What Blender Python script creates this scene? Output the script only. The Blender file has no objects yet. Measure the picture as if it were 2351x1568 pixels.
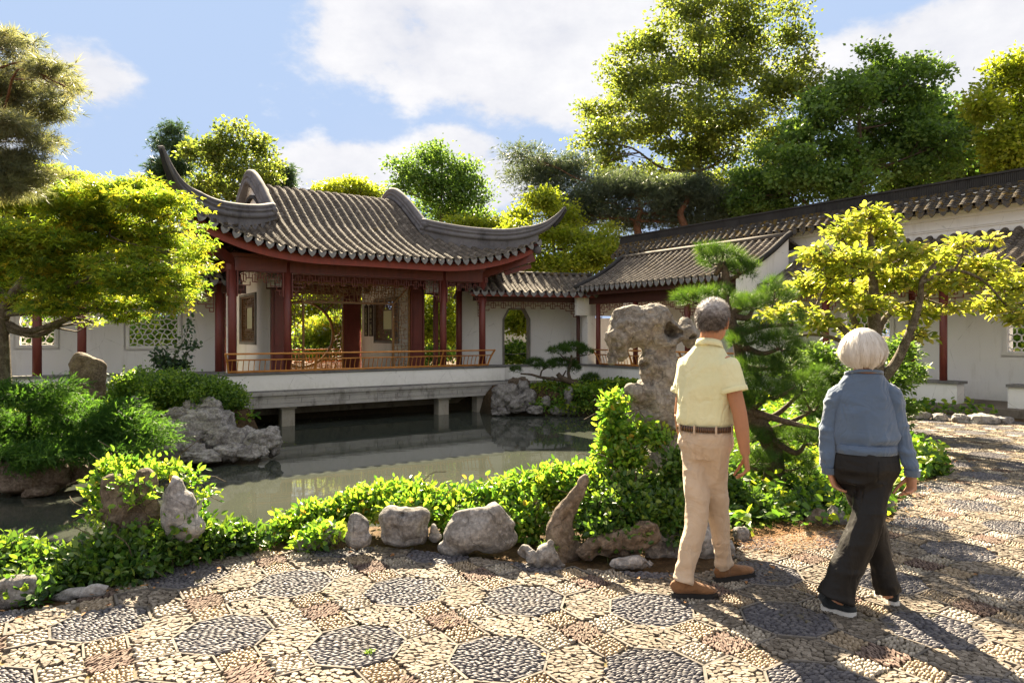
import bpy, math, random
import numpy as np
from math import radians as R, sin, cos, pi, sqrt
from mathutils import Vector, Matrix
random.seed(7)
rng = np.random.default_rng(11)
C = bpy.context.scene.collection
SC = bpy.context.scene

# ------------------------------------------------------------------ camera, sky, sun, exposure
cam_d = bpy.data.cameras.new('camera'); cam = bpy.data.objects.new('camera', cam_d); C.objects.link(cam)
cam_d.lens = 24.0; cam_d.sensor_width = 36.0; cam_d.clip_start = 0.1; cam_d.clip_end = 2000
CAMH = 1.565
cam.location = (0, 0, CAMH); cam.rotation_euler = (R(90), 0, 0); cam_d.shift_y = -0.0068
SC.camera = cam

SUN_AZ = -14.0     # degrees from +Y towards +X
SUN_EL = 37.0
world = bpy.data.worlds.new('World'); SC.world = world; world.use_nodes = True
wn = world.node_tree.nodes; wl = world.node_tree.links; wn.clear()
wo = wn.new('ShaderNodeOutputWorld'); bg = wn.new('ShaderNodeBackground')
sky = wn.new('ShaderNodeTexSky'); sky.sky_type = 'NISHITA'; sky.sun_disc = False
sky.sun_elevation = R(SUN_EL); sky.sun_rotation = R(SUN_AZ); sky.air_density = 1.0; sky.dust_density = 0.2; sky.ozone_density = 1.0
SKY_STRENGTH = 0.12
bg.inputs['Strength'].default_value = SKY_STRENGTH
def wmath(op, a, b=None, c=None):
    n = wn.new('ShaderNodeMath'); n.operation = op
    for i, v in enumerate((a, b, c)):
        if v is None: continue
        if isinstance(v, (int, float)): n.inputs[i].default_value = v
        else: wl.new(v, n.inputs[i])
    return n.outputs[0]
tc = wn.new('ShaderNodeTexCoord')
nrm = wn.new('ShaderNodeVectorMath'); nrm.operation = 'NORMALIZE'; wl.new(tc.outputs['Generated'], nrm.inputs[0])
def wnoise(scale, detail, rough, sz=1.0):
    mp = wn.new('ShaderNodeMapping'); mp.inputs['Scale'].default_value = (1, 1, sz)
    wl.new(nrm.outputs[0], mp.inputs[0])
    n = wn.new('ShaderNodeTexNoise'); n.inputs['Scale'].default_value = scale; n.inputs['Detail'].default_value = detail
    n.inputs['Roughness'].default_value = rough; wl.new(mp.outputs[0], n.inputs['Vector']); return n.outputs[0]
n_big = wnoise(5.5, 9, 0.62, 1.7); n_fine = wnoise(2.2, 4, 0.5, 2.5)
# clouds: soft banks at given directions in the sky (x, y in the photograph's 2351 px frame; spread in x and z)
CLOUDS = [(1130, 60, .30, .12, 1.1), (1250, 200, .21, .07, 1.0), (850, 120, .12, .06, .75), (1420, 30, .25, .17, 1.0),
          (185, 175, .085, .05, .95), (120, 150, .06, .04, .8), (790, 385, .12, .045, .9), (1050, 350, .08, .045, 1.0), (1120, 420, .10, .06, 1.0), (1190, 280, .035, .02, .55),
          (2200, 110, .20, .075, 1.05), (2300, 210, .18, .08, 1.0), (1950, 160, .12, .05, .8), (2500, 60, .3, .1, 1.0), (-400, 200, .3, .08, .9), (650, 420, .1, .035, .7)]
tot = None
for (x, y, sx, sz, wgt) in CLOUDS:
    d = Vector(((x-1175.5)/1567, 1, (768-y)/1567)).normalized()
    sub = wn.new('ShaderNodeVectorMath'); sub.operation = 'SUBTRACT'; wl.new(nrm.outputs[0], sub.inputs[0]); sub.inputs[1].default_value = d
    sc_ = wn.new('ShaderNodeVectorMath'); sc_.operation = 'MULTIPLY'; wl.new(sub.outputs[0], sc_.inputs[0]); sc_.inputs[1].default_value = (1/sx, 1/(sx*1.2), 1/sz)
    ln = wn.new('ShaderNodeVectorMath'); ln.operation = 'LENGTH'; wl.new(sc_.outputs[0], ln.inputs[0])
    g = wmath('MULTIPLY', wmath('SUBTRACT', 1.25, ln.outputs['Value']), wgt)
    g = wmath('MAXIMUM', g, 0.0)
    g = wmath('MINIMUM', g, 0.9)
    tot = g if tot is None else wmath('MAXIMUM', tot, g)
# unseen clouds outside the view, added to brighten the shaded sides
sep = wn.new('ShaderNodeSeparateXYZ'); wl.new(nrm.outputs[0], sep.inputs[0])
def ramp01(v, lo, hi): return wmath('MINIMUM', wmath('MAXIMUM', wmath('DIVIDE', wmath('SUBTRACT', v, lo), hi-lo), 0.0), 1.0)
away = wmath('MAXIMUM', ramp01(wmath('MULTIPLY', sep.outputs['Y'], -1.0), -0.40, 0.0), ramp01(sep.outputs['Z'], 0.47, 0.62))
tot = wmath('MAXIMUM', tot, wmath('MULTIPLY', wmath('MULTIPLY', wmath('SUBTRACT', n_fine, 0.31), away), 6.0))
dens = wmath('ADD', wmath('MULTIPLY', tot, 1.25), wmath('MULTIPLY', wmath('SUBTRACT', n_big, 0.5), 3.0))
mr = wn.new('ShaderNodeMapRange'); mr.interpolation_type = 'SMOOTHSTEP'; wl.new(dens, mr.inputs['Value'])
mr.inputs['From Min'].default_value = 0.30; mr.inputs['From Max'].default_value = 0.85
thin = wmath('MULTIPLY', mr.outputs[0], 0.93)
haz = wmath('MULTIPLY', wmath('MAXIMUM', wmath('SUBTRACT', n_fine, 0.50), 0.0), 0.35)
cover = wmath('MAXIMUM', thin, haz)
shade = wn.new('ShaderNodeMapRange'); wl.new(n_big, shade.inputs['Value'])
shade.inputs['From Min'].default_value = 0.35; shade.inputs['From Max'].default_value = 0.7
ccol = wn.new('ShaderNodeMix'); ccol.data_type = 'RGBA'; wl.new(shade.outputs[0], ccol.inputs['Factor'])
CL = 1.26; SKYG = .485
ccol.inputs['A'].default_value = (0.74*CL, 0.745*CL, 0.80*CL, 1); ccol.inputs['B'].default_value = (1.0*CL, 0.98*CL, 0.97*CL, 1)
mixs = wn.new('ShaderNodeMix'); mixs.data_type = 'RGBA'; wl.new(cover, mixs.inputs['Factor'])
skyc = wn.new('ShaderNodeMix'); skyc.data_type = 'RGBA'; skyc.blend_type = 'MULTIPLY'; skyc.inputs['Factor'].default_value = 1.0
wl.new(sky.outputs[0], skyc.inputs['A']); skyc.inputs['B'].default_value = (1.0, .97, .93, 1)
cap = wn.new('ShaderNodeMix'); cap.data_type = 'RGBA'; cap.blend_type = 'DARKEN'; cap.inputs['Factor'].default_value = 1.0
wl.new(skyc.outputs['Result'], cap.inputs['A']); cap.inputs['B'].default_value = (1.24*SKYG, 1.60*SKYG, 2.25*SKYG, 1)   # glare near the sun clipped: the sky never gets brighter than this anywhere
wl.new(cap.outputs['Result'], mixs.inputs['A']); wl.new(ccol.outputs['Result'], mixs.inputs['B'])
wl.new(mixs.outputs['Result'], bg.inputs['Color']); wl.new(bg.outputs[0], wo.inputs[0])

sun_d = bpy.data.lights.new('sun', 'SUN'); sun_d.energy = 4.6; sun_d.angle = R(0.6); sun_d.color = (1.0, 0.84, 0.60)
sun = bpy.data.objects.new('sun', sun_d); C.objects.link(sun)
sdir = Vector((sin(R(SUN_AZ))*cos(R(SUN_EL)), cos(R(SUN_AZ))*cos(R(SUN_EL)), sin(R(SUN_EL))))
sun.rotation_euler = sdir.to_track_quat('Z', 'Y').to_euler(); sun.location = (20, 20, 30)
SC.view_settings.view_transform = 'Standard'; SC.view_settings.look = 'None'
SC.view_settings.exposure = 2.85; SC.view_settings.gamma = 1.0; SC.view_settings.use_curve_mapping = False
cy = SC.cycles
cy.max_bounces = 8; cy.diffuse_bounces = 5; cy.glossy_bounces = 3; cy.transmission_bounces = 8; cy.transparent_max_bounces = 6
cy.caustics_reflective = False; cy.caustics_refractive = False; cy.sample_clamp_indirect = 12

# ------------------------------------------------------------------ maths helpers
A34 = R(34.0)
F_PX = 1567.0
def G(x, y, z=0.0):
    t = (CAMH - z)*F_PX/(y-768.0)
    return np.array([(x-1175.5)/F_PX*t, t, z])
def P(x, y, Y):
    return np.array([(x-1175.5)/F_PX*Y, Y, CAMH+(768.0-y)/F_PX*Y])
class Frame:
    def __init__(s, ox, oy, ang):
        s.o = np.array([ox, oy]); s.a = ang; s.e = np.array([cos(ang), sin(ang)]); s.n = np.array([-sin(ang), cos(ang)])
    def pt(s, p, q, z):
        w = s.o + s.e*p + s.n*q; return np.array([w[0], w[1], z])
    def pts(s, L):
        L = np.asarray(L, float); w = s.o + L[:, 0:1]*s.e + L[:, 1:2]*s.n
        return np.concatenate([w, L[:, 2:3]], 1)
PF = Frame(0, 0, A34)

def hash3(ix, iy, iz, seed):
    h = (ix*374761393 + iy*668265263 + iz*2147483647 + seed*1274126177) & 0xffffffff
    h = ((h ^ (h >> 13))*1274126177) & 0xffffffff
    h = h ^ (h >> 16)
    return (h & 0xffffff)/float(0xffffff)
def vnoise(p, seed=0):
    p = np.asarray(p, float); i = np.floor(p).astype(np.int64); f = p-i; u = f*f*f*(f*(f*6-15)+10)
    r = 0
    for dx in (0, 1):
        for dy in (0, 1):
            for dz in (0, 1):
                w = (u[:, 0] if dx else 1-u[:, 0])*(u[:, 1] if dy else 1-u[:, 1])*(u[:, 2] if dz else 1-u[:, 2])
                r = r + w*hash3(i[:, 0]+dx, i[:, 1]+dy, i[:, 2]+dz, seed)
    return r*2-1
def fbm(p, octv=4, seed=0, gain=.5):
    r = 0; a = 1; p = np.asarray(p, float).copy()
    for k in range(octv):
        r = r + a*vnoise(p + k*17.3, seed+k); p = p*2.03; a *= gain
    return r
def ridged(p, octv=4, seed=0):
    r = 0; a = 1; p = np.asarray(p, float).copy()
    for k in range(octv):
        r = r + a*(1-np.abs(vnoise(p + k*9.1, seed+k))*2); p = p*2.1; a *= .5
    return r

# ------------------------------------------------------------------ mesh collector
class MB:
    def __init__(s): s.v = []; s.f = []; s.c = []; s.n = 0; s.m = []
    def add(s, V, F, c=0.0, m=0):
        V = np.asarray(V, float).reshape(-1, 3)
        cc = np.full(len(V), c, float) if np.isscalar(c) else np.asarray(c, float)
        s.v.append(V); s.c.append(cc)
        for f in (F if isinstance(F, list) and len(F) and isinstance(F[0], np.ndarray) else [np.asarray(F)]):
            if len(f): s.f.append((np.asarray(f, np.int64)+s.n, m))
        s.n += len(V)
    def box(s, fr, p0, p1, q0, q1, z0, z1, c=0.0, m=0):
        V = fr.pts([(p, q, z) for z in (z0, z1) for q in (q0, q1) for p in (p0, p1)])
        s.add(V, [[0, 2, 3, 1], [4, 5, 7, 6], [0, 1, 5, 4], [2, 6, 7, 3], [0, 4, 6, 2], [1, 3, 7, 5]], c, m)
    def beam(s, a, b, w, h, up=(0, 0, 1), c=0.0, m=0):
        a = np.asarray(a, float); b = np.asarray(b, float); d = b-a; L = np.linalg.norm(d)
        if L < 1e-6: return
        d = d/L; up = np.asarray(up, float); sd = np.cross(d, up)
        if np.linalg.norm(sd) < 1e-3: sd = np.cross(d, (1, 0, 0.))
        sd /= np.linalg.norm(sd); u = np.cross(sd, d)
        V = [x + sd*i*w/2 + u*j*h/2 for x in (a, b) for j in (-1, 1) for i in (-1, 1)]
        s.add(V, [[0, 2, 3, 1], [4, 5, 7, 6], [0, 1, 5, 4], [2, 6, 7, 3], [0, 4, 6, 2], [1, 3, 7, 5]], c, m)
    def tube(s, pts, rad, n=8, c=0.0, m=0, cap=True, flat=None, updir=None):
        """pts (k,3); rad scalar/list or list of (rx,ry); updir: the direction ry runs along"""
        pts = np.asarray(pts, float); k = len(pts)
        if np.isscalar(rad): rad = [rad]*k
        rr = np.array([(r, r) if np.isscalar(r) else r for r in rad], float)
        T = np.gradient(pts, axis=0); T /= np.maximum(np.linalg.norm(T, axis=1, keepdims=True), 1e-9)
        ref = np.array(updir if updir is not None else (0.13, 0.21, 0.97)); V = []
        pu = None
        for i in range(k):
            t = T[i]
            if updir is not None or pu is None:
                u = ref - t*np.dot(ref, t)
                if np.linalg.norm(u) < 1e-3: u = np.array([1, 0, 0.]) - t*t[0]
            else: u = pu - t*np.dot(pu, t)
            u /= np.linalg.norm(u); pu = u; w = np.cross(t, u)
            a = np.arange(n)*2*pi/n
            V.append(pts[i] + np.outer(np.cos(a)*rr[i, 0], w) + np.outer(np.sin(a)*rr[i, 1], u))
        V = np.concatenate(V); j = np.arange(n); F = []
        for i in range(k-1):
            F.append(np.stack([i*n+j, i*n+(j+1) % n, (i+1)*n+(j+1) % n, (i+1)*n+j], 1))
        F = [np.concatenate(F)]
        if cap:
            V = np.concatenate([V, pts[:1]-T[:1]*rr[0].min()*.0, pts[-1:]])
            a0 = k*n; a1 = k*n+1
            F.append(np.concatenate([np.stack([np.full(n, a0), (j+1) % n, j], 1), np.stack([np.full(n, a1), (k-1)*n+j, (k-1)*n+(j+1) % n], 1)]))
        s.add(V, F, c, m)
    def lathe(s, org, prof, n=16, c=0.0, m=0):
        j = np.arange(n); a = j*2*pi/n; V = []; k = len(prof)
        for r, z in prof: V.append(np.stack([org[0]+r*np.cos(a), org[1]+r*np.sin(a), np.full(n, org[2]+z)], 1))
        F = [np.stack([i*n+j, i*n+(j+1) % n, (i+1)*n+(j+1) % n, (i+1)*n+j], 1) for i in range(k-1)]
        F = [np.concatenate(F)]
        if prof[-1][0] > 1e-4: F.append(np.array([[(k-1)*n+i for i in j]]))
        if prof[0][0] > 1e-4: F.append(np.array([[i for i in j[::-1]]]))
        s.add(np.concatenate(V), F, c, m)
    def sweep(s, path, prof, up=(0, 0, 1), c=0.0, m=0, cap=True, scale=None, side=None):
        """profile points (across, up) swept along the path, upright"""
        path = np.asarray(path, float); k = len(path); n = len(prof); prof = np.asarray(prof, float)
        T = np.gradient(path, axis=0); T /= np.linalg.norm(T, axis=1, keepdims=True); V = []
        for i in range(k):
            sd = np.cross(T[i], up) if side is None else np.asarray(side, float)
            sd = sd/np.linalg.norm(sd); u = np.cross(sd, T[i]); u /= np.linalg.norm(u)
            if u[2] < 0: u = -u
            sc = 1.0 if scale is None else scale[i]
            sx, sz = sc if not np.isscalar(sc) else (sc, sc)
            V.append(path[i] + np.outer(prof[:, 0]*sx, sd) + np.outer(prof[:, 1]*sz, u))
        j = np.arange(n)
        F = [np.concatenate([np.stack([i*n+j, i*n+(j+1) % n, (i+1)*n+(j+1) % n, (i+1)*n+j], 1) for i in range(k-1)])]
        if cap: F.append(np.array([list(j[::-1]), list(j+(k-1)*n)]))
        s.add(np.concatenate(V), F, c, m)
    def mesh(s, name, mats, smooth=False, org=(0, 0, 0)):
        me = bpy.data.meshes.new(name)
        V = (np.concatenate(s.v) if s.v else np.zeros((0, 3))) - np.asarray(org, float)
        me.vertices.add(len(V)); me.vertices.foreach_set('co', V.astype(np.float32).ravel())
        ls = []; st = []; mi = []; off = 0
        for f, m in s.f:
            k = f.shape[1]; ls.append(f.ravel()); st.append(off+np.arange(len(f))*k); off += f.size; mi.append(np.full(len(f), m))
        if ls:
            ls = np.concatenate(ls); st = np.concatenate(st); mi = np.concatenate(mi)
            me.loops.add(len(ls)); me.loops.foreach_set('vertex_index', ls.astype(np.int32))
            me.polygons.add(len(st)); me.polygons.foreach_set('loop_start', st.astype(np.int32))
            me.polygons.foreach_set('material_index', mi.astype(np.int32))
            me.polygons.foreach_set('use_smooth', np.full(len(st), bool(smooth)))
        me.update(calc_edges=True)
        at = me.attributes.new('var', 'FLOAT', 'POINT')
        at.data.foreach_set('value', np.concatenate(s.c).astype(np.float32) if s.c else [])
        for mt in (mats if isinstance(mats, (list, tuple)) else [mats]): me.materials.append(mt)
        return me

ORG = {}
def thing(name, label, cat, loc=(0, 0, 0), group=None):
    o = bpy.data.objects.new(name, None); C.objects.link(o); o.location = loc; o.empty_display_size = .1
    o['label'] = label; o['category'] = cat
    if group: o['group'] = group
    ORG[o.name] = np.array(loc, float); return o
def part(name, mb, mat, parent, smooth=False, label=None, kind=None):
    org = ORG[parent.name]
    o = bpy.data.objects.new(name, mb.mesh(name, mat, smooth, org)); C.objects.link(o); o.parent = parent
    ORG[o.name] = org
    if label: o['label'] = label
    if kind: o['kind'] = kind
    return o
def single(name, label, cat, mb, mat, smooth=False, loc=(0, 0, 0), group=None, kind=None):
    o = bpy.data.objects.new(name, mb.mesh(name, mat, smooth, loc)); C.objects.link(o); o.location = loc
    ORG[o.name] = np.array(loc, float)
    if label: o['label'] = label
    if cat: o['category'] = cat
    if group: o['group'] = group
    if kind: o['kind'] = kind
    return o
def structure(name, mb, mat, smooth=False):
    return single(name, None, None, mb, mat, smooth, kind='structure')
def copy_part(o, parent, shift):
    c = o.copy(); C.objects.link(c); c.parent = parent; c.location = shift; return c
def place_mesh(name, me, parent, world_pos, rotz=0, scale=(1, 1, 1), color=None, rot=None):
    """one piece that shares mesh data with alike pieces"""
    o = bpy.data.objects.new(name, me); C.objects.link(o); o.parent = parent
    o.location = Vector(np.asarray(world_pos, float) - ORG[parent.name]) if parent is not None else Vector(world_pos)
    o.rotation_euler = rot if rot is not None else (0, 0, rotz); o.scale = scale
    return o

# ------------------------------------------------------------------ materials
def lin(c):
    return tuple(((v/255.)/12.92 if v/255. <= .04045 else ((v/255.+.055)/1.055)**2.4) for v in c)
class NT:
    def __init__(s, name):
        s.m = bpy.data.materials.new(name); s.m.use_nodes = True; s.n = s.m.node_tree.nodes; s.l = s.m.node_tree.links; s.n.clear()
        s.out = s.n.new('ShaderNodeOutputMaterial'); s.tc = None
    def co(s, kind='Object'):
        if s.tc is None: s.tc = s.n.new('ShaderNodeTexCoord')
        return s.tc.outputs[kind]
    def world(s):
        g = s.n.new('ShaderNodeNewGeometry'); return g.outputs['Position']
    def set(s, sock, v):
        if v is None: return
        if hasattr(v, 'is_output') or hasattr(v, 'links'): s.l.new(v, sock)
        elif isinstance(v, (tuple, list)) and len(v) == 3 and sock.type == 'RGBA': sock.default_value = (*v, 1)
        else: sock.default_value = v
    def noise(s, scale, detail=5, rough=.55, vec=None, stretch=None, out=0, dist=0):
        n = s.n.new('ShaderNodeTexNoise'); n.inputs['Scale'].default_value = scale; n.inputs['Detail'].default_value = detail
        n.inputs['Roughness'].default_value = rough; n.inputs['Distortion'].default_value = dist
        v = vec if vec is not None else s.world()
        if stretch:
            mp = s.n.new('ShaderNodeMapping'); mp.inputs['Scale'].default_value = stretch; s.l.new(v, mp.inputs[0]); v = mp.outputs[0]
        s.l.new(v, n.inputs['Vector']); return n.outputs[out]
    def vor(s, scale, feature='F1', vec=None, out='Distance', stretch=None):
        n = s.n.new('ShaderNodeTexVoronoi'); n.feature = feature; n.inputs['Scale'].default_value = scale
        v = vec if vec is not None else s.world()
        if stretch:
            mp = s.n.new('ShaderNodeMapping'); mp.inputs['Scale'].default_value = stretch; s.l.new(v, mp.inputs[0]); v = mp.outputs[0]
        s.l.new(v, n.inputs['Vector']); return n.outputs[out]
    def ramp(s, fac, stops, interp='LINEAR'):
        n = s.n.new('ShaderNodeValToRGB'); s.l.new(fac, n.inputs[0]); cr = n.color_ramp; cr.interpolation = interp
        while len(cr.elements) < len(stops): cr.elements.new(.5)
        for e, (p, c) in zip(cr.elements, stops):
            e.position = p; e.color = (*c, 1) if len(c) == 3 else c
        return n.outputs[0]
    def mr(s, v, a, b, c=0, d=1):
        n = s.n.new('ShaderNodeMapRange'); s.l.new(v, n.inputs['Value'])
        for k, x in zip(('From Min', 'From Max', 'To Min', 'To Max'), (a, b, c, d)): n.inputs[k].default_value = x
        return n.outputs[0]
    def mix(s, f, a, b, mode='MIX'):
        n = s.n.new('ShaderNodeMix'); n.data_type = 'RGBA'; n.blend_type = mode
        s.set(n.inputs['Factor'], f); s.set(n.inputs['A'], a); s.set(n.inputs['B'], b); return n.outputs['Result']
    def math(s, op, a, b=0.0):
        n = s.n.new('ShaderNodeMath'); n.operation = op; s.set(n.inputs[0], a); s.set(n.inputs[1], b); return n.outputs[0]
    def attr(s, name='var'):
        n = s.n.new('ShaderNodeAttribute'); n.attribute_name = name; return n.outputs['Fac']
    def rnd(s):
        n = s.n.new('ShaderNodeObjectInfo'); return n.outputs['Random']
    def sepz(s, v=None, axis='Z'):
        n = s.n.new('ShaderNodeSeparateXYZ'); s.l.new(v if v is not None else s.world(), n.inputs[0]); return n.outputs[axis]
    def bump(s, h, strength=.5, dist=.02):
        n = s.n.new('ShaderNodeBump'); n.inputs['Strength'].default_value = strength; n.inputs['Distance'].default_value = dist
        s.l.new(h, n.inputs['Height']); return n.outputs[0]
    def bsdf(s, col, rough=.7, normal=None, spec=.3, metal=0, **kw):
        b = s.n.new('ShaderNodeBsdfPrincipled'); s.set(b.inputs['Base Color'], col); s.set(b.inputs['Roughness'], rough)
        b.inputs['Specular IOR Level'].default_value = spec; b.inputs['Metallic'].default_value = metal
        if normal is not None: s.l.new(normal, b.inputs['Normal'])
        for k, v in kw.items(): s.set(b.inputs[k.replace('_', ' ')], v)
        return b.outputs[0]
    def fin(s, sh): s.l.new(sh, s.out.inputs[0]); return s.m

def plain(name, col, rough=.6, spec=.3, vary=.18, scale=6, bump=.15, bscale=40, bdist=.004, metal=0):
    t = NT(name); n = t.noise(scale, 6, .6)
    c2 = tuple(v*(1-vary) for v in col); c3 = tuple(min(1, v*(1+vary)) for v in col)
    c = t.ramp(n, [(.3, c2), (.7, c3)])
    nb = t.bump(t.noise(bscale, 5, .6), bump, bdist)
    return t.fin(t.bsdf(c, t.mr(n, .3, .7, rough-.06, rough+.06), nb, spec, metal))

def leaf_mat(name, cols, trans=.45, rough=.45, spec=.35, tcol=None, gain=1.4, blue=1.5):
    """cols: ramp over the per-leaf value; thin leaves let light through"""
    t = NT(name); v = t.attr(); k = len(cols); cols = [(min(.75, a*gain), min(.75, b*gain), min(.3, c*gain*blue)) for a, b, c in cols]; trans = min(.62, trans+.08)
    c = t.ramp(v, [(i/(k-1) if k > 1 else 0, x) for i, x in enumerate(cols)])
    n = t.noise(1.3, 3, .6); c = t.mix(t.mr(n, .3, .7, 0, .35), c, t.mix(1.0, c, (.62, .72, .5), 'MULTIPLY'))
    b = t.bsdf(c, rough, None, spec)
    tr = t.n.new('ShaderNodeBsdfTranslucent')
    tcv = t.mix(1.0, c, tcol if tcol else (1.75, 1.7, .8), 'MULTIPLY'); t.l.new(tcv, tr.inputs[0])
    ms = t.n.new('ShaderNodeMixShader'); ms.inputs[0].default_value = trans; t.l.new(b, ms.inputs[1]); t.l.new(tr.outputs[0], ms.inputs[2])
    return t.fin(ms.outputs[0])

def rock_mat(name, c1, c2, c3, moss=0.0, scale=3.0, bumpd=.03):
    t = NT(name); a = t.noise(scale, 9, .62, dist=.6); b = t.noise(scale*7, 6, .7); cr = t.vor(scale*2.2, 'DISTANCE_TO_EDGE')
    c = t.ramp(a, [(.3, c1), (.5, c2), (.72, c3)])
    c = t.mix(t.mr(b, .5, .72, 0, .6), c, tuple(min(1, v*1.5) for v in c3))
    c = t.mix(t.mr(b, .5, .3, 0, .55), c, tuple(v*.45 for v in c1))
    crk = t.mr(t.math('ADD', cr, t.math('MULTIPLY', t.noise(scale*3, 4), .12)), .05, .085, 0, 1)
    c = t.mix(t.math('MULTIPLY', t.math('SUBTRACT', 1.0, crk), .45), c, tuple(v*.35 for v in c1))
    if moss:
        mm = t.mr(t.noise(scale*1.7, 6, .7), .56, .66, 0, moss); c = t.mix(mm, c, (.10, .085, .018))
    h = t.math('ADD', t.math('MULTIPLY', a, 1.2), t.math('MULTIPLY', b, .35)); h = t.math('ADD', h, t.math('MULTIPLY', crk, .12))
    return t.fin(t.bsdf(c, .85, t.bump(h, .9, bumpd), .2))

M = {}
def wall_mat():
    t = NT('white_plaster'); n = t.noise(.9, 6, .6); f = t.noise(9, 6, .65)
    c = t.ramp(n, [(.3, (.80, .775, .73)), (.7, (.86, .835, .79))])
    st = t.noise(1.6, 6, .7, stretch=(2.2, 2.2, .35)); c = t.mix(t.mr(st, .54, .72, 0, .45), c, (.52, .48, .40)); zz = t.sepz(); low = t.mr(t.math('ADD', zz, t.math('MULTIPLY', n, .5)), .62, .18, 0, .5); c = t.mix(t.math('MULTIPLY', low, t.mr(f, .4, .6, .3, 1)), c, (.44, .43, .34)); crk = t.vor(.9, 'DISTANCE_TO_EDGE', stretch=(1, 1, .7)); c = t.mix(t.mr(t.math('ADD', crk, t.math('MULTIPLY', t.math('SUBTRACT', f, .5), .03)), .0035, .0, 0, .5), c, (.4, .38, .34))
    return t.fin(t.bsdf(c, .9, t.bump(f, .25, .006), .12))
M['wall'] = wall_mat()
def concrete(name, a, b, stain=(.12, .11, .09)):
    t = NT(name); n = t.noise(1.5, 8, .65); f = t.noise(30, 6, .7)
    c = t.ramp(n, [(.3, a), (.7, b)]); s2 = t.noise(2.6, 7, .75, stretch=(1, 1, .5)); c = t.mix(t.mr(s2, .52, .66, 0, .75), c, stain)
    c = t.mix(t.mr(f, .45, .7, 0, .3), c, tuple(v*.6 for v in a))
    return t.fin(t.bsdf(c, .88, t.bump(f, .4, .006), .2))
M['concrete'] = concrete('pale_concrete', (.34, .32, .29), (.50, .47, .43))
M['cap'] = concrete('grey_capstone', (.15, .145, .14), (.24, .23, .215), (.08, .08, .075))
M['plinth'] = concrete('plinth_stone', (.13, .11, .085), (.24, .20, .16), (.05, .045, .03))
M['pier'] = concrete('pier_stone', (.30, .27, .22), (.42, .38, .31), (.14, .12, .08))
def lacquer(name, c, rough=.42):
    t = NT(name); n = t.noise(2.5, 6, .6, stretch=(3, 3, .6)); w = t.noise(38, 5, .7)
    cc = t.ramp(n, [(.3, tuple(v*.75 for v in c)), (.7, tuple(v*1.2 for v in c))])
    cc = t.mix(t.mr(w, .70, .76, 0, .45), cc, (.42, .34, .28))
    return t.fin(t.bsdf(cc, t.mr(n, .3, .7, rough-.1, rough+.15), t.bump(t.noise(18, 4, .6, stretch=(3, 3, .4)), .15, .004), .4))
M['red'] = lacquer('dark_red_lacquer', (.17, .040, .030))
M['fascia'] = lacquer('brick_red_paint', (.26, .052, .034), .6)
M['darkwood'] = lacquer('dark_brown_wood', (.085, .028, .02), .5)
def wood(name, c, rough=.4):
    t = NT(name); n = t.noise(5, 7, .6, stretch=(1, 1, 6)); g = t.noise(60, 4, .6, stretch=(1, 1, 4))
    cc = t.ramp(n, [(.28, tuple(v*.55 for v in c)), (.5, c), (.75, tuple(min(1, v*1.35) for v in c))])
    return t.fin(t.bsdf(cc, rough, t.bump(g, .2, .003), .45))
M['rail'] = wood('orange_varnished_wood', (.60, .25, .055), .33)
M['ginkgo'] = wood('golden_brown_wood', (.26, .125, .032), .4)
M['carved'] = wood('carved_brown_wood', (.135, .065, .022), .5)
def tile_mat():
    t = NT('weathered_grey_tile'); v = t.attr(); n = t.noise(7, 7, .65); f = t.noise(45, 5, .7); big = t.noise(.9, 4, .6)
    c = t.ramp(v, [(0, (.075, .062, .050)), (.35, (.125, .105, .085)), (.7, (.195, .168, .14)), (1, (.33, .29, .24))])
    c = t.mix(t.mr(n, .42, .68, 0, .75), c, (.055, .05, .045))
    c = t.mix(t.mr(f, .5, .72, 0, .5), c, (.36, .31, .25))
    ms = t.mr(t.math('ADD', t.noise(13, 6, .7), t.math('MULTIPLY', big, .5)), .86, .95, 0, .85)
    c = t.mix(ms, c, (.17, .115, .022))
    return t.fin(t.bsdf(c, .82, t.bump(f, .5, .006), .25))
M['tile'] = tile_mat()
def tile_moss():
    t = NT('mossy_grey_tile'); v = t.attr(); n = t.noise(9, 7, .65); f = t.noise(45, 5, .7)
    c = t.ramp(v, [(0, (.035, .033, .032)), (.5, (.075, .068, .06)), (1, (.15, .135, .12))])
    c = t.mix(t.mr(f, .5, .72, 0, .4), c, (.22, .2, .17))
    c = t.mix(t.mr(n, .50, .62, 0, .85), c, (.17, .105, .014))
    return t.fin(t.bsdf(c, .85, t.bump(f, .5, .006), .2))
M['tile_moss'] = tile_moss()
M['ridge'] = concrete('dark_ridge_plaster', (.10, .095, .10), (.19, .18, .185), (.055, .05, .052))
M['ridge_dark'] = concrete('black_ridge_brick', (.028, .027, .027), (.055, .052, .05), (.015, .014, .014))
M['drip'] = concrete('clay_drip_tile', (.16, .155, .15), (.27, .26, .245), (.07, .065, .06))
M['stonetrim'] = concrete('grey_stone_trim', (.20, .185, .16), (.31, .29, .255), (.13, .115, .09))
M['bark'] = rock_mat('grey_brown_bark', (.045, .033, .024), (.085, .062, .042), (.15, .115, .08), 0, 9, .02)
M['bark_red'] = rock_mat('reddish_pine_bark', (.08, .035, .02), (.14, .065, .035), (.22, .12, .07), 0, 6, .03)
M['bark_lichen'] = rock_mat('lichen_spotted_bark', (.05, .038, .028), (.10, .078, .055), (.26, .23, .18), .2, 14, .012)
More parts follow.
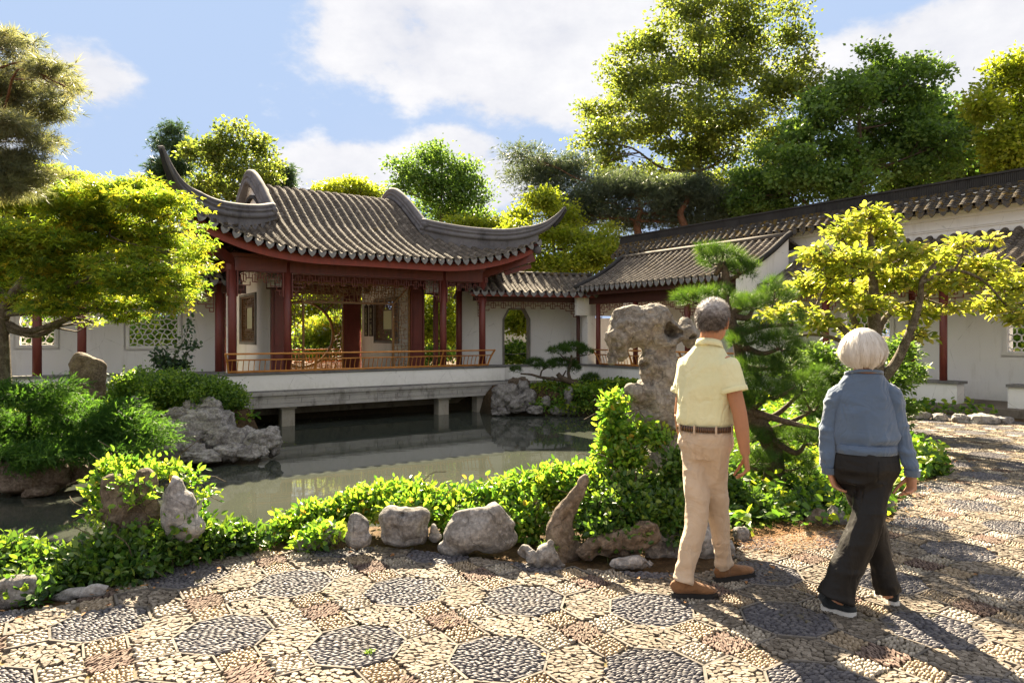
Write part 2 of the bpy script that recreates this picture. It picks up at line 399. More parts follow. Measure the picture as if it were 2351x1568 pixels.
# ------------------------------------------------------------------ terrain, pond, paving
WZ = -0.86
POND = np.array([(-14, 3.6), (-5.2, 4.3), (-3.1, 4.75), (-2.6, 5.3), (-1.6, 5.75), (-.5, 5.85), (.4, 5.75), (1.1, 6.2), (1.75, 6.9), (2.3, 8.2), (2.9, 11),
                 (3.3, 14), (3.7, 17), (3.5, 18.9), (2.4, 20.5), (1.0, 20.75), (-.5, 20.9), (-1.2, 22.3), (-4.5, 21), (-9.4, 17.6), (-7.6, 15.6), (-6.2, 15.0), (-5.6, 14.7),
                 (-5.7, 14.3), (-6.8, 13.8), (-7.2, 12.7), (-7.6, 11.8), (-8.6, 11.3), (-10, 11.0), (-14, 10.3)])
def sdf_poly(Q, poly):
    d = np.full(len(Q), 1e9); ins = np.zeros(len(Q), bool); n = len(poly)
    for i in range(n):
        a = poly[i]; b = poly[(i+1) % n]; e = b-a; w = Q-a
        t = np.clip((w@e)/(e@e), 0, 1); d = np.minimum(d, np.linalg.norm(w-t[:, None]*e, axis=1))
        c = ((a[1] > Q[:, 1]) != (b[1] > Q[:, 1])) & (Q[:, 0] < (b[0]-a[0])*(Q[:, 1]-a[1])/(b[1]-a[1]+1e-12)+a[0])
        ins ^= c
    return np.where(ins, -d, d)
gx = np.concatenate([[-600, -200, -80, -40, -25], np.arange(-16, 16, .22), [18, 25, 40, 80, 200, 600]])
gy = np.concatenate([[-200, -50, -10, 0], np.arange(1.5, 26, .22), [28, 33, 45, 80, 200, 700]])
XX, YY = np.meshgrid(gx, gy); Q = np.stack([XX.ravel(), YY.ravel()], 1); sd = sdf_poly(Q, POND)
H = -.03 - 1.5*(1-np.clip((sd+.55)/.62, 0, 1)**2*(3-2*np.clip((sd+.55)/.62, 0, 1)))
nz = vnoise(np.concatenate([Q*1.7, np.zeros((len(Q), 1))], 1), 3)
H = H + np.where(sd < .1, nz*.06, 0)
nx = len(gx); ny = len(gy); mb = MB()
jj, ii = np.meshgrid(np.arange(ny-1), np.arange(nx-1), indexing='ij'); b0 = (jj*nx+ii).ravel()
mb.add(np.stack([Q[:, 0], Q[:, 1], H], 1), np.stack([b0, b0+1, b0+nx+1, b0+nx], 1))
t = NT('soil_with_leaf_litter'); a = t.noise(14, 8, .7); b = t.noise(60, 5, .7); g = t.noise(.5, 4)
c = t.ramp(a, [(.3, (.035, .022, .012)), (.5, (.075, .05, .028)), (.7, (.15, .10, .055))]); c = t.mix(t.mr(b, .58, .7, 0, .7), c, (.26, .13, .05))
c = t.mix(t.mr(t.sepz(), -.2, -.9, 0, .8), c, (.03, .028, .018))
M['soil'] = t.fin(t.bsdf(c, .95, t.bump(b, .8, .02), .1))
structure('ground', mb, M['soil'], True)

mb = MB(); mb.add([(-15, 3, WZ), (6, 3, WZ), (6, 25, WZ), (-15, 25, WZ)], [[0, 1, 2, 3]])
t = NT('pond_water'); w1 = t.noise(2.2, 3, .5, stretch=(1, 1.6, 1)); w2 = t.noise(.6, 2, .5); m_ = t.noise(.35, 4, .6)
c = t.ramp(m_, [(.3, (.040, .046, .036)), (.7, (.054, .060, .048))])
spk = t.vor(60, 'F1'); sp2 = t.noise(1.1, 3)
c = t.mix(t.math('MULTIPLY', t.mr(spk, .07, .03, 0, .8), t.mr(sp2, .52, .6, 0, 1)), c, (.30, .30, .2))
h = t.math('ADD', w1, t.math('MULTIPLY', w2, 1.5))
M['water'] = t.fin(t.bsdf(c, .035, t.bump(h, .10, .012), .5, IOR=1.34))
structure('pond_water', mb, M['water'])

PAVE = np.array([(-7, 1.0), (-7, 3.2), (-2.95, 3.85), (-2.62, 3.98), (-2.50, 4.26), (-2.27, 4.62), (-1.82, 4.97), (-1.475, 4.93), (-1.04, 5.05), (-.54, 4.92), (.013, 4.72), (.354, 4.60),
                 (.646, 4.55), (.977, 4.50), (1.26, 4.50), (1.52, 4.72), (1.75, 5.22), (2.33, 5.42), (2.75, 5.50), (3.2, 5.75), (3.55, 6.3), (4.2, 7.1), (4.9, 7.65), (5.35, 8.35), (5.6, 9.2), (6.0, 10.6), (6.8, 12.3), (7.4, 13.1),
                 (8.3, 13.5), (11.2, 9.2), (17, 0.5), (17, -3), (-7, -3)])
mb = MB(); mb.add([(x, y, -.014) for x, y in PAVE], [list(range(len(PAVE)))])
t = NT('paving_mortar'); a = t.noise(5, 7, .7); b = t.noise(45, 5, .7)
c = t.ramp(b, [(.3, (.085, .072, .058)), (.7, (.19, .16, .125))]); c = t.mix(t.mr(a, .56, .66, 0, .8), c, (.19, .12, .02)); c = t.mix(t.mr(t.noise(8, 5, .7), .58, .64, 0, .8), c, (.06, .07, .02))
M['mortar'] = t.fin(t.bsdf(c, .95, t.bump(b, .6, .006), .15))
paving = structure('paving', mb, M['mortar'])

def pebble_mat(name, stops, rough, spec, bumpd=.002):
    t = NT(name); v = t.attr(); n = t.noise(90, 5, .6); d = t.noise(1.6, 5, .6)
    c = t.ramp(v, stops); c = t.mix(t.mr(n, .35, .7, 0, .3), c, t.mix(1.0, c, (.6, .58, .55), 'MULTIPLY'))
    c = t.mix(t.mr(d, .52, .70, 0, .5), c, (.13, .105, .075)); d2 = t.noise(.55, 5, .65); c = t.mix(t.mr(d2, .5, .68, 0, .35), c, t.mix(1.0, c, (.55, .52, .46), 'MULTIPLY')); ms_ = t.noise(3.3, 6, .7); c = t.mix(t.mr(ms_, .62, .68, 0, .6), c, (.13, .105, .03))
    return t.fin(t.bsdf(c, t.mr(n, .3, .7, rough-.07, rough+.12), t.bump(n, .3, bumpd), spec))
M['peb_black'] = pebble_mat('black_pebble', [(0, (.050, .047, .056)), (.5, (.085, .081, .092)), (.85, (.13, .122, .13)), (1, (.19, .17, .16))], .56, .35)
M['peb_cream'] = pebble_mat('cream_pebble', [(0, (.18, .15, .115)), (.5, (.29, .25, .195)), (1, (.42, .37, .30))], .5, .4)
M['peb_orange'] = pebble_mat('ochre_pebble', [(0, (.17, .125, .08)), (.5, (.27, .205, .13)), (1, (.37, .295, .21))], .5, .4)
M['chip_beige'] = pebble_mat('beige_stone_chip', [(0, (.11, .092, .072)), (.5, (.185, .156, .125)), (1, (.29, .25, .205))], .8, .2, .004)
M['chip_red'] = pebble_mat('red_brick_shard', [(0, (.085, .058, .05)), (.5, (.15, .108, .09)), (1, (.24, .18, .15))], .85, .15, .004)
M['edging'] = concrete('thin_grey_edging', (.10, .09, .08), (.20, .175, .15), (.05, .045, .04))
PM = [M['peb_black'], M['peb_cream'], M['peb_orange'], M['chip_beige'], M['chip_red'], M['edging']]

SA = .735; S = SA*.2612; TH = R(-10.5)
UU = np.array([cos(TH), sin(TH)]); VV = np.array([-sin(TH), cos(TH)]); OO = np.array([-.652, 4.163])
def regpoly(n, apo, rot):
    r = apo/cos(pi/n); return [(r*cos(rot+2*pi*k/n), r*sin(rot+2*pi*k/n)) for k in range(n)]
OCT = np.array(regpoly(8, 1.2071*S, pi/8)); SQ = np.array([(S/2, S/2), (-S/2, S/2), (-S/2, -S/2), (S/2, -S/2)])
HEX = np.array([(S/sqrt(2), S/2), (0, S/2+S/sqrt(2)), (-S/sqrt(2), S/2), (-S/sqrt(2), -S/2), (0, -S/2-S/sqrt(2)), (S/sqrt(2), -S/2)])  # gap along x
def inside(Pn, poly, inset):
    ok = np.ones(len(Pn), bool); n = len(poly)
    for i in range(n):
        a = poly[i]; e = poly[(i+1) % n]-a; nn = np.array([-e[1], e[0]])/np.linalg.norm(e); ok &= ((Pn-a)@nn) > inset
    return ok
def fill(poly, lx, ly, ang, inset=.014, jit=.16, sz=1.04):
    """pieces lx by ly laid in bonded rows; returns x, y, angle, sx, sy"""
    r = .30; out = []; y = -r; k = 0
    while y < r:
        x = -r + (k % 2)*lx*.5 + rng.uniform(-.2, .2)*lx
        while x < r:
            l = lx*rng.uniform(.78, 1.2); out.append((x+l/2, y+rng.normal()*ly*jit, rng.normal()*.16, l*sz/2, ly*sz/2*rng.uniform(.88, 1.15))); x += l*.98
        y += ly*.93; k += 1
    A = np.array(out); c, s_ = cos(ang), sin(ang)
    X = A[:, 0]*c-A[:, 1]*s_; Y = A[:, 0]*s_+A[:, 1]*c
    A = np.stack([X, Y, A[:, 2]+ang, A[:, 3], A[:, 4]], 1); A = A[inside(A[:, :2], poly, inset)]
    return A
NV = 5
def variants(poly, lx, ly, angs, **k): return [fill(poly, lx, ly, angs[i % len(angs)]+rng.normal()*.1, **k) for i in range(NV)]
V_oct = variants(OCT, .037, .0165, [.1, .25, -.1, .4, 0], sz=1.14, inset=.010)
V_hexh = variants(HEX, .036, .020, [.3, .1, -.3], jit=.3, sz=1.2, inset=.011)
V_hexv = variants(HEX, .031, .024, [1.3, 1.1, 1.6], jit=.35, sz=1.2, inset=.011)
V_red = variants(SQ, .040, .0105, [.8, .7, 1.0], jit=.15, inset=.004, sz=1.15)
V_sqA = variants(SQ, .029, .0185, [0.1, .8, 1.5], inset=.012)
V_sqB = variants(SQ, .032, .0195, [.75, .1, 1.2], inset=.012)
# piece shapes
def dome(n, rings):
    V = []; F = []; a = np.arange(n)*2*pi/n; j = np.arange(n)
    for i, (r, z) in enumerate(rings): V.append(np.stack([r*np.cos(a+i*.3), r*np.sin(a+i*.3), np.full(n, z)], 1))
    k = len(rings); V.append(np.array([[0, 0, 1.0]])); T = []
    for i in range(k-1): T.append(np.stack([i*n+j, i*n+(j+1) % n, (i+1)*n+(j+1) % n], 1)); T.append(np.stack([i*n+j, (i+1)*n+(j+1) % n, (i+1)*n+j], 1))
    T.append(np.stack([(k-1)*n+j, (k-1)*n+(j+1) % n, np.full(n, k*n)], 1))
    return np.concatenate(V), np.concatenate(T)
D_hi = dome(8, [(1, 0), (.95, .35), (.66, .82)]); D_mid = dome(6, [(1, .05), (.72, .78)]); D_lo = dome(6, [(1, .15)])
def chip(seed, n=6):
    r_ = np.random.default_rng(seed); a = np.sort(np.arange(n)*2*pi/n + r_.uniform(-.35, .35, n)); rr = r_.uniform(.8, 1.2, n)
    j = np.arange(n); V = np.concatenate([np.stack([rr*np.cos(a), rr*np.sin(a), np.zeros(n)], 1), np.stack([rr*.93*np.cos(a), rr*.93*np.sin(a), 1+r_.uniform(-.15, .15, n)], 1), [[0, 0, 1.05]]])
    T = [np.stack([j, (j+1) % n, n+(j+1) % n], 1), np.stack([j, n+(j+1) % n, n+j], 1), np.stack([n+j, n+(j+1) % n, np.full(n, 2*n)], 1)]
    return V, np.concatenate(T)
CH = [chip(i) for i in range(4)]; CHL = [chip(i, 4) for i in range(4)]
def frustum_ok(c, marg=.9):
    return (np.abs(c[:, 0]) < .75*c[:, 1]*1.03+marg) & (c[:, 1] > 2.75) & (c[:, 1] < 15)
cells = np.array([OO+i*UU*SA+j*VV*SA for i in range(-12, 26) for j in range(-6, 24)])
cells = cells[(np.abs(cells[:, 0]) < .78*cells[:, 1]+1.3) & (cells[:, 1] > 2.2) & (cells[:, 1] < 15.5)]; cells = cells[sdf_poly(cells, PAVE) < .5]
rows = []   # x, y, ang, sx, sy, kind, height
def put(vars_, centres, rot, kind, hgt):
    idx = rng.integers(0, NV, len(centres)); cth, sth = np.cos(rot), np.sin(rot)
    for k in range(NV):
        A = vars_[k]; cc = centres[idx == k]
        if not len(cc) or not len(A): continue
        X = A[:, 0]*cth-A[:, 1]*sth; Y = A[:, 0]*sth+A[:, 1]*cth
        B = np.stack([(cc[:, 0:1]+X).ravel(), (cc[:, 1:2]+Y).ravel(), np.tile(A[:, 2]+rot, len(cc)), np.tile(A[:, 3], len(cc)), np.tile(A[:, 4], len(cc))], 1)
        B[:, :2] += rng.normal(size=(len(B), 2))*.0015; B[:, 2] += rng.normal(size=len(B))*.12
        rows.append(np.concatenate([B, np.full((len(B), 1), kind), hgt*rng.uniform(.75, 1.2, (len(B), 1))], 1))
put(V_oct, cells, TH, 0, .0135)
put(V_hexh, cells+UU*SA/2, TH, 3, .011); put(V_hexv, cells+VV*SA/2, TH+pi/2, 3, .011)
fc = cells+(UU+VV)*SA/2; put(V_red, fc, TH+pi/4, 4, .012)
for k in range(4):
    d = R(45+90*k)+TH; put(V_sqA if k % 2 else V_sqB, fc+np.array([cos(d), sin(d)])*S, TH+pi/4, 1 if k % 2 == 0 else 2, .0145)
PC = np.concatenate(rows)
sdv = sdf_poly(PC[:, :2], PAVE); PC = PC[(sdv < -.01) & frustum_ok(PC, .6)]
PC = PC[np.argsort(PC[:, 1])]
slope = fbm(np.concatenate([PC[:, :2]*.9, np.zeros((len(PC), 1))], 1), 2, 5)*.004
PC = np.concatenate([PC, slope[:, None], rng.uniform(0, 1, (len(PC), 1))], 1)
tone = fbm(np.concatenate([PC[:, :2]*.7, np.ones((len(PC), 1))], 1), 2, 9)*.18
PC[:, 8] = np.clip(PC[:, 8]*.85+.08+tone, 0, 1)
def emit(mb, A, tmpl, kinds_m):
    V, T = tmpl; n = len(A); k = len(V)
    if n == 0: return
    x = V[:, 0][None]*A[:, 3:4]; y = V[:, 1][None]*A[:, 4:5]; c = np.cos(A[:, 2:3]); s_ = np.sin(A[:, 2:3])
    tilt = rng.normal(size=(n, 2))*.10
    z = V[:, 2][None]*A[:, 6:7] + A[:, 7:8] - .009 + tilt[:, 0:1]*x + tilt[:, 1:2]*y
    W = np.stack([A[:, 0:1]+x*c-y*s_, A[:, 1:2]+x*s_+y*c, z], 2).reshape(-1, 3)
    F = (T[None]+(np.arange(n)*k)[:, None, None]).reshape(-1, 3)
    mb.add(W, F, np.repeat(A[:, 8], k), kinds_m)
near = PC[PC[:, 1] > 2.75]
is_peb = near[:, 5] < 2.5
single_peb = np.zeros(len(near), bool); ip = np.where(is_peb & (near[:, 1] > 3.08) & (np.abs(near[:, 0]) < .75*near[:, 1]))[0][:300]; single_peb[ip] = True
ic = np.where(~is_peb & (near[:, 1] > 3.08) & (np.abs(near[:, 0]) < .75*near[:, 1]))[0][:300]; single_peb[ic] = True
KN = ['pebble', 'pebble', 'pebble', 'stone_chip', 'brick_shard']
base_me = {}
for kd in range(5):
    for v in range(4):
        m_ = MB(); V, T = (D_hi if kd < 3 else CH[v]); m_.add(V, T, (v+.5)/4); base_me[kd, v] = m_.mesh(KN[kd], PM[kd], kd < 3)
for a in near[single_peb]:
    kd = int(a[5]); v = int(min(3, a[8]*4))
    place_mesh(KN[kd], base_me[kd, v], paving, (a[0], a[1], a[7]-.009), a[2], (a[3], a[4], a[6]))
rest = near[~single_peb]
mp_, mc_ = MB(), MB()
for kd in range(5):
    A = rest[rest[:, 5] == kd]; d = A[:, 1]
    if kd < 3:
        emit(mp_, A[d < 5.2], D_hi, kd); emit(mp_, A[(d >= 5.2) & (d < 7.5)], D_mid, kd)
        B = A[d >= 7.5]; B[:, 6] *= 1.1; emit(mp_, B, D_lo, kd)
    else:
        A4 = rng.integers(0, 4, len(A))
        for v in range(4):
            B = A[A4 == v]; emit(mc_, B[B[:, 1] < 7], CH[v], kd-3); emit(mc_, B[B[:, 1] >= 7], CHL[v], kd-3)
part('pebbles', mp_, PM[:3], paving, True, kind='stuff')
part('stone_chips', mc_, PM[3:5], paving, False, kind='stuff')
# thin slabs on edge round the octagons and the long sides of the hexagons
segs = []
cU = lambda v: v[0]*UU+v[1]*VV
for c0 in cells:
    for k in range(8):
        a = OCT[k]; b = OCT[(k+1) % 8]; segs.append((c0+cU(a), c0+cU(b)))
    f0 = c0+(UU+VV)*SA/2
    for k in range(4):
        d = R(45+90*k); e = np.array([cos(d), sin(d)]); n_ = np.array([-e[1], e[0]])
        for sgn in (-1, 1):
            segs.append((f0+cU(e*S*.5+n_*S/2*sgn), f0+cU(e*S*1.5+n_*S/2*sgn)))
segs = [s_ for s_ in segs if rng.uniform() > .16]
mid = np.array([(a+b)/2 for a, b in segs]); keep = (sdf_poly(mid, PAVE) < -.04) & frustum_ok(mid, .6)
segs = [s_ for s_, k in zip(segs, keep) if k]; segs.sort(key=lambda s_: s_[0][1]+s_[1][1])
uf = Frame(0, 0, 0); sl = MB(); sl.box(uf, -.5, .5, -.5, .5, -.5, .5, .4); sl_me = sl.mesh('edging_slab', M['edging'])
rest_s = MB(); n_s = 0
for i, (a, b) in enumerate(segs):
    L = np.linalg.norm(b-a); m = (a+b)/2; ang = math.atan2(*(b-a)[::-1])+rng.normal()*.02; w = rng.uniform(.010, .015); zt = rng.uniform(.001, .007)
    n = 2 if rng.uniform() < .4 else 1
    if n_s < 300 and m[1] > 3.05 and abs(m[0]) < .76*m[1]:
        n_s += 1; place_mesh('edging_slab', sl_me, paving, (m[0], m[1], zt-.02), ang, (L*.97, w, .04))
    else:
        fr = Frame(m[0], m[1], ang)
        if n == 2:
            g = rng.uniform(-.2, .2)*L; rest_s.box(fr, -L*.48, g-.002, -w/2, w/2, -.03, zt); rest_s.box(fr, g+.002, L*.48, -w/2, w/2, -.03, zt+rng.normal()*.002)
        else: rest_s.box(fr, -L*.485, L*.485, -w/2, w/2, -.03, zt)
part('edging_slabs', rest_s, M['edging'], paving, kind='stuff')
print('paving pieces', len(PC), 'edging', len(segs))
# ------------------------------------------------------------------ buildings: shared builders
def catmull(pts, n=8):
    P_ = np.asarray(pts, float); P_ = np.concatenate([[2*P_[0]-P_[1]], P_, [2*P_[-1]-P_[-2]]]); out = []
    for i in range(1, len(P_)-2):
        for t in np.arange(n)/n:
            a, b, c, d = P_[i-1], P_[i], P_[i+1], P_[i+2]
            out.append(.5*((2*b)+(-a+c)*t+(2*a-5*b+4*c-d)*t*t+(-a+3*b-3*c+d)*t**3))
    out.append(P_[-2]); return np.array(out)

def cover_tmpl(r, L, n=6):
    a = np.linspace(0, pi, n+1); V = []
    for rr, y, dz in ((r*1.06, 0, .012), (r*.94, L, 0), (r*.80, 0, .006)):
        V.append(np.stack([rr*np.cos(a), np.full(n+1, y), rr*.92*np.sin(a)+dz], 1))
    j = np.arange(n); k = n+1
    F = [np.stack([j, j+1, k+j+1, k+j], 1), np.stack([j, 2*k+j, 2*k+j+1, j+1], 1)]
    return np.concatenate(V), np.concatenate(F)
def pan_tmpl(w, L, n=4):
    x = np.linspace(-w, w, n+1); V = []
    for y, dz in ((0, .016), (L, 0), (0, .0)):
        V.append(np.stack([x, np.full(n+1, y), .045*(x/w)**2+dz-.02], 1))
    j = np.arange(n); k = n+1
    return np.concatenate(V), np.concatenate([np.stack([j, j+1, k+j+1, k+j], 1), np.stack([j, 2*k+j, 2*k+j+1, j+1], 1)])
def drip_tmpl(w, h):
    x = np.array([-w, -w*.93, -w*.6, -w*.2, 0, w*.2, w*.6, w*.93, w]); zt = .05*(x/w)**2-.02
    zb = zt - h*np.array([.12, .42, .72, .88, 1.0, .88, .72, .42, .12]); k = len(x)
    V = np.concatenate([np.stack([x, np.full(k, -.012), zt+.012], 1), np.stack([x, np.full(k, -.03)-.02*np.abs(zb)/h, zb], 1), np.stack([x, np.full(k, .012), zt+.012], 1), np.stack([x, np.full(k, -.006), zb], 1)])
    j = np.arange(k-1)
    return V, np.concatenate([np.stack([j, k+j, k+j+1, j+1], 1), np.stack([2*k+j, 2*k+j+1, 3*k+j+1, 3*k+j], 1), np.stack([k+j, 3*k+j, 3*k+j+1, k+j+1], 1), np.stack([j, j+1, 2*k+j+1, 2*k+j], 1)])
def stamp(mb, tmpl, O, X, Y, Z, var, m=0):
    V, F = tmpl; n = len(O); k = len(V)
    W = O[:, None]+V[None, :, 0:1]*X[:, None]+V[None, :, 1:2]*Y[:, None]+V[None, :, 2:3]*Z[:, None]
    mb.add(W.reshape(-1, 3), (F[None]+(np.arange(n)*k)[:, None, None]).reshape(-1, F.shape[1]), np.repeat(var, k), m)
def unit(v): return v/np.maximum(np.linalg.norm(v, axis=-1, keepdims=True), 1e-9)

def tiled_slope(parent, Sf, us, vmax, vis=.105, r=.078, panw=.085, n_single=0, mat='tile', seed=0, pitch=.27, far=False, drips=True):
    """Sf(u, v) gives the roof surface: u runs along the eave, v up the slope from the eave"""
    rg = np.random.default_rng(seed); oc, op = [], []
    for u in us:
        L = vmax(u)
        if L < .12: continue
        vv = np.arange(0, L, vis) + rg.uniform(-.008, .008); vv[0] = 0
        oc.append(np.stack([np.full(len(vv), u)+rg.normal(size=len(vv))*.003, np.maximum(vv, -.01), np.arange(len(vv))], 1))
        vp = np.arange(.02, max(vmax(u+pitch/2), .13), vis*1.5); op.append(np.stack([np.full(len(vp), u+pitch/2), vp, np.arange(len(vp))], 1))
    def frames(A):
        e = .02; p = Sf(A[:, 0], A[:, 1]); px = Sf(A[:, 0]+e, A[:, 1]); py = Sf(A[:, 0], A[:, 1]+e)
        Y = unit(py-p); X = unit(px-p); X = unit(X-Y*(X*Y).sum(1, keepdims=True)); Z = np.cross(X, Y)
        fl = Z[:, 2] < 0; X[fl] *= -1; Z[fl] *= -1; return p, X, Y, Z
    A = np.concatenate(oc); p, X, Y, Z = frames(A)
    var = np.clip(rg.normal(.42, .2, len(A)) + .25*(A[:, 2] == 0), 0, 1)
    A_ord = np.argsort(A[:, 2]*1.0 + rg.uniform(0, .5, len(A))); sing = np.zeros(len(A), bool); sing[A_ord[:n_single]] = True
    ct = cover_tmpl(r, vis*1.3, 4 if far else 6)
    mb = MB(); stamp(mb, ct, p[~sing], X[~sing], Y[~sing], Z[~sing], var[~sing])
    P2 = np.concatenate(op); p2, X2, Y2, Z2 = frames(P2)
    stamp(mb, pan_tmpl(panw, vis*2.0, 3 if far else 4), p2, X2, Y2, Z2, np.clip(rg.normal(.3, .15, len(P2)), 0, 1))
    part('roof_tiles', mb, M[mat], parent, False, kind='stuff')
    if n_single:
        mes = []
        for v in range(5):
            b = MB(); b.add(ct[0], ct[1], (v+.5)/5); mes.append(b.mesh('roof_tile', M[mat]))
        for i in np.where(sing)[0]:
            q = Matrix([[X[i][k], Y[i][k], Z[i][k]] for k in range(3)]).to_euler()
            place_mesh('roof_tile', mes[int(min(4, var[i]*5))], parent, p[i], rot=q)
    if drips:
        us2 = np.array([u+pitch/2 for u in us]); D = np.stack([us2, np.zeros(len(us2)), np.zeros(len(us2))], 1)
        p3, X3, Y3, Z3 = frames(D); b = MB(); dt = drip_tmpl(panw*1.22, .125); b.add(dt[0], dt[1], .5); dm = b.mesh('drip_tile', M['drip'] if mat == 'tile' else M[mat])
        for i in range(len(D)):
            Yh = np.array([Y3[i][0], Y3[i][1], .25*Y3[i][2]]); Yh = Yh/np.linalg.norm(Yh); Xh = X3[i]-Yh*np.dot(X3[i], Yh); Xh /= np.linalg.norm(Xh); Zh = np.cross(Xh, Yh)
            q = Matrix([[Xh[k], Yh[k], Zh[k]] for k in range(3)]).to_euler(); place_mesh('drip_tile', dm, parent, p3[i]-Z3[i]*.0, rot=q)

def straight_slope(fr, u0, u1, n0, z0, n1, z1, sag=.06, flip=False):
    """a plain pitched slope in a frame: eave at offset n0 height z0, top at n1, z1, with a slight sag"""
    L = math.hypot(n1-n0, z1-z0)
    def Sf(u, v):
        u = np.atleast_1d(u).astype(float); v = np.atleast_1d(v).astype(float); t = v/L
        return fr.pts(np.stack([u, n0+(n1-n0)*t, z0+(z1-z0)*t - sag*np.sin(np.clip(t, 0, 1)*pi)], 1))
    return Sf, L
def slope_deck(mb, Sf, u0, u1, L, off=.07, nu=8, nv=8, c=0, m=0):
    us = np.linspace(u0, u1, nu); vs = np.linspace(.02, L, nv); A = np.array([(u, v) for u in us for v in vs])
    T_ = Sf(A[:, 0], A[:, 1]); V = np.concatenate([T_-[0, 0, .03], T_-[0, 0, .03+off]]); F = []; N = nu*nv
    for i in range(nu-1):
        for j in range(nv-1):
            a = i*nv+j; F += [[a, a+1, a+nv+1, a+nv], [N+a, N+a+nv, N+a+nv+1, N+a+1]]
    for i in range(nu-1):
        for j in (0, nv-1): a = i*nv+j; F.append([a, a+nv, N+a+nv, N+a])
    for j in range(nv-1):
        for i in (0, nu-1): a = i*nv+j; F.append([a, a+1, N+a+1, N+a])
    mb.add(V, np.array(F), c, m)

def fret(mb, fr, p0, p1, q, zt, h=.24, w=.36, t=.014, steps=True, axis='p'):
    """hanging fretwork: stepped meander of thin sticks"""
    def pt(a, z): return fr.pt(a, q, z) if axis == 'p' else fr.pt(q, a, z)
    def st(a0, z0, a1, z1): mb.beam(pt(a0, z0), pt(a1, z1), t, t*1.5)
    st(p0, zt, p1, zt); n = max(2, int(round((p1-p0)/w))); w = (p1-p0)/n
    for i in range(n):
        x = p0+i*w; e = i == 0 or i == n-1; hh = h
        st(x, zt, x, zt-hh*.6); st(x, zt-hh*.6, x+w*.3, zt-hh*.6); st(x+w*.3, zt-hh*.6, x+w*.3, zt-hh*.25); st(x+w*.3, zt-hh*.25, x+w*.75, zt-hh*.25)
        st(x+w*.75, zt-hh*.25, x+w*.75, zt-hh*.85); st(x+w*.75, zt-hh*.6, x+w, zt-hh*.6); st(x+w*.52, zt, x+w*.52, zt-hh); st(x+w*.3, zt-hh, x+w*.75, zt-hh)
        st(x+w*.3, zt-hh, x+w*.3, zt-hh*.6)
    if steps:
        for s_, x in ((1, p0), (-1, p1)):
            st(x+s_*.01, zt, x+s_*.01, zt-h*2.3); st(x, zt-h*1.35, x+s_*w*1.1, zt-h*1.35); st(x+s_*w*1.1, zt-h*1.35, x+s_*w*1.1, zt-h)
            st(x, zt-h*1.8, x+s_*w*.55, zt-h*1.8); st(x+s_*w*.55, zt-h*1.8, x+s_*w*.55, zt-h*1.35); st(x, zt-h*2.25, x+s_*w*.3, zt-h*2.25); st(x+s_*w*.3, zt-h*2.25, x+s_*w*.3, zt-h*1.8)
def crackle(mb, fr, p0, p1, q, z0, z1, cell=.13, t=.014, clip=None, seed=1, axis='p'):
    """cracked-ice lattice: a jittered net of thin sticks"""
    rg = np.random.default_rng(seed); nx = max(1, int(round((p1-p0)/cell))); nz = max(1, int(round((z1-z0)/cell)))
    gx = np.array([[p0+(p1-p0)*i/nx for j in range(nz+1)] for i in range(nx+1)]); gz = np.array([[z0+(z1-z0)*j/nz for j in range(nz+1)] for i in range(nx+1)])
    jx = rg.uniform(-.33, .33, gx.shape)*cell; jz = rg.uniform(-.33, .33, gx.shape)*cell; jx[0] = jx[-1] = 0; jz[:, 0] = jz[:, -1] = 0; gx = gx+jx; gz = gz+jz
    def pt(a, z): return fr.pt(a, q, z) if axis == 'p' else fr.pt(q, a, z)
    def st(a0, z0_, a1, z1_):
        if clip and (clip((a0+a1)/2, (z0_+z1_)/2) or clip(a0, z0_) or clip(a1, z1_)): return
        mb.beam(pt(a0, z0_), pt(a1, z1_), t, t*1.3, up=tuple(fr.pt(0, 1, 0)-fr.pt(0, 0, 0)) if axis == 'p' else tuple(fr.pt(1, 0, 0)-fr.pt(0, 0, 0)))
    for i in range(nx+1):
        for j in range(nz+1):
            if i < nx and rg.uniform() < .84:
                st(gx[i, j], gz[i, j], gx[i+1, j], gz[i+1, j])
            if j < nz and rg.uniform() < .84: st(gx[i, j], gz[i, j], gx[i, j+1], gz[i, j+1])
            if i < nx and j < nz and rg.uniform() < .25:
                mx = (gx[i, j]+gx[i+1, j])/2; mz = (gz[i, j]+gz[i, j+1])/2; st(mx, gz[i, j], mx, mz); st(mx, mz, gx[i, j], mz)
def frame_rect(mb, fr, p0, p1, q, z0, z1, w=.06, d=.06, axis='p', c=0, m=0):
    for a, b, c_, e in ((p0, p1, z0, z0+w), (p0, p1, z1-w, z1), (p0, p0+w, z0+w, z1-w), (p1-w, p1, z0+w, z1-w)):
        if axis == 'p': mb.box(fr, a, b, q-d/2, q+d/2, c_, e, c, m)
        else: mb.box(fr, q-d/2, q+d/2, a, b, c_, e, c, m)
def wall_with_holes(mb, fr, a0, a1, q0, q1, z0, z1, holes, axis='p', m=0):
    """holes: (a0, a1, z0, z1) rectangles, left to right"""
    def bx(x0, x1, y0, y1):
        if x1-x0 < 1e-4 or y1-y0 < 1e-4: return
        if axis == 'p': mb.box(fr, x0, x1, q0, q1, y0, y1, 0, m)
        else: mb.box(fr, q0, q1, x0, x1, y0, y1, 0, m)
    cur = a0
    for (h0, h1, y0, y1) in sorted(holes):
        bx(cur, h0, z0, z1); bx(h0, h1, z0, y0); bx(h0, h1, y1, z1); cur = h1
    bx(cur, a1, z0, z1)
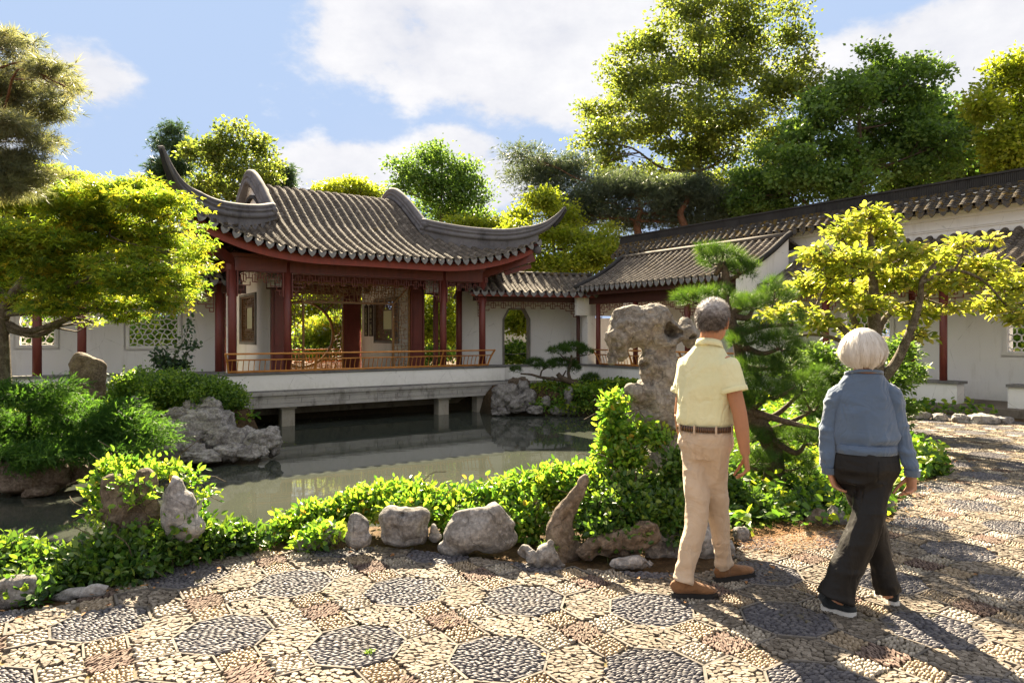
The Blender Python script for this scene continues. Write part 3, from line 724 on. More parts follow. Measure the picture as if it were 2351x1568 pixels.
def column(parent, pos, z0, z1, r=.105, mat='red'):
    mb = MB(); mb.lathe((pos[0], pos[1], 0), [(r, z0+.12), (r*1.0, (z0+z1)/2), (r*.97, z1)], 16)
    o = part('column', mb, M[mat], parent, True)
    b = MB(); b.lathe((pos[0], pos[1], 0), [(r*1.15, z0), (r*1.5, z0+.04), (r*1.5, z0+.09), (r*1.1, z0+.121)], 16)
    part('column_base', b, M['stonetrim'], o, True); return o
def curved_rail(parent, fr, p0, p1, q, z0, dirq=-1, axis='p', posts=None, ends=(1, 1), n_name='railing', over=.24):
    """slanting bench-back railing: curved balusters that lean out over the water"""
    h = .50
    def pt(a, dq, z): return fr.pt(a, q+dirq*dq, z) if axis == 'p' else fr.pt(q+dirq*dq, a, z)
    mb = MB()
    def lean(z): t = z/h; return over*(t**1.3)
    for z, w, hh in ((.035, .05, .05), (.34, .035, .035), (h, .06, .045)):
        ex = .0 if z < .1 else .13*z/h
        mb.beam(pt(p0-ex*ends[0], lean(z), z0+z), pt(p1+ex*ends[1], lean(z), z0+z), w, hh)
    if posts is None: posts = [p0, p1]
    for i, a in enumerate(posts):
        ex = (-1 if a == p0 and ends[0] else (1 if a == p1 and ends[1] else 0))
        pts = catmull([pt(a, 0, z0), pt(a+ex*.03, .05, z0+.15), pt(a+ex*.06, .12, z0+.3), pt(a+ex*.13, over+.01, z0+h+.02)], 4)
        mb.tube(pts, .028, 6, updir=(0, 0, 1))
    L = abs(p1-p0)
    nb = int(L/.55)
    for i in range(nb):
        a = p0+(i+.5)*L/nb; mb.beam(pt(a-.09, 0, z0+.0), pt(a+.09, 0, z0+.0), .05, .05)
    o = part(n_name, mb, M['rail'], parent, True)
    n = int(L/.135); V = []
    b = MB(); prof = catmull([(0, 0, .05), (0, -.015, .15), (0, -.05, .24), (0, -.10, .345)], 3)
    b.tube(prof, .0115, 6, updir=(1, 0, 0)); me = b.mesh('baluster', M['rail'], True)
    if dirq > 0: b2 = MB(); pr = prof.copy(); pr[:, 1] *= -1; b2.tube(pr, .0115, 6, updir=(1, 0, 0)); me = b2.mesh('baluster', M['rail'], True)
    ang = fr.a if axis == 'p' else fr.a-pi/2
    for i in range(n):
        a = p0+(i+.5)*L/n
        place_mesh('baluster', me, o, pt(a, 0.02, z0), ang)
    return o

# ------------------------------------------------------------------ the pavilion over the pond
CP, CQ = 7.63, 22.6
PA = np.array([0, .30, .7, 1.2, 1.8, 2.6, 3.4, 4.2, 5.0, 5.5]); PZ = np.array([6.30, 6.26, 6.10, 5.80, 5.37, 4.80, 4.38, 4.02, 3.72, 3.56])
_fine = np.linspace(0, 5.5, 111); _pz = np.interp(_fine, PA, PZ); _k = np.hanning(11); _k /= _k.sum()
_pz = np.convolve(np.pad(_pz, 5, mode='reflect', reflect_type='odd'), _k, 'valid'); _pz = _pz+0
def prof(a): return np.interp(a, _fine, _pz)
def ext(b): return 5.0+.32*np.clip((b-1.8)/2.97, 0, 2)**2
def extB(a): return 4.77+.32*np.clip((a-2.0)/3.0, 0, 2)**2
def hf(a, b):
    m = np.clip((b-1.6)/3.2, 0, 1.2); return prof(a)+.66*m**2.1*(np.clip(a, 0, 6)/5)**2
def hs(a, b):
    m = np.clip((a-1.8)/3.2, 0, 1.2); return prof(2.6+(b-2.3)*2.4/2.47)+.66*m**2.1*(np.clip(b, 0, 6)/4.77)**2
pav = thing('pavilion', 'open waterside pavilion with upswept grey tiled roof, dark red columns and orange railing', 'pavilion', PF.pt(CP, 20, -.3))
EMP = MB()
# roof deck with its underside
def grid_deck(fn, na, nb, off):
    mb = MB(); A = [(i/na, j/nb) for i in range(na+1) for j in range(nb+1)]; T_ = np.array([fn(*x) for x in A]); N = len(T_)
    V = np.concatenate([T_-[0, 0, .035], T_-[0, 0, off]]); F = []
    for i in range(na):
        for j in range(nb):
            a = i*(nb+1)+j; F += [[a, a+1, a+nb+2, a+nb+1], [N+a, N+a+nb+1, N+a+nb+2, N+a+1]]
    mb.add(V, np.array(F)); return mb
def front_fn(sgn):
    def f(u, v):
        b = (u*2-1)*5.09; ab = abs(b); Ae = ext(ab); at = 0 if ab <= 2.3 else 2.6+(ab-2.3)*(Ae-2.6)/(5.09-2.3)
        a = Ae+(at-Ae)*v; return PF.pt(CP+b, CQ-sgn*a, hf(a, ab))
    return f
def side_fn(sgn):
    def f(u, v):
        a = (u*2-1)*5.32; aa = abs(a); Be = extB(aa); bt = 2.3 if aa <= 2.6 else 2.3+(aa-2.6)*(Be-2.3)/(5.32-2.6)
        b = Be+(bt-Be)*v; return PF.pt(CP+sgn*b, CQ+a, hs(aa, b))
    return f
roof = part('roof', grid_deck(front_fn(1), 40, 14, .11), M['darkwood'], pav)
for nm, fn in (('roof_slope', front_fn(-1)), ('roof_slope', side_fn(-1)), ('roof_slope', side_fn(1))):
    part(nm, grid_deck(fn, 30, 12, .11), [M['tile']] if nm == 'x' else M['darkwood'], roof)
def Sfront(u, v):
    u = np.atleast_1d(u).astype(float); v = np.atleast_1d(v).astype(float); b = np.abs(u-CP); a = ext(b)-v*.885
    z = hf(np.abs(a), b); q = CQ-a; w = PF.pts(np.stack([u, q, z], 1)); return w
def vmax_front(u):
    b = abs(u-CP); Ae = float(ext(b)); at = -.12 if b <= 2.42 else 2.6+(b-2.3)*(Ae-2.6)/(5.09-2.3); return max(0, (Ae-at)/.885)
us = np.arange(CP-18*.27, CP+18.4*.27, .27)
tiled_slope(roof, Sfront, us, vmax_front, vis=.085, n_single=263, seed=3)
def Sleft(u, v):
    u = np.atleast_1d(u).astype(float); v = np.atleast_1d(v).astype(float); a = np.abs(u-CQ); b = extB(a)-v*.885
    return PF.pts(np.stack([CP-b, u, hs(a, b)], 1))
def vmax_left(u):
    a = abs(u-CQ); Be = float(extB(a)); bt = 2.35 if a <= 2.6 else 2.3+(a-2.6)*(Be-2.3)/(5.32-2.6); return max(0, (Be-bt)/.885)
tiled_slope(roof, Sleft, np.arange(CQ-19*.27, CQ+19.4*.27, .27), vmax_left, vis=.10, seed=4, far=True)
# ridge bands
BAND = [(-.12, 0), (-.12, .10), (-.085, .115), (-.085, .15), (-.115, .165), (-.115, .20), (-.09, .215), (-.09, .24), (-.105, .255), (-.09, .31), (-.04, .345), (.04, .345), (.09, .31), (.105, .255), (.09, .24), (.09, .215), (.115, .20), (.115, .165), (.085, .15), (.085, .115), (.12, .10), (.12, 0)]
for sg in (-1, 1):
    a = np.linspace(-2.62, 2.62, 41); path = np.array([PF.pt(CP+sg*2.42, CQ+x, float(prof(abs(x)))-.02+.07*math.exp(-(x/.5)**2)) for x in a])
    mb = MB(); mb.sweep(path, BAND, scale=[(1.15, 1.25)]*len(a)); part('gable_ridge', mb, M['ridge'], roof, True)
    mb = MB(); xs = np.linspace(-2.55, 2.55, 31); zb = float(prof(2.6))-.12
    for q_off, ins, m_ in ((2.25, 0, 0),):
        V = [PF.pt(CP+sg*d, CQ+x, z) for d in (2.2, 2.32) for x in xs for z in (zb, max(zb+.01, float(prof(abs(x)))-.03))]
        n = len(xs)*2; F = []
        for i in range(len(xs)-1):
            k = i*2; F += [[k, k+1, k+3, k+2], [n+k, n+k+2, n+k+3, n+k+1], [k+1, n+k+1, n+k+3, k+3]]
        mb.add(V, np.array(F))
    o = part('gable_wall', mb, M['wall'], roof)
    mb = MB(); path = np.array([PF.pt(CP+sg*2.37, CQ+x, float(prof(abs(x)*1.0))-.42) for x in np.linspace(-1.75, 1.75, 25)]); mb.sweep(path, [(-.06, 0), (-.06, .1), (.06, .1), (.06, 0)])
    part('gable_moulding', mb, M['ridge_dark'], roof)
for sg in (-1, 1):
    for sq in (-1, 1):
        cp = catmull([(2.33, 2.5, 4.98), (2.9, 3.2, 4.76), (3.6, 3.9, 4.60), (4.3, 4.58, 4.53), (4.85, 5.1, 4.62), (5.25, 5.5, 4.86), (5.5, 5.75, 5.18 if sg > 0 else 5.25), (5.66, 5.92, 5.52 if sg > 0 else 5.68)], 7)
        path = np.array([PF.pt(CP+sg*b, CQ+sq*a, z) for b, a, z in cp]); n = len(cp); tt = np.linspace(0, 1, n)
        scl = [(1.1 if t < .6 else 1.1-(t-.6)*1.6, 1.08 if t < .55 else 1.08-(t-.55)*2.0) for t in tt]
        side = np.array([PF.pt(sg*1, -sq*1, 0)-PF.pt(0, 0, 0)])[0]
        mb = MB(); mb.sweep(path, BAND, scale=scl, side=side); part('hip_ridge', mb, M['ridge'], roof, True)
        # plaster skirt between tiles and band
        mb = MB(); V = []; ks = [i for i in range(n) if cp[i][0] <= 5.05]
        nd = unit(side[None])[0]
        for i in ks:
            b, a, z = cp[i]; zs = min(float(hf(min(a, 5.3), b)), z)-.06; w = PF.pt(CP+sg*b, CQ+sq*a, 0)
            for d in (-.085, .085):
                V += [np.array([w[0], w[1], zs])+nd*d*1.25, np.array([w[0], w[1], z+.02])+nd*d]
        V = np.array(V); F = []
        for i in range(len(ks)-1):
            k = i*4; F += [[k, k+1, k+5, k+4], [k+2, k+6, k+7, k+3]]
        k = (len(ks)-1)*4; F += [[k, k+1, k+3, k+2], [0, 2, 3, 1]]
        mb.add(V, np.array(F)); part('ridge_skirt', mb, M['ridge'], roof)
        # curled tip brick course and scroll under the corner
        mb = MB(); tp = path[-12:]-np.array([0, 0, .06]); mb.tube(tp, [(.06*(1-i*.045), .07*(1-i*.03)) for i in range(12)], 6); part('corner_horn', mb, M['ridge_dark'], roof, True)
        mb = MB(); c0 = PF.pt(CP+sg*5.02, CQ+sq*5.27, 0); c0[2] = 4.22; mb.tube([c0-nd*.08, c0+nd*.08], .13, 12); part('corner_scroll', mb, M['ridge'], roof, True)
# fascia board and eave purlins
mb = MB()
def strip(mb, top, h, th, inn):
    top = np.asarray(top); T_ = np.gradient(top, axis=0); T_[:, 2] = 0; T_ = unit(T_); N_ = np.stack([-T_[:, 1], T_[:, 0], 0*T_[:, 0]], 1)*inn
    n = len(top); V = np.concatenate([top, top-[0, 0, h], top+N_*th-[0, 0, h], top+N_*th]); F = []
    for i in range(n-1):
        for k in range(4): F.append([k*n+i, k*n+i+1, ((k+1) % 4)*n+i+1, ((k+1) % 4)*n+i])
    F += [[0, n, 2*n, 3*n], [n-1, 4*n-1, 3*n-1, 2*n-1]]; mb.add(V, np.array(F))
bs = np.linspace(-5.02, 5.02, 61)
strip(mb, [PF.pt(CP+b, CQ-(float(ext(abs(b)))-.13), float(hf(ext(abs(b)), abs(b)))-.03) for b in bs], .27, .06, 1)
aS = np.linspace(-5.15, 5.15, 41)
strip(mb, [PF.pt(CP-(float(extB(abs(a)))-.13), CQ+a, float(hs(abs(a), extB(abs(a))))-.03) for a in aS], .27, .06, -1)
strip(mb, [PF.pt(CP+(float(extB(abs(a)))-.13), CQ+a, float(hs(abs(a), extB(abs(a))))-.03) for a in aS], .27, .06, 1)
part('fascia_board', mb, M['fascia'], pav)
for sg in (-1, 1):
    mb = MB()
    mb.beam(PF.pt(CP+sg*3.77, 18.6, 3.45), PF.pt(CP+sg*4.95, 17.4, 3.98), .16, .22); mb.beam(PF.pt(CP+sg*3.0, 19.4, 3.6), PF.pt(CP+sg*3.9, 18.5, 3.55), .14, .18)
    mb.beam(PF.pt(CP+sg*4.3, 18.1, 3.50), PF.pt(CP+sg*4.9, 17.5, 3.72), .10, .12)
    part('hip_rafter', mb, M['red'], pav)
FL, BZ = .10, .57
cols = [(3.86, 18.6), (5.26, 18.6), (9.99, 18.6), (11.4, 18.6), (3.86, 26.6), (5.26, 26.6), (9.99, 26.6), (11.4, 26.6), (3.86, 20.1), (11.4, 20.1), (3.86, 25.1), (11.4, 25.1)]
for p, q in cols: column(pav, PF.pt(p, q, 0), FL, 3.5, .105)
mb = MB()
for q in (18.6, 26.6): mb.box(PF, 3.7, 11.55, q-.09, q+.09, 3.22, 3.56); mb.box(PF, 3.6, 11.65, q-.13, q+.13, 3.565, 3.66)
for p in (3.86, 11.4): mb.box(PF, p-.09, p+.09, 18.7, 26.5, 3.215, 3.555)
for p in (5.26, 9.99): mb.box(PF, p-.1, p+.1, 18.695, 19.9, 3.21, 3.55)
mb.box(PF, 5.2, 10.05, 20.0, 20.16, 3.13, 3.6)
mb.box(PF, 5.2, 10.05, 25.12, 25.28, 3.13, 3.6)
part('beam', mb, M['red'], pav)
mb = MB(); mb.box(PF, 3.9, 11.36, 18.72, 26.5, 3.67, 3.72); part('ceiling', mb, M['darkwood'], pav)
for i, (p, q) in enumerate(cols[:4]):
    for s_ in (-1, 1):
        mb = MB()
        mb.box(PF, p+s_*.115-.014, p+s_*.115+.014, q-.05, q+.05, 2.55, 3.22); mb.box(PF, p+s_*.13-.012, p+s_*.13+.012, q-.04, q+.04, 2.72, 3.22); part('column_bracket', mb, M['red'], pav)
for p0, p1 in ((3.98, 5.14), (5.38, 9.87), (10.11, 11.28)):
    mb = MB(); fret(mb, PF, p0, p1, 18.6, 3.2, .26, .32); part('hanging_fretwork', mb, M['red'], pav)
    mb = MB(); fret(mb, PF, p0, p1, 26.6, 3.2, .26, .32); part('hanging_fretwork', mb, M['red'], pav)
mb = MB(); fret(mb, PF, 18.72, 20.0, 3.86, 3.2, .26, .32, axis='q'); part('hanging_fretwork', mb, M['red'], pav)
# base, deck, bench wall, piers
mb = MB(); mb.box(PF, 3.3, 12.6, 18.3, 27.2, -.28, FL); part('floor', mb, M['cap'], pav)
mb = MB(); mb.box(PF, 3.0, 12.35, 18.12, 18.5, -.02, .055); mb.box(PF, 3.05, 12.3, 18.17, 18.5, -.10, -.021); mb.box(PF, 3.05, 12.3, 18.2, 18.5, -.24, -.101); mb.box(PF, 3.05, 12.3, 18.175, 18.5, -.34, -.241)
dk = part('deck_edge', mb, M['concrete'], pav)
sb = MB(); sb.box(uf, -.5, .5, -.5, .5, -.5, .5); sbm = sb.mesh('edge_slab', M['concrete'])
x = 3.1
while x < 12.2:
    w = rng.uniform(.5, .95); place_mesh('edge_slab', sbm, dk, PF.pt(x+w/2, 18.192, -.17), A34, (w-.012, .03, .125)); x += w
mb = MB(); mb.box(PF, 3.25, 12.1, 18.35, 18.62, .05, .51); part('bench_wall', mb, M['wall'], pav)
cw = part('capstone_row', (lambda b: (b.box(PF, 3.2, 12.15, 18.33, 18.74, .511, .535), b)[1])(MB()), M['cap'], pav)
cs = MB(); cs.box(uf, -.5, .5, -.5, .5, -.5, .5); csm = cs.mesh('capstone', M['cap']); x = 3.2
while x < 12.1:
    w = rng.uniform(.8, 1.3); w = min(w, 12.15-x); place_mesh('capstone', csm, cw, PF.pt(x+w/2, 18.53, .5535), A34, (w-.006, .44, .035)); x += w
for p in (3.8, 5.2, 9.85, 11.2):
    mb = MB(); mb.box(PF, p-.17, p+.17, 18.3, 18.62, -1.3, -.341); mb.box(PF, p-.21, p+.21, 18.26, 18.66, -.40, -.342); part('pier', mb, M['pier'], pav)
mb = MB(); mb.box(PF, 3.2, 12.3, 20.2, 20.5, -1.5, -.29); mb.box(PF, 3.2, 12.3, 19.1, 19.35, -.62, -.29); part('foundation_wall', mb, M['plinth'], pav)
curved_rail(pav, PF, 3.74, 11.5, 18.45, BZ, -1, posts=[3.74, 5.95, 9.80, 11.5])
curved_rail(pav, PF, 3.74, 11.5, 26.75, BZ-.1, 1, posts=[3.74, 5.95, 9.80, 11.5])
mb = MB(); mb.box(PF, 3.7, 11.6, 26.65, 26.95, FL, BZ-.1); part('bench_wall', mb, M['wall'], pav)
# hall: side walls with carved windows, screens, doors
def carved_window(parent, fr, a0, a1, z0, z1, qf, side, seed):
    """window in a wall at p = qf; side = -1 when its face looks to smaller p"""
    mb = MB(); frame_rect(mb, fr, a0-.07, a1+.07, qf+side*.03, z0-.07, z1+.07, .075, .16, 'q'); w = part('window', mb, M['stonetrim'], parent)
    mb = MB(); frame_rect(mb, fr, a0, a1, qf, z0, z1, .06, .09, 'q'); ca, cz = (a0+a1)/2, (z0+z1)/2+.03; hw, hh = (a1-a0)*.20, (z1-z0)*.23
    frame_rect(mb, fr, ca-hw-.05, ca+hw+.05, qf+side*.005, cz-hh-.05, cz+hh+.05, .055, .07, 'q')
    crackle(mb, fr, a0+.05, a1-.05, qf, z0+.05, z1-.05, .075, .022, lambda a, z: abs(a-ca) < hw and abs(z-cz) < hh, seed, 'q')
    rg = np.random.default_rng(seed)
    for k in range(60):
        a = rg.uniform(a0+.08, a1-.08); z = rg.uniform(z0+.08, z1-.08)
        if abs(a-ca) < hw+.08 and abs(z-cz) < hh+.08: continue
        s_ = rg.uniform(.03, .06); mb.box(fr, qf-.015, qf+.015, a-s_, a+s_, z-s_*.8, z+s_*.8)
    part('carved_screen', mb, M['carved'], parent)
    mb = MB(); mb.box(fr, qf-.008, qf+.008, ca-hw, ca+hw, cz-hh, cz+hh); part('window_pane', mb, M['pane'], parent)
t = NT('pale_window_paper'); M['pane'] = t.fin(t.bsdf((.62, .60, .42), .6, None, .3, Transmission_Weight=.0))
t = NT('pale_milky_pane'); b_ = t.bsdf((.70, .68, .48), .5, None, .3); tr = t.n.new('ShaderNodeBsdfTranslucent'); tr.inputs[0].default_value = (.75, .74, .55, 1)
ms = t.n.new('ShaderNodeMixShader'); ms.inputs[0].default_value = .5; t.l.new(b_, ms.inputs[1]); t.l.new(tr.outputs[0], ms.inputs[2]); M['pane'] = t.fin(ms.outputs[0])
for pw, side, sd in ((5.26, -1, 5), (9.99, -1, 6)):
    wl_ = MB(); wall_with_holes(wl_, PF, 20.2, 25.1, pw-.06, pw+.06, FL, 3.6, [(21.75, 23.75, 1.32, 2.79)], 'q')
    wp = part('side_wall', wl_, M['wall'], pav); carved_window(wp, PF, 21.75, 23.75, 1.32, 2.79, pw, side, sd)
mb = MB(); mb.box(PF, 5.32, 9.93, 20.2, 25.1, 3.4, 3.44); part('hall_ceiling', mb, M['darkwood'], pav)
for a, b in ((5.2, 5.62), (9.56, 10.05)):
    mb = MB(); mb.box(PF, a, b, 20.02, 20.12, FL, 3.13)
    for c0, c1 in ((a+.0, a+.05), (b-.05, b)): mb.box(PF, c0, c1, 19.98, 20.019, FL, 3.13)
    mb.box(PF, a+.09, b-.09, 19.995, 20.019, .4, 1.1); mb.box(PF, a+.09, b-.09, 19.995, 20.019, 1.25, 2.9); part('door_panel', mb, M['red'], pav)
for a, b in ((9.24, 9.93), (5.32, 6.02)):
    mb = MB(); mb.box(PF, a, b, 25.15, 25.24, FL, 3.13)
    for c0, c1, z0, z1 in ((a+.08, b-.08, .35, 1.15), (a+.08, b-.08, 1.3, 2.2), (a+.08, b-.08, 2.35, 2.95)): mb.box(PF, c0, c1, 25.13, 25.149, z0, z1)
    part('door_panel', mb, M['red'], pav)
# front portal of cracked-ice lattice
mb = MB(); q = 20.07
frame_rect(mb, PF, 5.62, 9.56, q, FL, 3.13, .055, .06)
for z in (2.50,): mb.box(PF, 6.12, 9.01, q-.03, q+.03, z, z+.06)
for p in (6.12, 8.96): mb.box(PF, p-.01, p+.045, q-.029, q+.029, FL, 2.5)
mb.beam(PF.pt(9.0, q, 2.52), PF.pt(9.5, q, 3.08), .05, .04); mb.beam(PF.pt(6.14, q, 2.52), PF.pt(5.66, q, 3.08), .05, .04)
crackle(mb, PF, 6.1, 9.05, q, 2.55, 3.09, .115, .015, None, 21); crackle(mb, PF, 5.67, 6.11, q, FL+.05, 3.07, .115, .015, None, 22); crackle(mb, PF, 9.02, 9.51, q, FL+.05, 3.07, .115, .015, None, 23)
part('lattice_screen', mb, M['ginkgo'], pav)
# carved vase-and-cloud frieze hung behind it
mb = MB(); crackle(mb, PF, 5.4, 9.9, 22.0, 2.95, 3.38, .10, .02, None, 24)
for p in (6.9, 8.9):
    mb.lathe(PF.pt(p, 22.0, 0), [(.09, 2.97), (.10, 3.0), (.05, 3.04), (.12, 3.16), (.13, 3.26), (.06, 3.32), (.09, 3.37)], 10)
part('carved_frieze', mb, M['ginkgo'], pav)
# moon gate screen
mb = MB(); q = 25.2; CZ, RR = 1.57, 1.20
crackle(mb, PF, 6.02, 9.24, q, FL+.05, 3.07, .12, .021, lambda p, z: (p-CP)**2+(z-CZ)**2 < (RR+.02)**2, 31)
th = np.linspace(0, 2*pi, 65); th = [t for t in th if CZ+RR*sin(t) > FL]
ring = np.array([PF.pt(CP+RR*cos(t), q, CZ+RR*sin(t)) for t in np.linspace(0, 2*pi, 73)]); mb.tube(ring, [(.05, .055)]*73, 8, cap=False)
for sx in (-1, 1):
    for sz in (1,): mb.beam(PF.pt(CP+sx*.87, q, CZ+sz*.87), PF.pt(CP+sx*1.56, q, CZ+1.5), .05, .05)
frame_rect(mb, PF, 6.02, 9.24, q, FL, 3.13, .055, .07)
part('moon_gate', mb, M['ginkgo'], pav)
mb = MB(); mb.box(PF, 10.33, 10.5, 25.0, 25.2, FL, 3.5); mb.box(PF, 10.6, 10.72, 20.3, 20.45, FL, 3.3); part('door_post', mb, M['red'], pav)

# lanterns and calligraphy boards
t = NT('lantern_glass'); M['lglass'] = t.fin(t.bsdf((.62, .63, .58), .3, None, .5))
def lantern(x, y, Y, label):
    w = P(x, y, Y); w[2] = 2.83; t = thing('hanging_lantern', label, 'lantern', w, 'square lanterns under the pavilion eave'); fr = Frame(w[0], w[1], A34+.5)
    g = MB(); g.box(fr, -.15, .15, -.15, .15, 2.86, 3.26); part('glass_box', g, M['lglass'], t)
    f = MB()
    for z0, z1, r in ((2.82, 2.86, .17), (3.26, 3.30, .17), (3.30, 3.33, .13)): f.box(fr, -r, r, -r, r, z0, z1)
    for sx in (-1, 1):
        for sy in (-1, 1): f.box(fr, sx*.155-.012, sx*.155+.012, sy*.155-.012, sy*.155+.012, 2.86, 3.26)
    for k in range(4):
        f2 = Frame(w[0], w[1], A34+.5+k*pi/2); fret(f, f2, -.14, .14, .153, 3.25, .12, .14, .008, False); f.box(f2, -.004, .004, .15, .156, 2.86, 3.25); f.box(f2, -.14, .14, .15, .156, 3.02, 3.03)
    part('frame', f, M['darkwood'], t); c = MB(); c.tube([(w[0], w[1], 3.33), (w[0], w[1], 3.68)], .008, 5); part('cord', c, M['darkwood'], t)
lantern(632, 645, 18.9, 'hanging lantern beside the left red door panel of the pavilion'); lantern(992, 645, 21.5, 'hanging lantern beside the right red door panel of the pavilion')
t = NT('black_lacquer_board'); M['board'] = t.fin(t.bsdf((.018, .010, .008), .4, None, .4)); t = NT('greyed_gold_paint'); M['goldink'] = t.fin(t.bsdf((.42, .42, .26), .6))
for q0, q1, txt, lb in ((24.42, 24.76, '天光萬古流', 'black calligraphy board beside the dark door, left of the pair'), (23.95, 24.29, '池水一泓碧', 'black calligraphy board nearest the carved window, right of the pair')):
    z0, z1 = 1.50, 2.66; c = PF.pt(9.91, (q0+q1)/2, z0); t = thing('calligraphy_board', lb, 'sign', c, 'calligraphy boards on the pavilion wall')
    mb = MB(); mb.box(PF, 9.895, 9.925, q0, q1, z0, z1); mb.lathe(PF.pt(9.91, (q0+q1)/2, 0), [(.03, z1), (.04, z1+.03), (.01, z1+.06)], 8); part('board', mb, M['board'], t)
    for k, ch in enumerate(txt):
        fc_ = bpy.data.curves.new('lettering', 'FONT'); fc_.body = ch; fc_.size = .21; fc_.align_x = 'CENTER'; fc_.extrude = .003; fc_.offset = .004; fc_.materials.append(M['goldink'])
        tmp = bpy.data.objects.new('tmp', fc_); C.objects.link(tmp); dg = bpy.context.evaluated_depsgraph_get()
        me = bpy.data.meshes.new_from_object(tmp.evaluated_get(dg)); me.name = 'lettering'; bpy.data.objects.remove(tmp)
        o = bpy.data.objects.new('lettering', me); C.objects.link(o); o.parent = t; w = PF.pt(9.889, (q0+q1)/2, z1-.27-k*.205)
        o.location = Vector(w-ORG[t.name]); o.rotation_euler = (R(90), 0, A34-pi/2)

# ------------------------------------------------------------------ link corridor to the right, with the octagonal doorway
LC = Frame(-1.115, 22.04, R(16))
lk = thing('covered_corridor', 'short white corridor with octagon-topped doorway and grey tiled roof beside the pavilion', 'corridor', LC.pt(1.9, .8, 0))
def oct_wall(mb, fr, a0, a1, q0, q1, z0, z1, h0, h1, zt, ch):
    wall_with_holes(mb, fr, a0, a1, q0, q1, z0, z1, [(h0, h1, z0, zt)])
    for s_, x in ((1, h0), (-1, h1)):
        V = [fr.pt(x, q, z) if k == 0 else fr.pt(x+s_*ch[0]*(k == 1), q, zt if k == 1 else z) for q in (q0, q1) for k, z in ((0, zt-ch[1]), (1, zt), (2, zt))]
        V = [fr.pt(x, q, zt-ch[1]) if k == 0 else (fr.pt(x+s_*ch[0], q, zt) if k == 1 else fr.pt(x, q, zt)) for q in (q0, q1) for k in range(3)]
        mb.add(V, [[0, 1, 2], [3, 5, 4]]); mb.add(V, [[0, 3, 4, 1]])
mb = MB(); oct_wall(mb, LC, -.25, 4.0, 1.5, 1.72, 0, 3.05, 1.27, 2.22, 2.46, (.2, .36)); wv = part('wall', mb, M['wall'], lk)
mb = MB()
for a, b in (((1.27, 0), (1.27, 2.10)), ((1.27, 2.10), (1.47, 2.46)), ((1.47, 2.46), (2.02, 2.46)), ((2.02, 2.46), (2.22, 2.10)), ((2.22, 2.10), (2.22, 0))):
    mb.beam(LC.pt(a[0], 1.58, a[1]), LC.pt(b[0], 1.58, b[1]), .05, .32, up=tuple(LC.pt(0, 1, 0)-LC.pt(0, 0, 0)))
part('door_surround', mb, M['stonetrim'], wv)
mb = MB(); mb.box(LC, 3.78, 3.95, .15, 1.5, 0, 3.0); part('end_wall', mb, M['wall'], lk)
mb = MB(); mb.box(LC, -.2, 4.05, .0, .3, .05, .51); mb.box(LC, -.6, 4.1, -.12, .2, -.35, .052); part('bench_wall', mb, M['wall'], lk)
mb = MB(); mb.box(LC, -.2, 4.08, -.03, .36, .511, .572); part('capstone', mb, M['cap'], lk)
mb = MB(); mb.box(LC, -.3, 4.0, -.16, -.125, -.1, .058); part('deck_edge', mb, M['concrete'], lk)
mb = MB(); mb.box(LC, -.3, 4.0, .3, 3.2, -.3, FL); part('floor', mb, M['cap'], lk)
for s_ in (3.55,): column(lk, LC.pt(s_, .18, 0), FL, 2.9, .065, 'darkwood')
mb = MB(); mb.box(LC, -.1, 3.95, .08, .26, 2.66, 2.86); mb.box(LC, -.1, 3.95, -.12, .0, 2.80, 2.88); part('beam', mb, M['darkwood'], lk)
mb = MB(); fret(mb, LC, .05, 3.48, .17, 2.65, .22, .36, .015); part('hanging_fretwork', mb, M['red'], lk)
SfL, LL_ = straight_slope(LC, 0, 4, -.55, 2.92, .85, 3.62, .05)
mb = MB(); slope_deck(mb, SfL, -.35, 4.3, LL_); rf = part('roof', mb, M['darkwood'], lk)
SfB, LB_ = straight_slope(LC, 0, 4, 2.3, 2.92, .85, 3.62, .05)
mb = MB(); slope_deck(mb, SfB, -.35, 4.3, LB_); part('back_slope', mb, M['tile'], rf)
tiled_slope(rf, SfL, np.arange(-.3, 4.25, .27), lambda u: LL_+.03, vis=.075, n_single=60, seed=8)
mb = MB(); mb.sweep([LC.pt(x, .87, 3.60) for x in np.linspace(-.3, 4.3, 8)], [(-.1, 0), (-.09, .08), (0, .12), (.09, .08), (.1, 0)]); part('ridge', mb, M['tile_moss'], rf, True)
mb = MB(); mb.box(LC, -.3, 4.2, -.50, -.46, 2.78, 2.88); part('fascia_board', mb, M['fascia'], lk)
rb = thing('rope_barrier', 'thin grey rope strung across the octagonal doorway', 'rope', LC.pt(1.75, 2.0, FL))
mb = MB(); mb.tube(catmull([LC.pt(1.2, 2.0, .92), LC.pt(1.75, 2.0, .86), LC.pt(2.3, 2.0, .90)], 5), .012, 6); part('rope', mb, M['stonetrim'], rb, True)
mb = MB()
for x in (1.2, 2.3): mb.tube([LC.pt(x, 2.0, FL), LC.pt(x, 2.0, .95)], .015, 6)
part('stake', mb, M['darkwood'], rb)

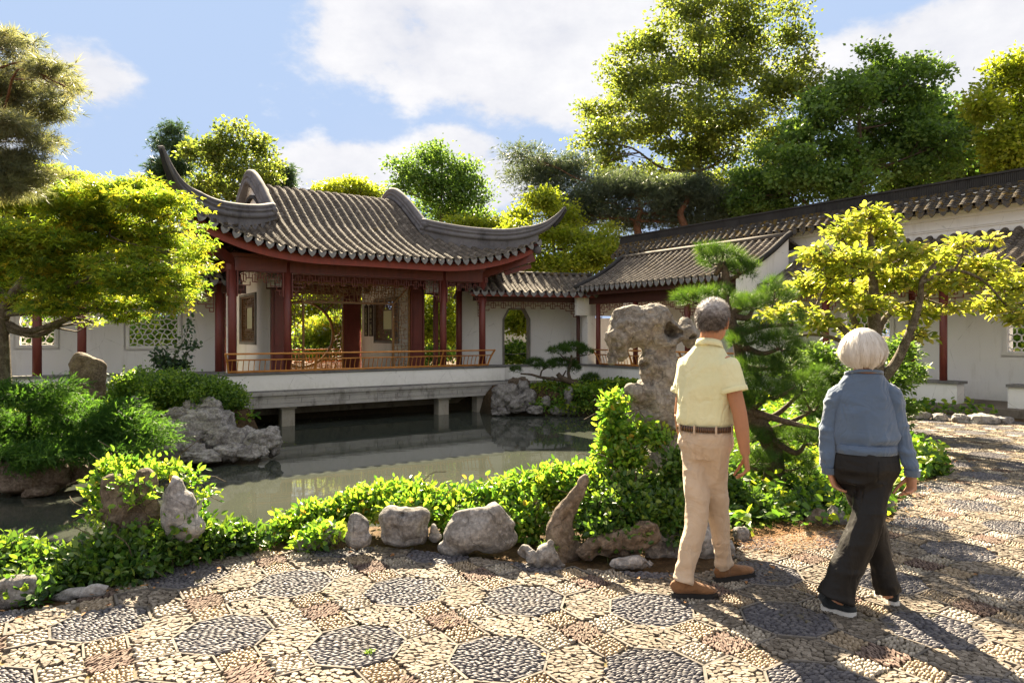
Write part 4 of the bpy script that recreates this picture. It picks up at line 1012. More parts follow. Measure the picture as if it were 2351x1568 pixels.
# ------------------------------------------------------------------ side hall on the right bank
hall = thing('side_hall', 'side hall with hipped mossy grey roof and white gable beyond the standing rock', 'hall', PF.pt(16, 14.4, 0))
HFm = Frame(0, 0, A34+pi/2)    # u runs along +q, offset n = -p
def hp(u, n, z): return HFm.pt(u, n, z)
SfH, LH = straight_slope(HFm, 0, 0, -14.45, 3.09, -16.55, 4.22, .10)
mb = MB(); slope_deck(mb, SfH, 11.15, 17.55, LH); rf = part('roof', mb, M['darkwood'], hall)
SfH2, LH2 = straight_slope(HFm, 0, 0, -17.28, 3.95, -16.55, 4.22, .0)
mb = MB(); slope_deck(mb, SfH2, 11.15, 17.55, LH2); part('back_slope', mb, M['tile'], rf)
tiled_slope(rf, SfH, np.arange(11.25, 17.5, .235), lambda u: LH+.02, vis=.08, r=.068, panw=.075, n_single=90, seed=9, pitch=.235)
mb = MB(); mb.sweep([HFm.pt(u, -16.55, 4.20) for u in np.linspace(11.1, 17.6, 6)], [(-.12, 0), (-.1, .09), (0, .14), (.1, .09), (.12, 0)]); part('ridge', mb, M['tile'], rf, True)
for u in (11.12, 17.6):
    mb = MB(); mb.sweep([SfH(u, v)[0]+[0, 0, .0] for v in np.linspace(-.05, LH+.1, 14)], [(-.07, 0), (-.07, .1), (0, .14), (.07, .1), (.07, 0)]); part('verge_ridge', mb, M['ridge_dark'], rf, True)
    mb = MB(); V = []; vs = np.linspace(.05, LH, 14)
    for d in (-.06, .06):
        for v in vs:
            a = SfH(u+.06, v)[0]; w = HFm.pt(u+.08+d, -14.45-(2.1*v/LH), 0); V += [np.array([w[0], w[1], a[2]-.03]), np.array([w[0], w[1], 2.2])]
    n = 28; F = [[0, 1, 29, 28], [26, 54, 55, 27]]
    for i in range(13): k = i*2; F += [[k, k+2, k+3, k+1], [n+k, n+k+1, n+k+3, n+k+2], [k, n+k, n+k+2, k+2]]
    mb.add(V, np.array(F)); part('gable_wall', mb, M['wall'], hall)
mb = MB(); mb.box(PF, 14.5, 17.1, 11.17, 11.3, FL, 2.2); mb.box(PF, 17.0, 17.15, 11.3, 17.9, 0, 3.9); mb.box(PF, 14.95, 15.3, 17.62, 17.9, 0, 2.8); part('wall', mb, M['wall'], hall)
V0 = MB()
for z0, z1, w in ((2.8, 3.0, .0), (2.6, 2.8, .06)): V0.box(PF, 14.75+w, 15.3, 17.60, 17.92, z0, z1)
part('wing_wall_head', V0, M['wall'], hall)
mb = MB(); mb.box(PF, 14.92, 15.2, 11.0, 17.9, .05, .51); part('bench_wall', mb, M['wall'], hall)
mb = MB(); mb.box(PF, 14.88, 15.26, 10.98, 17.92, .511, .572); part('capstone', mb, M['cap'], hall)
mb = MB(); mb.box(PF, 14.8, 17.0, 11.0, 17.9, -.4, .052); part('floor', mb, M['concrete'], hall)
for q in (17.25, 15.5, 13.4, 11.4): column(hall, PF.pt(15.1, q, 0), FL, 2.95, .08)
mb = MB(); mb.box(PF, 15.0, 15.2, 11.2, 17.6, 2.58, 2.95); mb.box(PF, 14.62, 14.68, 11.2, 17.5, 2.86, 3.03); mb.box(PF, 15.3, 17.0, 11.31, 17.6, 2.95, 3.0); part('beam', mb, M['darkwood'], hall)
for q0, q1 in ((15.6, 17.16), (13.5, 15.4), (11.5, 13.3)):
    mb = MB(); fret(mb, PF, q0, q1, 15.1, 2.57, .2, .3, .014, axis='q'); part('hanging_fretwork', mb, M['red'], hall)
curved_rail(hall, HFm, 11.5, 17.0, -14.98, BZ, 1, posts=[11.5, 13.4, 15.5, 17.0])

# ------------------------------------------------------------------ tall boundary wall with tiled coping
gw = thing('garden_wall', 'tall white boundary wall topped by mossy tiles and a black brick ridge', 'wall', PF.pt(17.3, 6, 0))
mb = MB(); wall_with_holes(mb, PF, -6, 18.45, 17.17, 17.43, -.1, 4.75, [(5.0, 6.25, 1.2, 2.25), (8.75, 10.0, 1.2, 2.3)], 'q'); part('wall_face', mb, M['wall'], gw)
mb = MB()
for z0, z1, d in ((4.22, 4.28, .06), (4.28, 4.36, .10), (4.36, 4.44, .14), (3.96, 3.985, .03), (4.0, 4.02, .03)): mb.box(PF, 17.17-d, 17.43+d, -6, 18.45, z0, z1)
part('cornice', mb, M['wall'], gw)
SfW, LW = straight_slope(HFm, 0, 0, -16.80, 4.40, -17.22, 4.78, .01)
mb = MB(); slope_deck(mb, SfW, -6, 18.5, LW, .05); SfW2, _ = straight_slope(HFm, 0, 0, -17.8, 4.40, -17.38, 4.78, .01); slope_deck(mb, SfW2, -6, 18.5, LW, .05)
cp_ = part('coping', mb, M['tile_moss'], gw)
tiled_slope(cp_, SfW, np.arange(2.0, 18.4, .25), lambda u: LW, vis=.062, r=.07, panw=.08, n_single=180, mat='tile_moss', seed=12, pitch=.25)
mb = MB(); mb.box(PF, 17.2, 17.4, -6, 18.5, 4.76, 4.86); part('ridge_base', mb, M['tile_moss'], cp_)
rc = part('ridge_course', (lambda b: (b.box(PF, 17.24, 17.36, -6, 18.5, 4.861, 5.06), b)[1])(MB()), M['ridge_dark'], cp_)
mb = MB(); x = 2.0
while x < 18.4:
    mb.box(PF, 17.205, 17.395, x, x+.030, 4.862, 5.07+rng.normal()*.004); x += .038
part('ridge_tiles', mb, M['ridge_dark'], cp_, kind='stuff')
mb = MB(); mb.box(PF, 17.18, 17.42, 2, 18.5, 5.078, 5.125); part('ridge_cap', mb, M['ridge_dark'], cp_)

# ------------------------------------------------------------------ covered walkway along the wall
wk = thing('covered_walkway', 'long open walkway with red posts and white benches against the tall wall', 'walkway', PF.pt(16.3, 6.5, 0))
SfK, LK = straight_slope(HFm, 0, 0, -15.2, 2.84, -17.16, 3.80, .12)
mb = MB(); slope_deck(mb, SfK, 1.0, 11.05, LK); rf = part('roof', mb, M['darkwood'], wk)
tiled_slope(rf, SfK, np.arange(1.2, 10.95, .255), lambda u: LK, vis=.08, n_single=180, seed=14, pitch=.255)
mb = MB(); mb.box(PF, 15.25, 17.17, 1, 11.1, -.3, .12); part('floor', mb, M['plinth'], wk)
for q in (1.8, 4.2, 6.93, 9.6): column(wk, PF.pt(15.78, q, 0), .12, 2.95, .075)
for q in (8.2,): column(wk, PF.pt(17.08, q, 0), .12, 3.4, .07)
mb = MB(); mb.box(PF, 15.7, 15.86, 1, 11.0, 2.62, 2.9); mb.box(PF, 15.35, 15.42, 1, 11.0, 2.62, 2.78); part('beam', mb, M['darkwood'], wk)
for q0, q1 in ((4.28, 6.86), (7.0, 9.52), (9.68, 11.0)):
    mb = MB(); fret(mb, PF, q0, q1, 15.78, 2.61, .2, .3, .014, axis='q'); part('hanging_fretwork', mb, M['red'], wk)
for q0, q1 in ((6.6, 10.95), (2.4, 5.69)):
    mb = MB(); mb.box(PF, 15.62, 15.95, q0, q1, .121, .53); b = part('bench', mb, M['wall'], wk)
    mb = MB(); mb.box(PF, 15.58, 15.99, q0-.05, q1+.02, .531, .585); part('bench_top', mb, M['cap'], b)
def lattice_window(parent, fr, a0, a1, qf, z0, z1, axis, side, style, seed=0):
    mb = MB(); 
    for k, (w, d) in enumerate(((.13, .03), (.08, .05), (.045, .07))): frame_rect(mb, fr, a0-w, a1+w, qf+side*d/2, z0-w, z1+w, .045, d, axis)
    w_ = part('window', mb, M['wall'], parent); mb = MB(); rg = np.random.default_rng(seed)
    def pt(a, z): return fr.pt(a, qf-side*.03, z) if axis == 'p' else fr.pt(qf-side*.03, a, z)
    cell = .17 if style == 'hex' else .155; rows_ = int((z1-z0)/(cell*.86))+2; cols_ = int((a1-a0)/cell)+2; jit = .0 if style == 'hex' else .33
    def vert(i, j, k):
        x = a0+(i+.5*(j % 2))*cell; z = z0+j*cell*.86+(.0 if k == 0 else cell*.29*2)-.05; r_ = np.random.default_rng(int(abs(i*97+j*31+k*13+seed))); return x+r_.uniform(-1, 1)*cell*jit, z+r_.uniform(-1, 1)*cell*jit*.8
    def cl(a, b):
        a = np.array(a); b = np.array(b)
        for ax, lo, hi in ((0, a0, a1), (1, z0, z1)):
            for u, v in ((a, b), (b, a)):
                if u[ax] < lo: 
                    if v[ax] <= lo: return None
                    u += (v-u)*(lo-u[ax])/(v[ax]-u[ax])
                if u[ax] > hi:
                    if v[ax] >= hi: return None
                    u += (v-u)*(hi-u[ax])/(v[ax]-u[ax])
        return a, b
    for j in range(-1, rows_):
        for i in range(-1, cols_):
            t0 = vert(i, j, 1); b0 = vert(i, j, 0)
            L_ = [(b0, vert(i, j-1, 1) if j % 2 == 0 else vert(i, j-1, 1)), (b0, vert(i+1 if j % 2 else i-1, j-1, 1)), (b0, t0)]
            for a, b in L_:
                c_ = cl(a, b)
                if c_ is None: continue
                mb.tube([pt(*c_[0]), pt(*c_[1])], .016, 5)
    part('lattice', mb, M['wall'], parent, True)
lattice_window(gw, PF, 5.0, 6.25, 17.2, 1.2, 2.25, 'q', -1, 'hex', 3); lattice_window(gw, PF, 8.75, 10.0, 17.2, 1.2, 2.3, 'q', -1, 'hex', 4)

# ------------------------------------------------------------------ left corridor
LF = Frame(-11.57, 16.3, R(27))
lc = thing('left_corridor', 'white walled corridor with lattice windows behind the yellow maple', 'corridor', LF.pt(2, .7, 0))
mb = MB(); wall_with_holes(mb, LF, -4, 4.35, 1.3, 1.5, 0, 3.0, [(-.35, .38, 1.3, 2.1), (2.07, 3.24, 1.25, 2.15)]); part('wall', mb, M['wall'], lc)
lattice_window(lc, LF, -.35, .38, 1.33, 1.3, 2.1, 'p', -1, 'crack', 7); lattice_window(lc, LF, 2.07, 3.24, 1.33, 1.25, 2.15, 'p', -1, 'crack', 8)
mb = MB(); mb.box(LF, -4, 4.3, .0, .28, -.1, .51); part('bench_wall', mb, M['wall'], lc)
mb = MB(); mb.box(LF, -4.05, 4.35, -.04, .34, .511, .572); part('capstone', mb, M['cap'], lc)
mb = MB(); mb.box(LF, -4, 4.9, .28, 3, -.3, FL); part('floor', mb, M['cap'], lc)
for s_ in (-2.2, .17, 1.09, 4.22): column(lc, LF.pt(s_, .15, 0), FL, 2.95, .10)
mb = MB(); mb.box(LF, -4, 4.9, .07, .23, 2.68, 2.9); part('beam', mb, M['darkwood'], lc)
mb = MB(); fret(mb, LF, 1.2, 4.1, .15, 2.67, .22, .36, .015); part('hanging_fretwork', mb, M['red'], lc)
mb = MB(); mb.box(LF, 4.55, 4.7, 1.3, 2.2, 0, 3); part('wall_stub', mb, M['wall'], lc)
SfC, LCc = straight_slope(LF, 0, 0, -.5, 2.98, .85, 3.62, .05)
mb = MB(); slope_deck(mb, SfC, -4, 4.75, LCc); rf = part('roof', mb, M['darkwood'], lc)
SfD, LD = straight_slope(LF, 0, 0, 2.2, 2.98, .85, 3.62, .05)
mb = MB(); slope_deck(mb, SfD, -4, 4.75, LD); part('back_slope', mb, M['tile'], rf)
tiled_slope(rf, SfC, np.arange(-3.9, 4.7, .27), lambda u: LCc, vis=.085, n_single=30, seed=17)
mb = MB(); mb.sweep([LF.pt(x, .85, 3.62) for x in np.linspace(-4, 4.75, 6)], [(-.1, 0), (-.09, .08), (0, .12), (.09, .08), (.1, 0)]); part('ridge', mb, M['tile'], rf, True)
# pale wall that closes the far garden behind the doorway
bw = thing('back_garden_wall', 'pale wall across the small garden seen through the octagonal doorway', 'wall', (4, 31, 0))
mb = MB(); mb.box(Frame(4, 31, R(10)), -5.6, 5, 0, .25, 0, 2.3); part('wall_face', mb, M['wall'], bw)
# ------------------------------------------------------------------ vegetation
def T_quad(w=.3): return np.array([[0, 0, 0], [.45, w, .02], [1, 0, -.05], [.45, -w, .02]]), [[0, 1, 2, 3]]
def T_fold(w=.27): return np.array([[0, 0, 0], [.3, w*.9, .06], [.68, w*.85, .05], [1, 0, -.06], [.68, -w*.85, .05], [.3, -w*.9, .06]]), [[0, 3, 2, 1], [0, 5, 4, 3]]
def T_star(angs=(-.95, 0, .95), ls=(.8, 1, .8), w=.13):
    V = []; F = []
    for a, l in zip(angs, ls):
        k = len(V); c, s = cos(a), sin(a)
        for u, v, z in ((0, 0, 0), (.5*l, w*l, .01), (l, 0, -.08*l), (.5*l, -w*l, .01)): V.append((u*c-v*s, u*s+v*c, z))
        F.append([k, k+1, k+2, k+3])
    return np.array(V), F
def T_tuft(n=5, spread=.55, w=.022, seed=0):
    r_ = np.random.default_rng(seed); V = []; F = []
    for i in range(n):
        a = r_.uniform(0, 2*pi); e = r_.uniform(.15, 1)*spread; d = np.array([cos(e), sin(e)*cos(a), sin(e)*sin(a)]); p = np.cross(d, (r_.normal(), r_.normal(), r_.normal())); p /= np.linalg.norm(p)
        k = len(V); V += [tuple(-p*w), tuple(p*w), tuple(d*r_.uniform(.75, 1.1))]; F.append([k, k+1, k+2])
    return np.array(V), F
def leaves(mb, Pn, size, tmpl, dirs=None, up=.6, var=None, droop=0.0, m=0):
    n = len(Pn)
    if n == 0: return
    V, F = tmpl; V = np.asarray(V); F = np.asarray(F)
    N_ = rng.normal(size=(n, 3)); N_ = unit(N_)*.8+np.array([0, 0, up]); N_ = unit(N_)
    D_ = rng.normal(size=(n, 3)) if dirs is None else dirs + rng.normal(size=(n, 3))*.45
    D_ = D_ - np.array([0, 0, droop]); D_ = D_-N_*(D_*N_).sum(1, keepdims=True)
    D_ = unit(D_); S_ = np.cross(N_, D_); sz = np.broadcast_to(np.asarray(size, float), (n,))*rng.uniform(.65, 1.25, n)
    W = Pn[:, None] + sz[:, None, None]*(V[None, :, 0:1]*D_[:, None]+V[None, :, 1:2]*S_[:, None]+V[None, :, 2:3]*N_[:, None])
    k = len(V); v = rng.uniform(0, 1, n) if var is None else var
    mb.add(W.reshape(-1, 3), (F[None]+(np.arange(n)*k)[:, None, None]).reshape(-1, F.shape[1]), np.repeat(v, k), m)
def deadleaf(v, f=.02): return np.where(rng.uniform(size=len(v)) < f, 1.0, v)
def clump_points(cl, n, sub, rs, flat=.6, hollow=.45, seedv=None):
    """cl: list of (centre, (rx, ry, rz)); n points in all, gathered in small clusters"""
    vol = np.array([(r[0]*r[1]*r[2])**(2/3) for c, r in cl]); prob = vol/vol.sum(); ks = rng.multinomial(n//sub, prob); P_ = []; Dr = []; Vr = []; SC_ = []
    for (c, r), k in zip(cl, ks):
        if k == 0: continue
        u = unit(rng.normal(size=(k, 3))); rad = (hollow+(1-hollow)*rng.uniform(0, 1, (k, 1))**.6)*rng.uniform(.82, 1.12, (k, 1)); s_ = np.asarray(c)+u*rad*np.asarray(r); SC_.append(s_)
        o = rng.normal(size=(k, sub, 3))*rs*np.array([1, 1, flat]); pt = s_[:, None]+o; P_.append(pt.reshape(-1, 3))
        Dr.append((unit(o)*1.0+u[:, None]*.5).reshape(-1, 3)); Vr.append(np.clip(rng.normal(.5, .2, (k, 1))+rng.normal(0, .15, (k, sub)), 0, 1).ravel())
    return np.concatenate(P_), np.concatenate(Dr), np.concatenate(Vr), np.concatenate(SC_)
def breakup(cl, k, spread=.72, size=(.28, .5), keep=.45):
    out = []
    for c, r in cl:
        r = np.asarray(r); out.append((c, tuple(r*keep)))
        for i in range(k):
            u = unit(rng.normal(size=3)); u[1] *= .8; s_ = rng.uniform(*size); out.append((c+u*r*spread*rng.uniform(.8, 1.25), tuple(r*s_*np.array([1.1, 1.1, .75]))))
    return out
def CLP(lst, Y, dep=.7, jit=0.0):
    """crown masses: (x, y, rx, ry[, Y]) read off the photograph at a distance Y"""
    out = []
    for e in lst:
        x, y, rx, ry = e[:4]; YY_ = e[4] if len(e) > 4 else Y + (rng.uniform(-1, 1)*jit)
        k = YY_/F_PX; out.append((P(x, y, YY_), (rx*k, max(rx, ry)*k*dep, ry*k)))
    return out
def limbs(mb, base, cl, r0, fork=.45, trunk=None, n=7, twigs=None, wob=.06, seed=0):
    """tapered trunk with a bent limb to every crown mass"""
    rg = np.random.default_rng(seed); top = max(c[0][2] for c in cl); cen = np.mean([c[0] for c in cl], 0)
    tp = catmull(trunk, 5) if trunk is not None else catmull([base, base+(cen-base)*.35*np.array([.6, .6, 1])+rg.normal(size=3)*.1*r0*5, base*.35+cen*.65, np.array([cen[0], cen[1], top*.93])], 6)
    nT = len(tp); tr = r0*(1-np.linspace(0, 1, nT)**.8*.85); tr[0] *= 1.35; mb.tube(tp, list(tr), 9)
    for c, r in cl:
        c = np.asarray(c); hz = tp[:, 2]; d = np.linalg.norm(tp-c, axis=1) + np.where(hz > c[2]-.15*abs(r[2]), 3, 0)*np.linalg.norm(r); i = int(np.argmin(d)); i = max(i, int(nT*.15)); a = tp[i]; L = np.linalg.norm(c-a)
        if L < .05: continue
        ra = min(tr[i]*.6, r0*.45)
        m1 = a+(c-a)*.35+np.array([0, 0, -.05*L])+rg.normal(size=3)*wob*L; m2 = a+(c-a)*.7+rg.normal(size=3)*wob*L
        pts = catmull([a, m1, m2, c], 4); mb.tube(pts, list(ra*(1-np.linspace(0, 1, len(pts))*.75)), 6)
        for k in range(n):
            u = unit(rg.normal(size=3)); e = c+u*np.asarray(r)*.85; s_ = pts[rg.integers(len(pts)//2, len(pts))]; mid = (s_+e)/2+rg.normal(size=3)*.08*np.linalg.norm(e-s_)
            mb.tube([s_, mid, e], [ra*.28, ra*.18, ra*.06], 4)
def tree(name, label, cat, base, cl, r0, mat, n, sub, rs, size, tmpl, bark='bark', group=None, trunk=None, up=.6, flat=.6, hollow=.45, droop=0, nl=6, crown='crown', wob=.06, seed=0, brk=0, spread=.8, bsize=(.28, .5), bkeep=.45):
    base = np.asarray(base, float); t = thing(name, label, cat, base, group)
    mb = MB(); limbs(mb, base, cl, r0, trunk=trunk, n=nl, wob=wob, seed=seed); part('trunk', mb, M[bark], t, True)
    if brk: cl = breakup(cl, brk, spread, bsize, bkeep)
    p, d, v, s_ = clump_points(cl, n, sub, rs, flat, hollow); mb = MB(); leaves(mb, p, size, tmpl, d, up, v, droop); part(crown, mb, M[mat], t, False)
    return t
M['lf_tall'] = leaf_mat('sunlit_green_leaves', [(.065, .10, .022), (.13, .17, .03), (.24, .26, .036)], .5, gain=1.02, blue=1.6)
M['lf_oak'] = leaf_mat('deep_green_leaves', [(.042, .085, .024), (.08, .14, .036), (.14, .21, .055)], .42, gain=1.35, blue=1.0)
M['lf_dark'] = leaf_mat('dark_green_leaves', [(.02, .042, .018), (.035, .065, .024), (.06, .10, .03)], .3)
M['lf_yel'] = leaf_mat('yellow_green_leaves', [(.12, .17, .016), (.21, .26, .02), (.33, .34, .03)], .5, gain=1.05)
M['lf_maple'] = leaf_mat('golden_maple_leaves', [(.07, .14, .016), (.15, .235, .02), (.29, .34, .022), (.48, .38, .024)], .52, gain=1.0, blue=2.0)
M['lf_mag'] = leaf_mat('lime_green_leaves', [(.13, .19, .008), (.25, .31, .010), (.42, .43, .014), (.50, .42, .03)], .5, .4, gain=.82, blue=6)
M['lf_hedge'] = leaf_mat('glossy_green_leaves', [(.04, .11, .014), (.085, .18, .02), (.15, .26, .025), (.24, .33, .03), (.40, .26, .04)], .5, .33, .5, gain=1.1)
M['lf_hedge_dk'] = leaf_mat('shade_coloured_ivy_leaves', [(.02, .055, .008), (.05, .11, .011), (.10, .17, .014), (.17, .22, .02)], .36, .35, .5, gain=1.15, blue=2)  # hedge leaf greens darkened: shade put into the colour
M['lf_box'] = leaf_mat('box_leaves', [(.028, .065, .01), (.06, .12, .016), (.12, .19, .022), (.20, .27, .03)], .4, .4)
M['lf_juni'] = leaf_mat('juniper_sprays', [(.035, .10, .022), (.07, .165, .035), (.13, .25, .05)], .38, .6, .2, gain=.85, blue=1.0)
M['lf_pine'] = leaf_mat('green_pine_needles', [(.03, .07, .012), (.06, .13, .017), (.13, .21, .024)], .35, .45, .3, gain=.85)
M['lf_pine_dk'] = leaf_mat('blue_green_pine_needles', [(.035, .052, .028), (.065, .088, .045), (.10, .125, .06)], .3, .5)
M['lf_pine_old'] = leaf_mat('olive_pine_needles', [(.06, .07, .035), (.11, .12, .055), (.18, .17, .08)], .4, .5, gain=1.5)
M['lf_cover'] = leaf_mat('low_green_leaves', [(.035, .085, .012), (.075, .15, .016), (.14, .22, .02), (.26, .29, .02)], .4)

# --- trees beyond the buildings
BG = 'trees rising behind the buildings'
tree('broadleaf_tree', 'tallest tree, sunlit yellow green crown above the side hall', 'tree', P(1600, 800, 36), CLP([(1690, 30, 130, 80), (1590, 90, 110, 70), (1770, 120, 80, 80), (1490, 150, 80, 55), (1400, 250, 70, 45), (1600, 230, 140, 80), (1790, 250, 75, 80), (1500, 300, 110, 60), (1680, 350, 130, 70), (1380, 330, 60, 40), (1800, 370, 70, 60), (1560, 420, 90, 50), (1850, 190, 35, 30), (1440, 200, 50, 40), (1650, 160, 90, 60), (1440, 390, 60, 40), (1700, 430, 90, 50)], 36, .8, 2.0),
     .42, 'lf_tall', 58000, 18, .30, .20, T_quad(.36), group=BG, hollow=.15, seed=1, brk=14, spread=.92, bsize=(.18, .38), bkeep=.4, nl=16)
tree('broadleaf_tree', 'dense dark green tree just behind the long tiled wall', 'tree', P(1990, 800, 27), CLP([(2040, 160, 70, 45), (1960, 210, 60, 45), (2110, 190, 45, 50), (1900, 280, 90, 60), (2010, 290, 120, 80), (2110, 280, 70, 60), (1830, 360, 80, 55), (1940, 390, 130, 70), (2070, 390, 120, 70), (1800, 440, 70, 50), (2150, 340, 60, 60), (1730, 450, 60, 50)], 27, .8, 1.5),
     .35, 'lf_oak', 50000, 20, .22, .17, T_quad(.36), group=BG, hollow=.15, seed=2, brk=13, spread=.92, bsize=(.2, .4), bkeep=.45, nl=14)
tree('broadleaf_tree', 'shaded mid green tree between the dark tree and the far right tree', 'tree', P(2220, 800, 31), CLP([(2190, 300, 70, 50), (2240, 360, 70, 60), (2180, 390, 90, 60), (2130, 230, 40, 30)], 31, .8, 1.0), .3, 'lf_oak', 26000, 28, .3, .2, T_quad(.36), group=BG, seed=3, brk=8)
tree('broadleaf_tree', 'yellow green tree cut by the right edge of the photo', 'tree', P(2340, 800, 25), CLP([(2310, 180, 50, 40), (2350, 250, 80, 60), (2265, 245, 35, 25), (2300, 320, 60, 40), (2400, 330, 90, 80), (2345, 150, 30, 25), (2320, 380, 50, 30), (2450, 240, 80, 80)], 25, .8, 1.0), .25, 'lf_yel', 26000, 24, .24, .17, T_quad(.34), group=BG, seed=4, brk=8, nl=10)
tree('pine_tree', 'wide blue green pine with reddish trunks behind the side hall', 'tree', P(1490, 790, 29), CLP([(1185, 355, 32, 14), (1225, 385, 65, 24), (1300, 400, 75, 30), (1290, 450, 85, 28), (1390, 420, 80, 30), (1400, 475, 90, 28), (1480, 440, 80, 35), (1590, 440, 55, 32), (1540, 480, 80, 30), (1640, 480, 50, 35), (1440, 510, 70, 20), (1340, 490, 60, 24), (1600, 510, 60, 24)], 29, .9, 1.0),
     .3, 'lf_pine_dk', 30000, 40, .30, .24, T_tuft(4, .7, .05, 3), bark='bark_red', group=BG, brk=7, bsize=(.3, .5), trunk=[P(1490, 790, 29), P(1480, 600, 29), P(1462, 520, 29), P(1470, 470, 29), P(1440, 430, 29)], hollow=.2, seed=5)
mb = MB(); mb.tube(catmull([P(1590, 700, 28.5), P(1575, 540, 28.5), P(1562, 490, 28.5), P(1578, 455, 28.5), P(1545, 430, 28.5)], 6), list(np.linspace(.2, .07, 25)), 8)
second = thing('leaning_pine', 'smaller pine with a bent reddish trunk right of the wide pine', 'tree', P(1590, 700, 28.5)); part('trunk', mb, M['bark_red'], second, True)
mb = MB(); p, d, v, s_ = clump_points(CLP([(1545, 430, 45, 18), (1590, 425, 35, 16), (1615, 445, 30, 14)], 28.4, .8), 4000, 36, .26, .4, .2); leaves(mb, p, .24, T_tuft(4, .7, .05, 3), d, .6, v); part('crown', mb, M['lf_pine_dk'], second)
tree('broadleaf_tree', 'airy small-leaved tree behind the right end of the pavilion roof', 'tree', P(1010, 800, 34), CLP([(1000, 355, 45, 22), (945, 390, 45, 30), (1060, 395, 45, 32), (1010, 420, 80, 40), (1085, 445, 40, 35), (915, 425, 25, 25), (1030, 480, 80, 40), (1110, 500, 30, 30), (970, 350, 20, 12)], 34, .8, 1.0), .22, 'lf_oak', 15000, 14, .26, .17, T_quad(.34), group=BG, hollow=.2, nl=14, seed=6, brk=8, spread=.9, bsize=(.2, .38))
tree('maple_tree', 'low bright green treetop peeping over the pavilion ridge', 'tree', P(800, 800, 31), CLP([(790, 440, 60, 16), (740, 440, 25, 8), (850, 445, 25, 12), (810, 425, 30, 8)], 31, .9), .15, 'lf_yel', 5000, 20, .2, .15, T_quad(.34), group=BG, seed=7)
tree('birch_tree', 'slender open tree with pale yellow patches behind the left roof corner', 'tree', P(520, 800, 30), CLP([(550, 300, 22, 18), (500, 330, 40, 28), (585, 345, 45, 28), (450, 345, 35, 38), (625, 385, 25, 25), (520, 390, 65, 40), (470, 420, 55, 40), (590, 410, 50, 30), (540, 450, 60, 20)], 30, .8, 1.0), .16, 'lf_tall', 11000, 16, .2, .17, T_quad(.36), group=BG, hollow=.2, nl=14, seed=8, brk=7, spread=.9, bsize=(.18, .36))
tree('pine_tree', 'dark upright pine behind the tall curled roof horn', 'tree', P(400, 800, 33), CLP([(398, 300, 18, 14), (370, 330, 12, 12), (415, 340, 25, 22), (385, 390, 35, 30), (365, 430, 30, 20), (425, 385, 20, 20)], 33, .9), .18, 'lf_dark', 7000, 26, .22, .24, T_tuft(5, .6, .05, 4), group=BG, hollow=.2, seed=9)
tree('pine_tree', 'small dark pine behind the pavilion gable ridge', 'tree', P(640, 800, 33), CLP([(655, 400, 14, 16), (640, 425, 25, 14), (615, 400, 10, 12)], 33, .9), .14, 'lf_dark', 3500, 26, .2, .24, T_tuft(5, .6, .05, 5), group=BG, seed=10)
tree('broadleaf_tree', 'yellow green tree crowding behind the corridor roof', 'tree', P(1290, 800, 27), CLP([(1240, 465, 35, 22), (1195, 500, 25, 25), (1290, 520, 55, 45), (1350, 560, 60, 40), (1230, 570, 70, 45), (1320, 600, 80, 35), (1400, 560, 30, 50), (1180, 540, 25, 30), (1200, 610, 60, 25)], 27, .8, 1.0), .2, 'lf_yel', 26000, 22, .22, .14, T_quad(.34), group=BG, seed=11, brk=7)
tree('shrub_tree', 'low yellow green treetop between pavilion roof and hip ridge', 'tree', P(1090, 800, 30), CLP([(1060, 515, 40, 12), (1110, 525, 30, 14), (1150, 520, 20, 18)], 30, .8), .12, 'lf_yel', 3500, 20, .2, .14, T_quad(.34), group=BG, seed=12)
for k, (x, Y_, w, lb) in enumerate(((230, 27, 150, 'dark green tree hidden behind the left corridor roof'), (1720, 30, 70, 'dark green bush filling the gap above the tiled wall'))):
    tree('shrub_tree', lb, 'tree', P(x, 800, Y_), CLP([(x-w*.5, 620 if k == 0 else 480, w*.5, 60 if k == 0 else 30), (x+w*.4, 610 if k == 0 else 470, w*.5, 60 if k == 0 else 40), (x, 680 if k == 0 else 500, w*.8, 70 if k == 0 else 30)], Y_, .6), .2, 'lf_oak', 14000, 30, .3, .18, T_quad(.36), group=BG, seed=13+k)
# --- garden glimpsed through the pavilion and the doorway
GD = 'plants in the far garden seen through the openings'
tree('maple_tree', 'golden maple framed by the moon gate', 'tree', P(740, 830, 30), CLP([(745, 755, 45, 30), (700, 790, 50, 22), (770, 790, 40, 25), (665, 800, 40, 20), (790, 740, 30, 25)], 30, .8), .1, 'lf_maple', 11000, 24, .2, .13, T_star(), group=GD, flat=.4, seed=20)
tree('broadleaf_tree', 'green tree behind the golden maple of the moon gate', 'tree', P(710, 830, 33), CLP([(700, 700, 50, 45), (760, 690, 40, 50), (820, 700, 50, 60), (640, 720, 40, 50)], 33, .8), .12, 'lf_yel', 12000, 26, .26, .17, T_quad(.36), group=GD, seed=21)
tree('broadleaf_tree', 'leafy green tree seen between the right pavilion columns', 'tree', P(1010, 830, 31), CLP([(1000, 700, 30, 45), (1035, 690, 25, 45), (1000, 760, 45, 30), (960, 740, 25, 50), (1040, 770, 25, 30)], 31, .8), .12, 'lf_yel', 11000, 26, .24, .14, T_quad(.36), group=GD, seed=22)
mb = MB(); p, d, v, s_ = clump_points(CLP([(680, 815, 70, 22), (760, 820, 50, 20), (1000, 815, 60, 18), (860, 800, 60, 25), (520, 790, 30, 40), (520, 730, 12, 30)], 29, .6), 9000, 26, .2, .6, .2); leaves(mb, p, .13, T_quad(.36), d, .6, v)
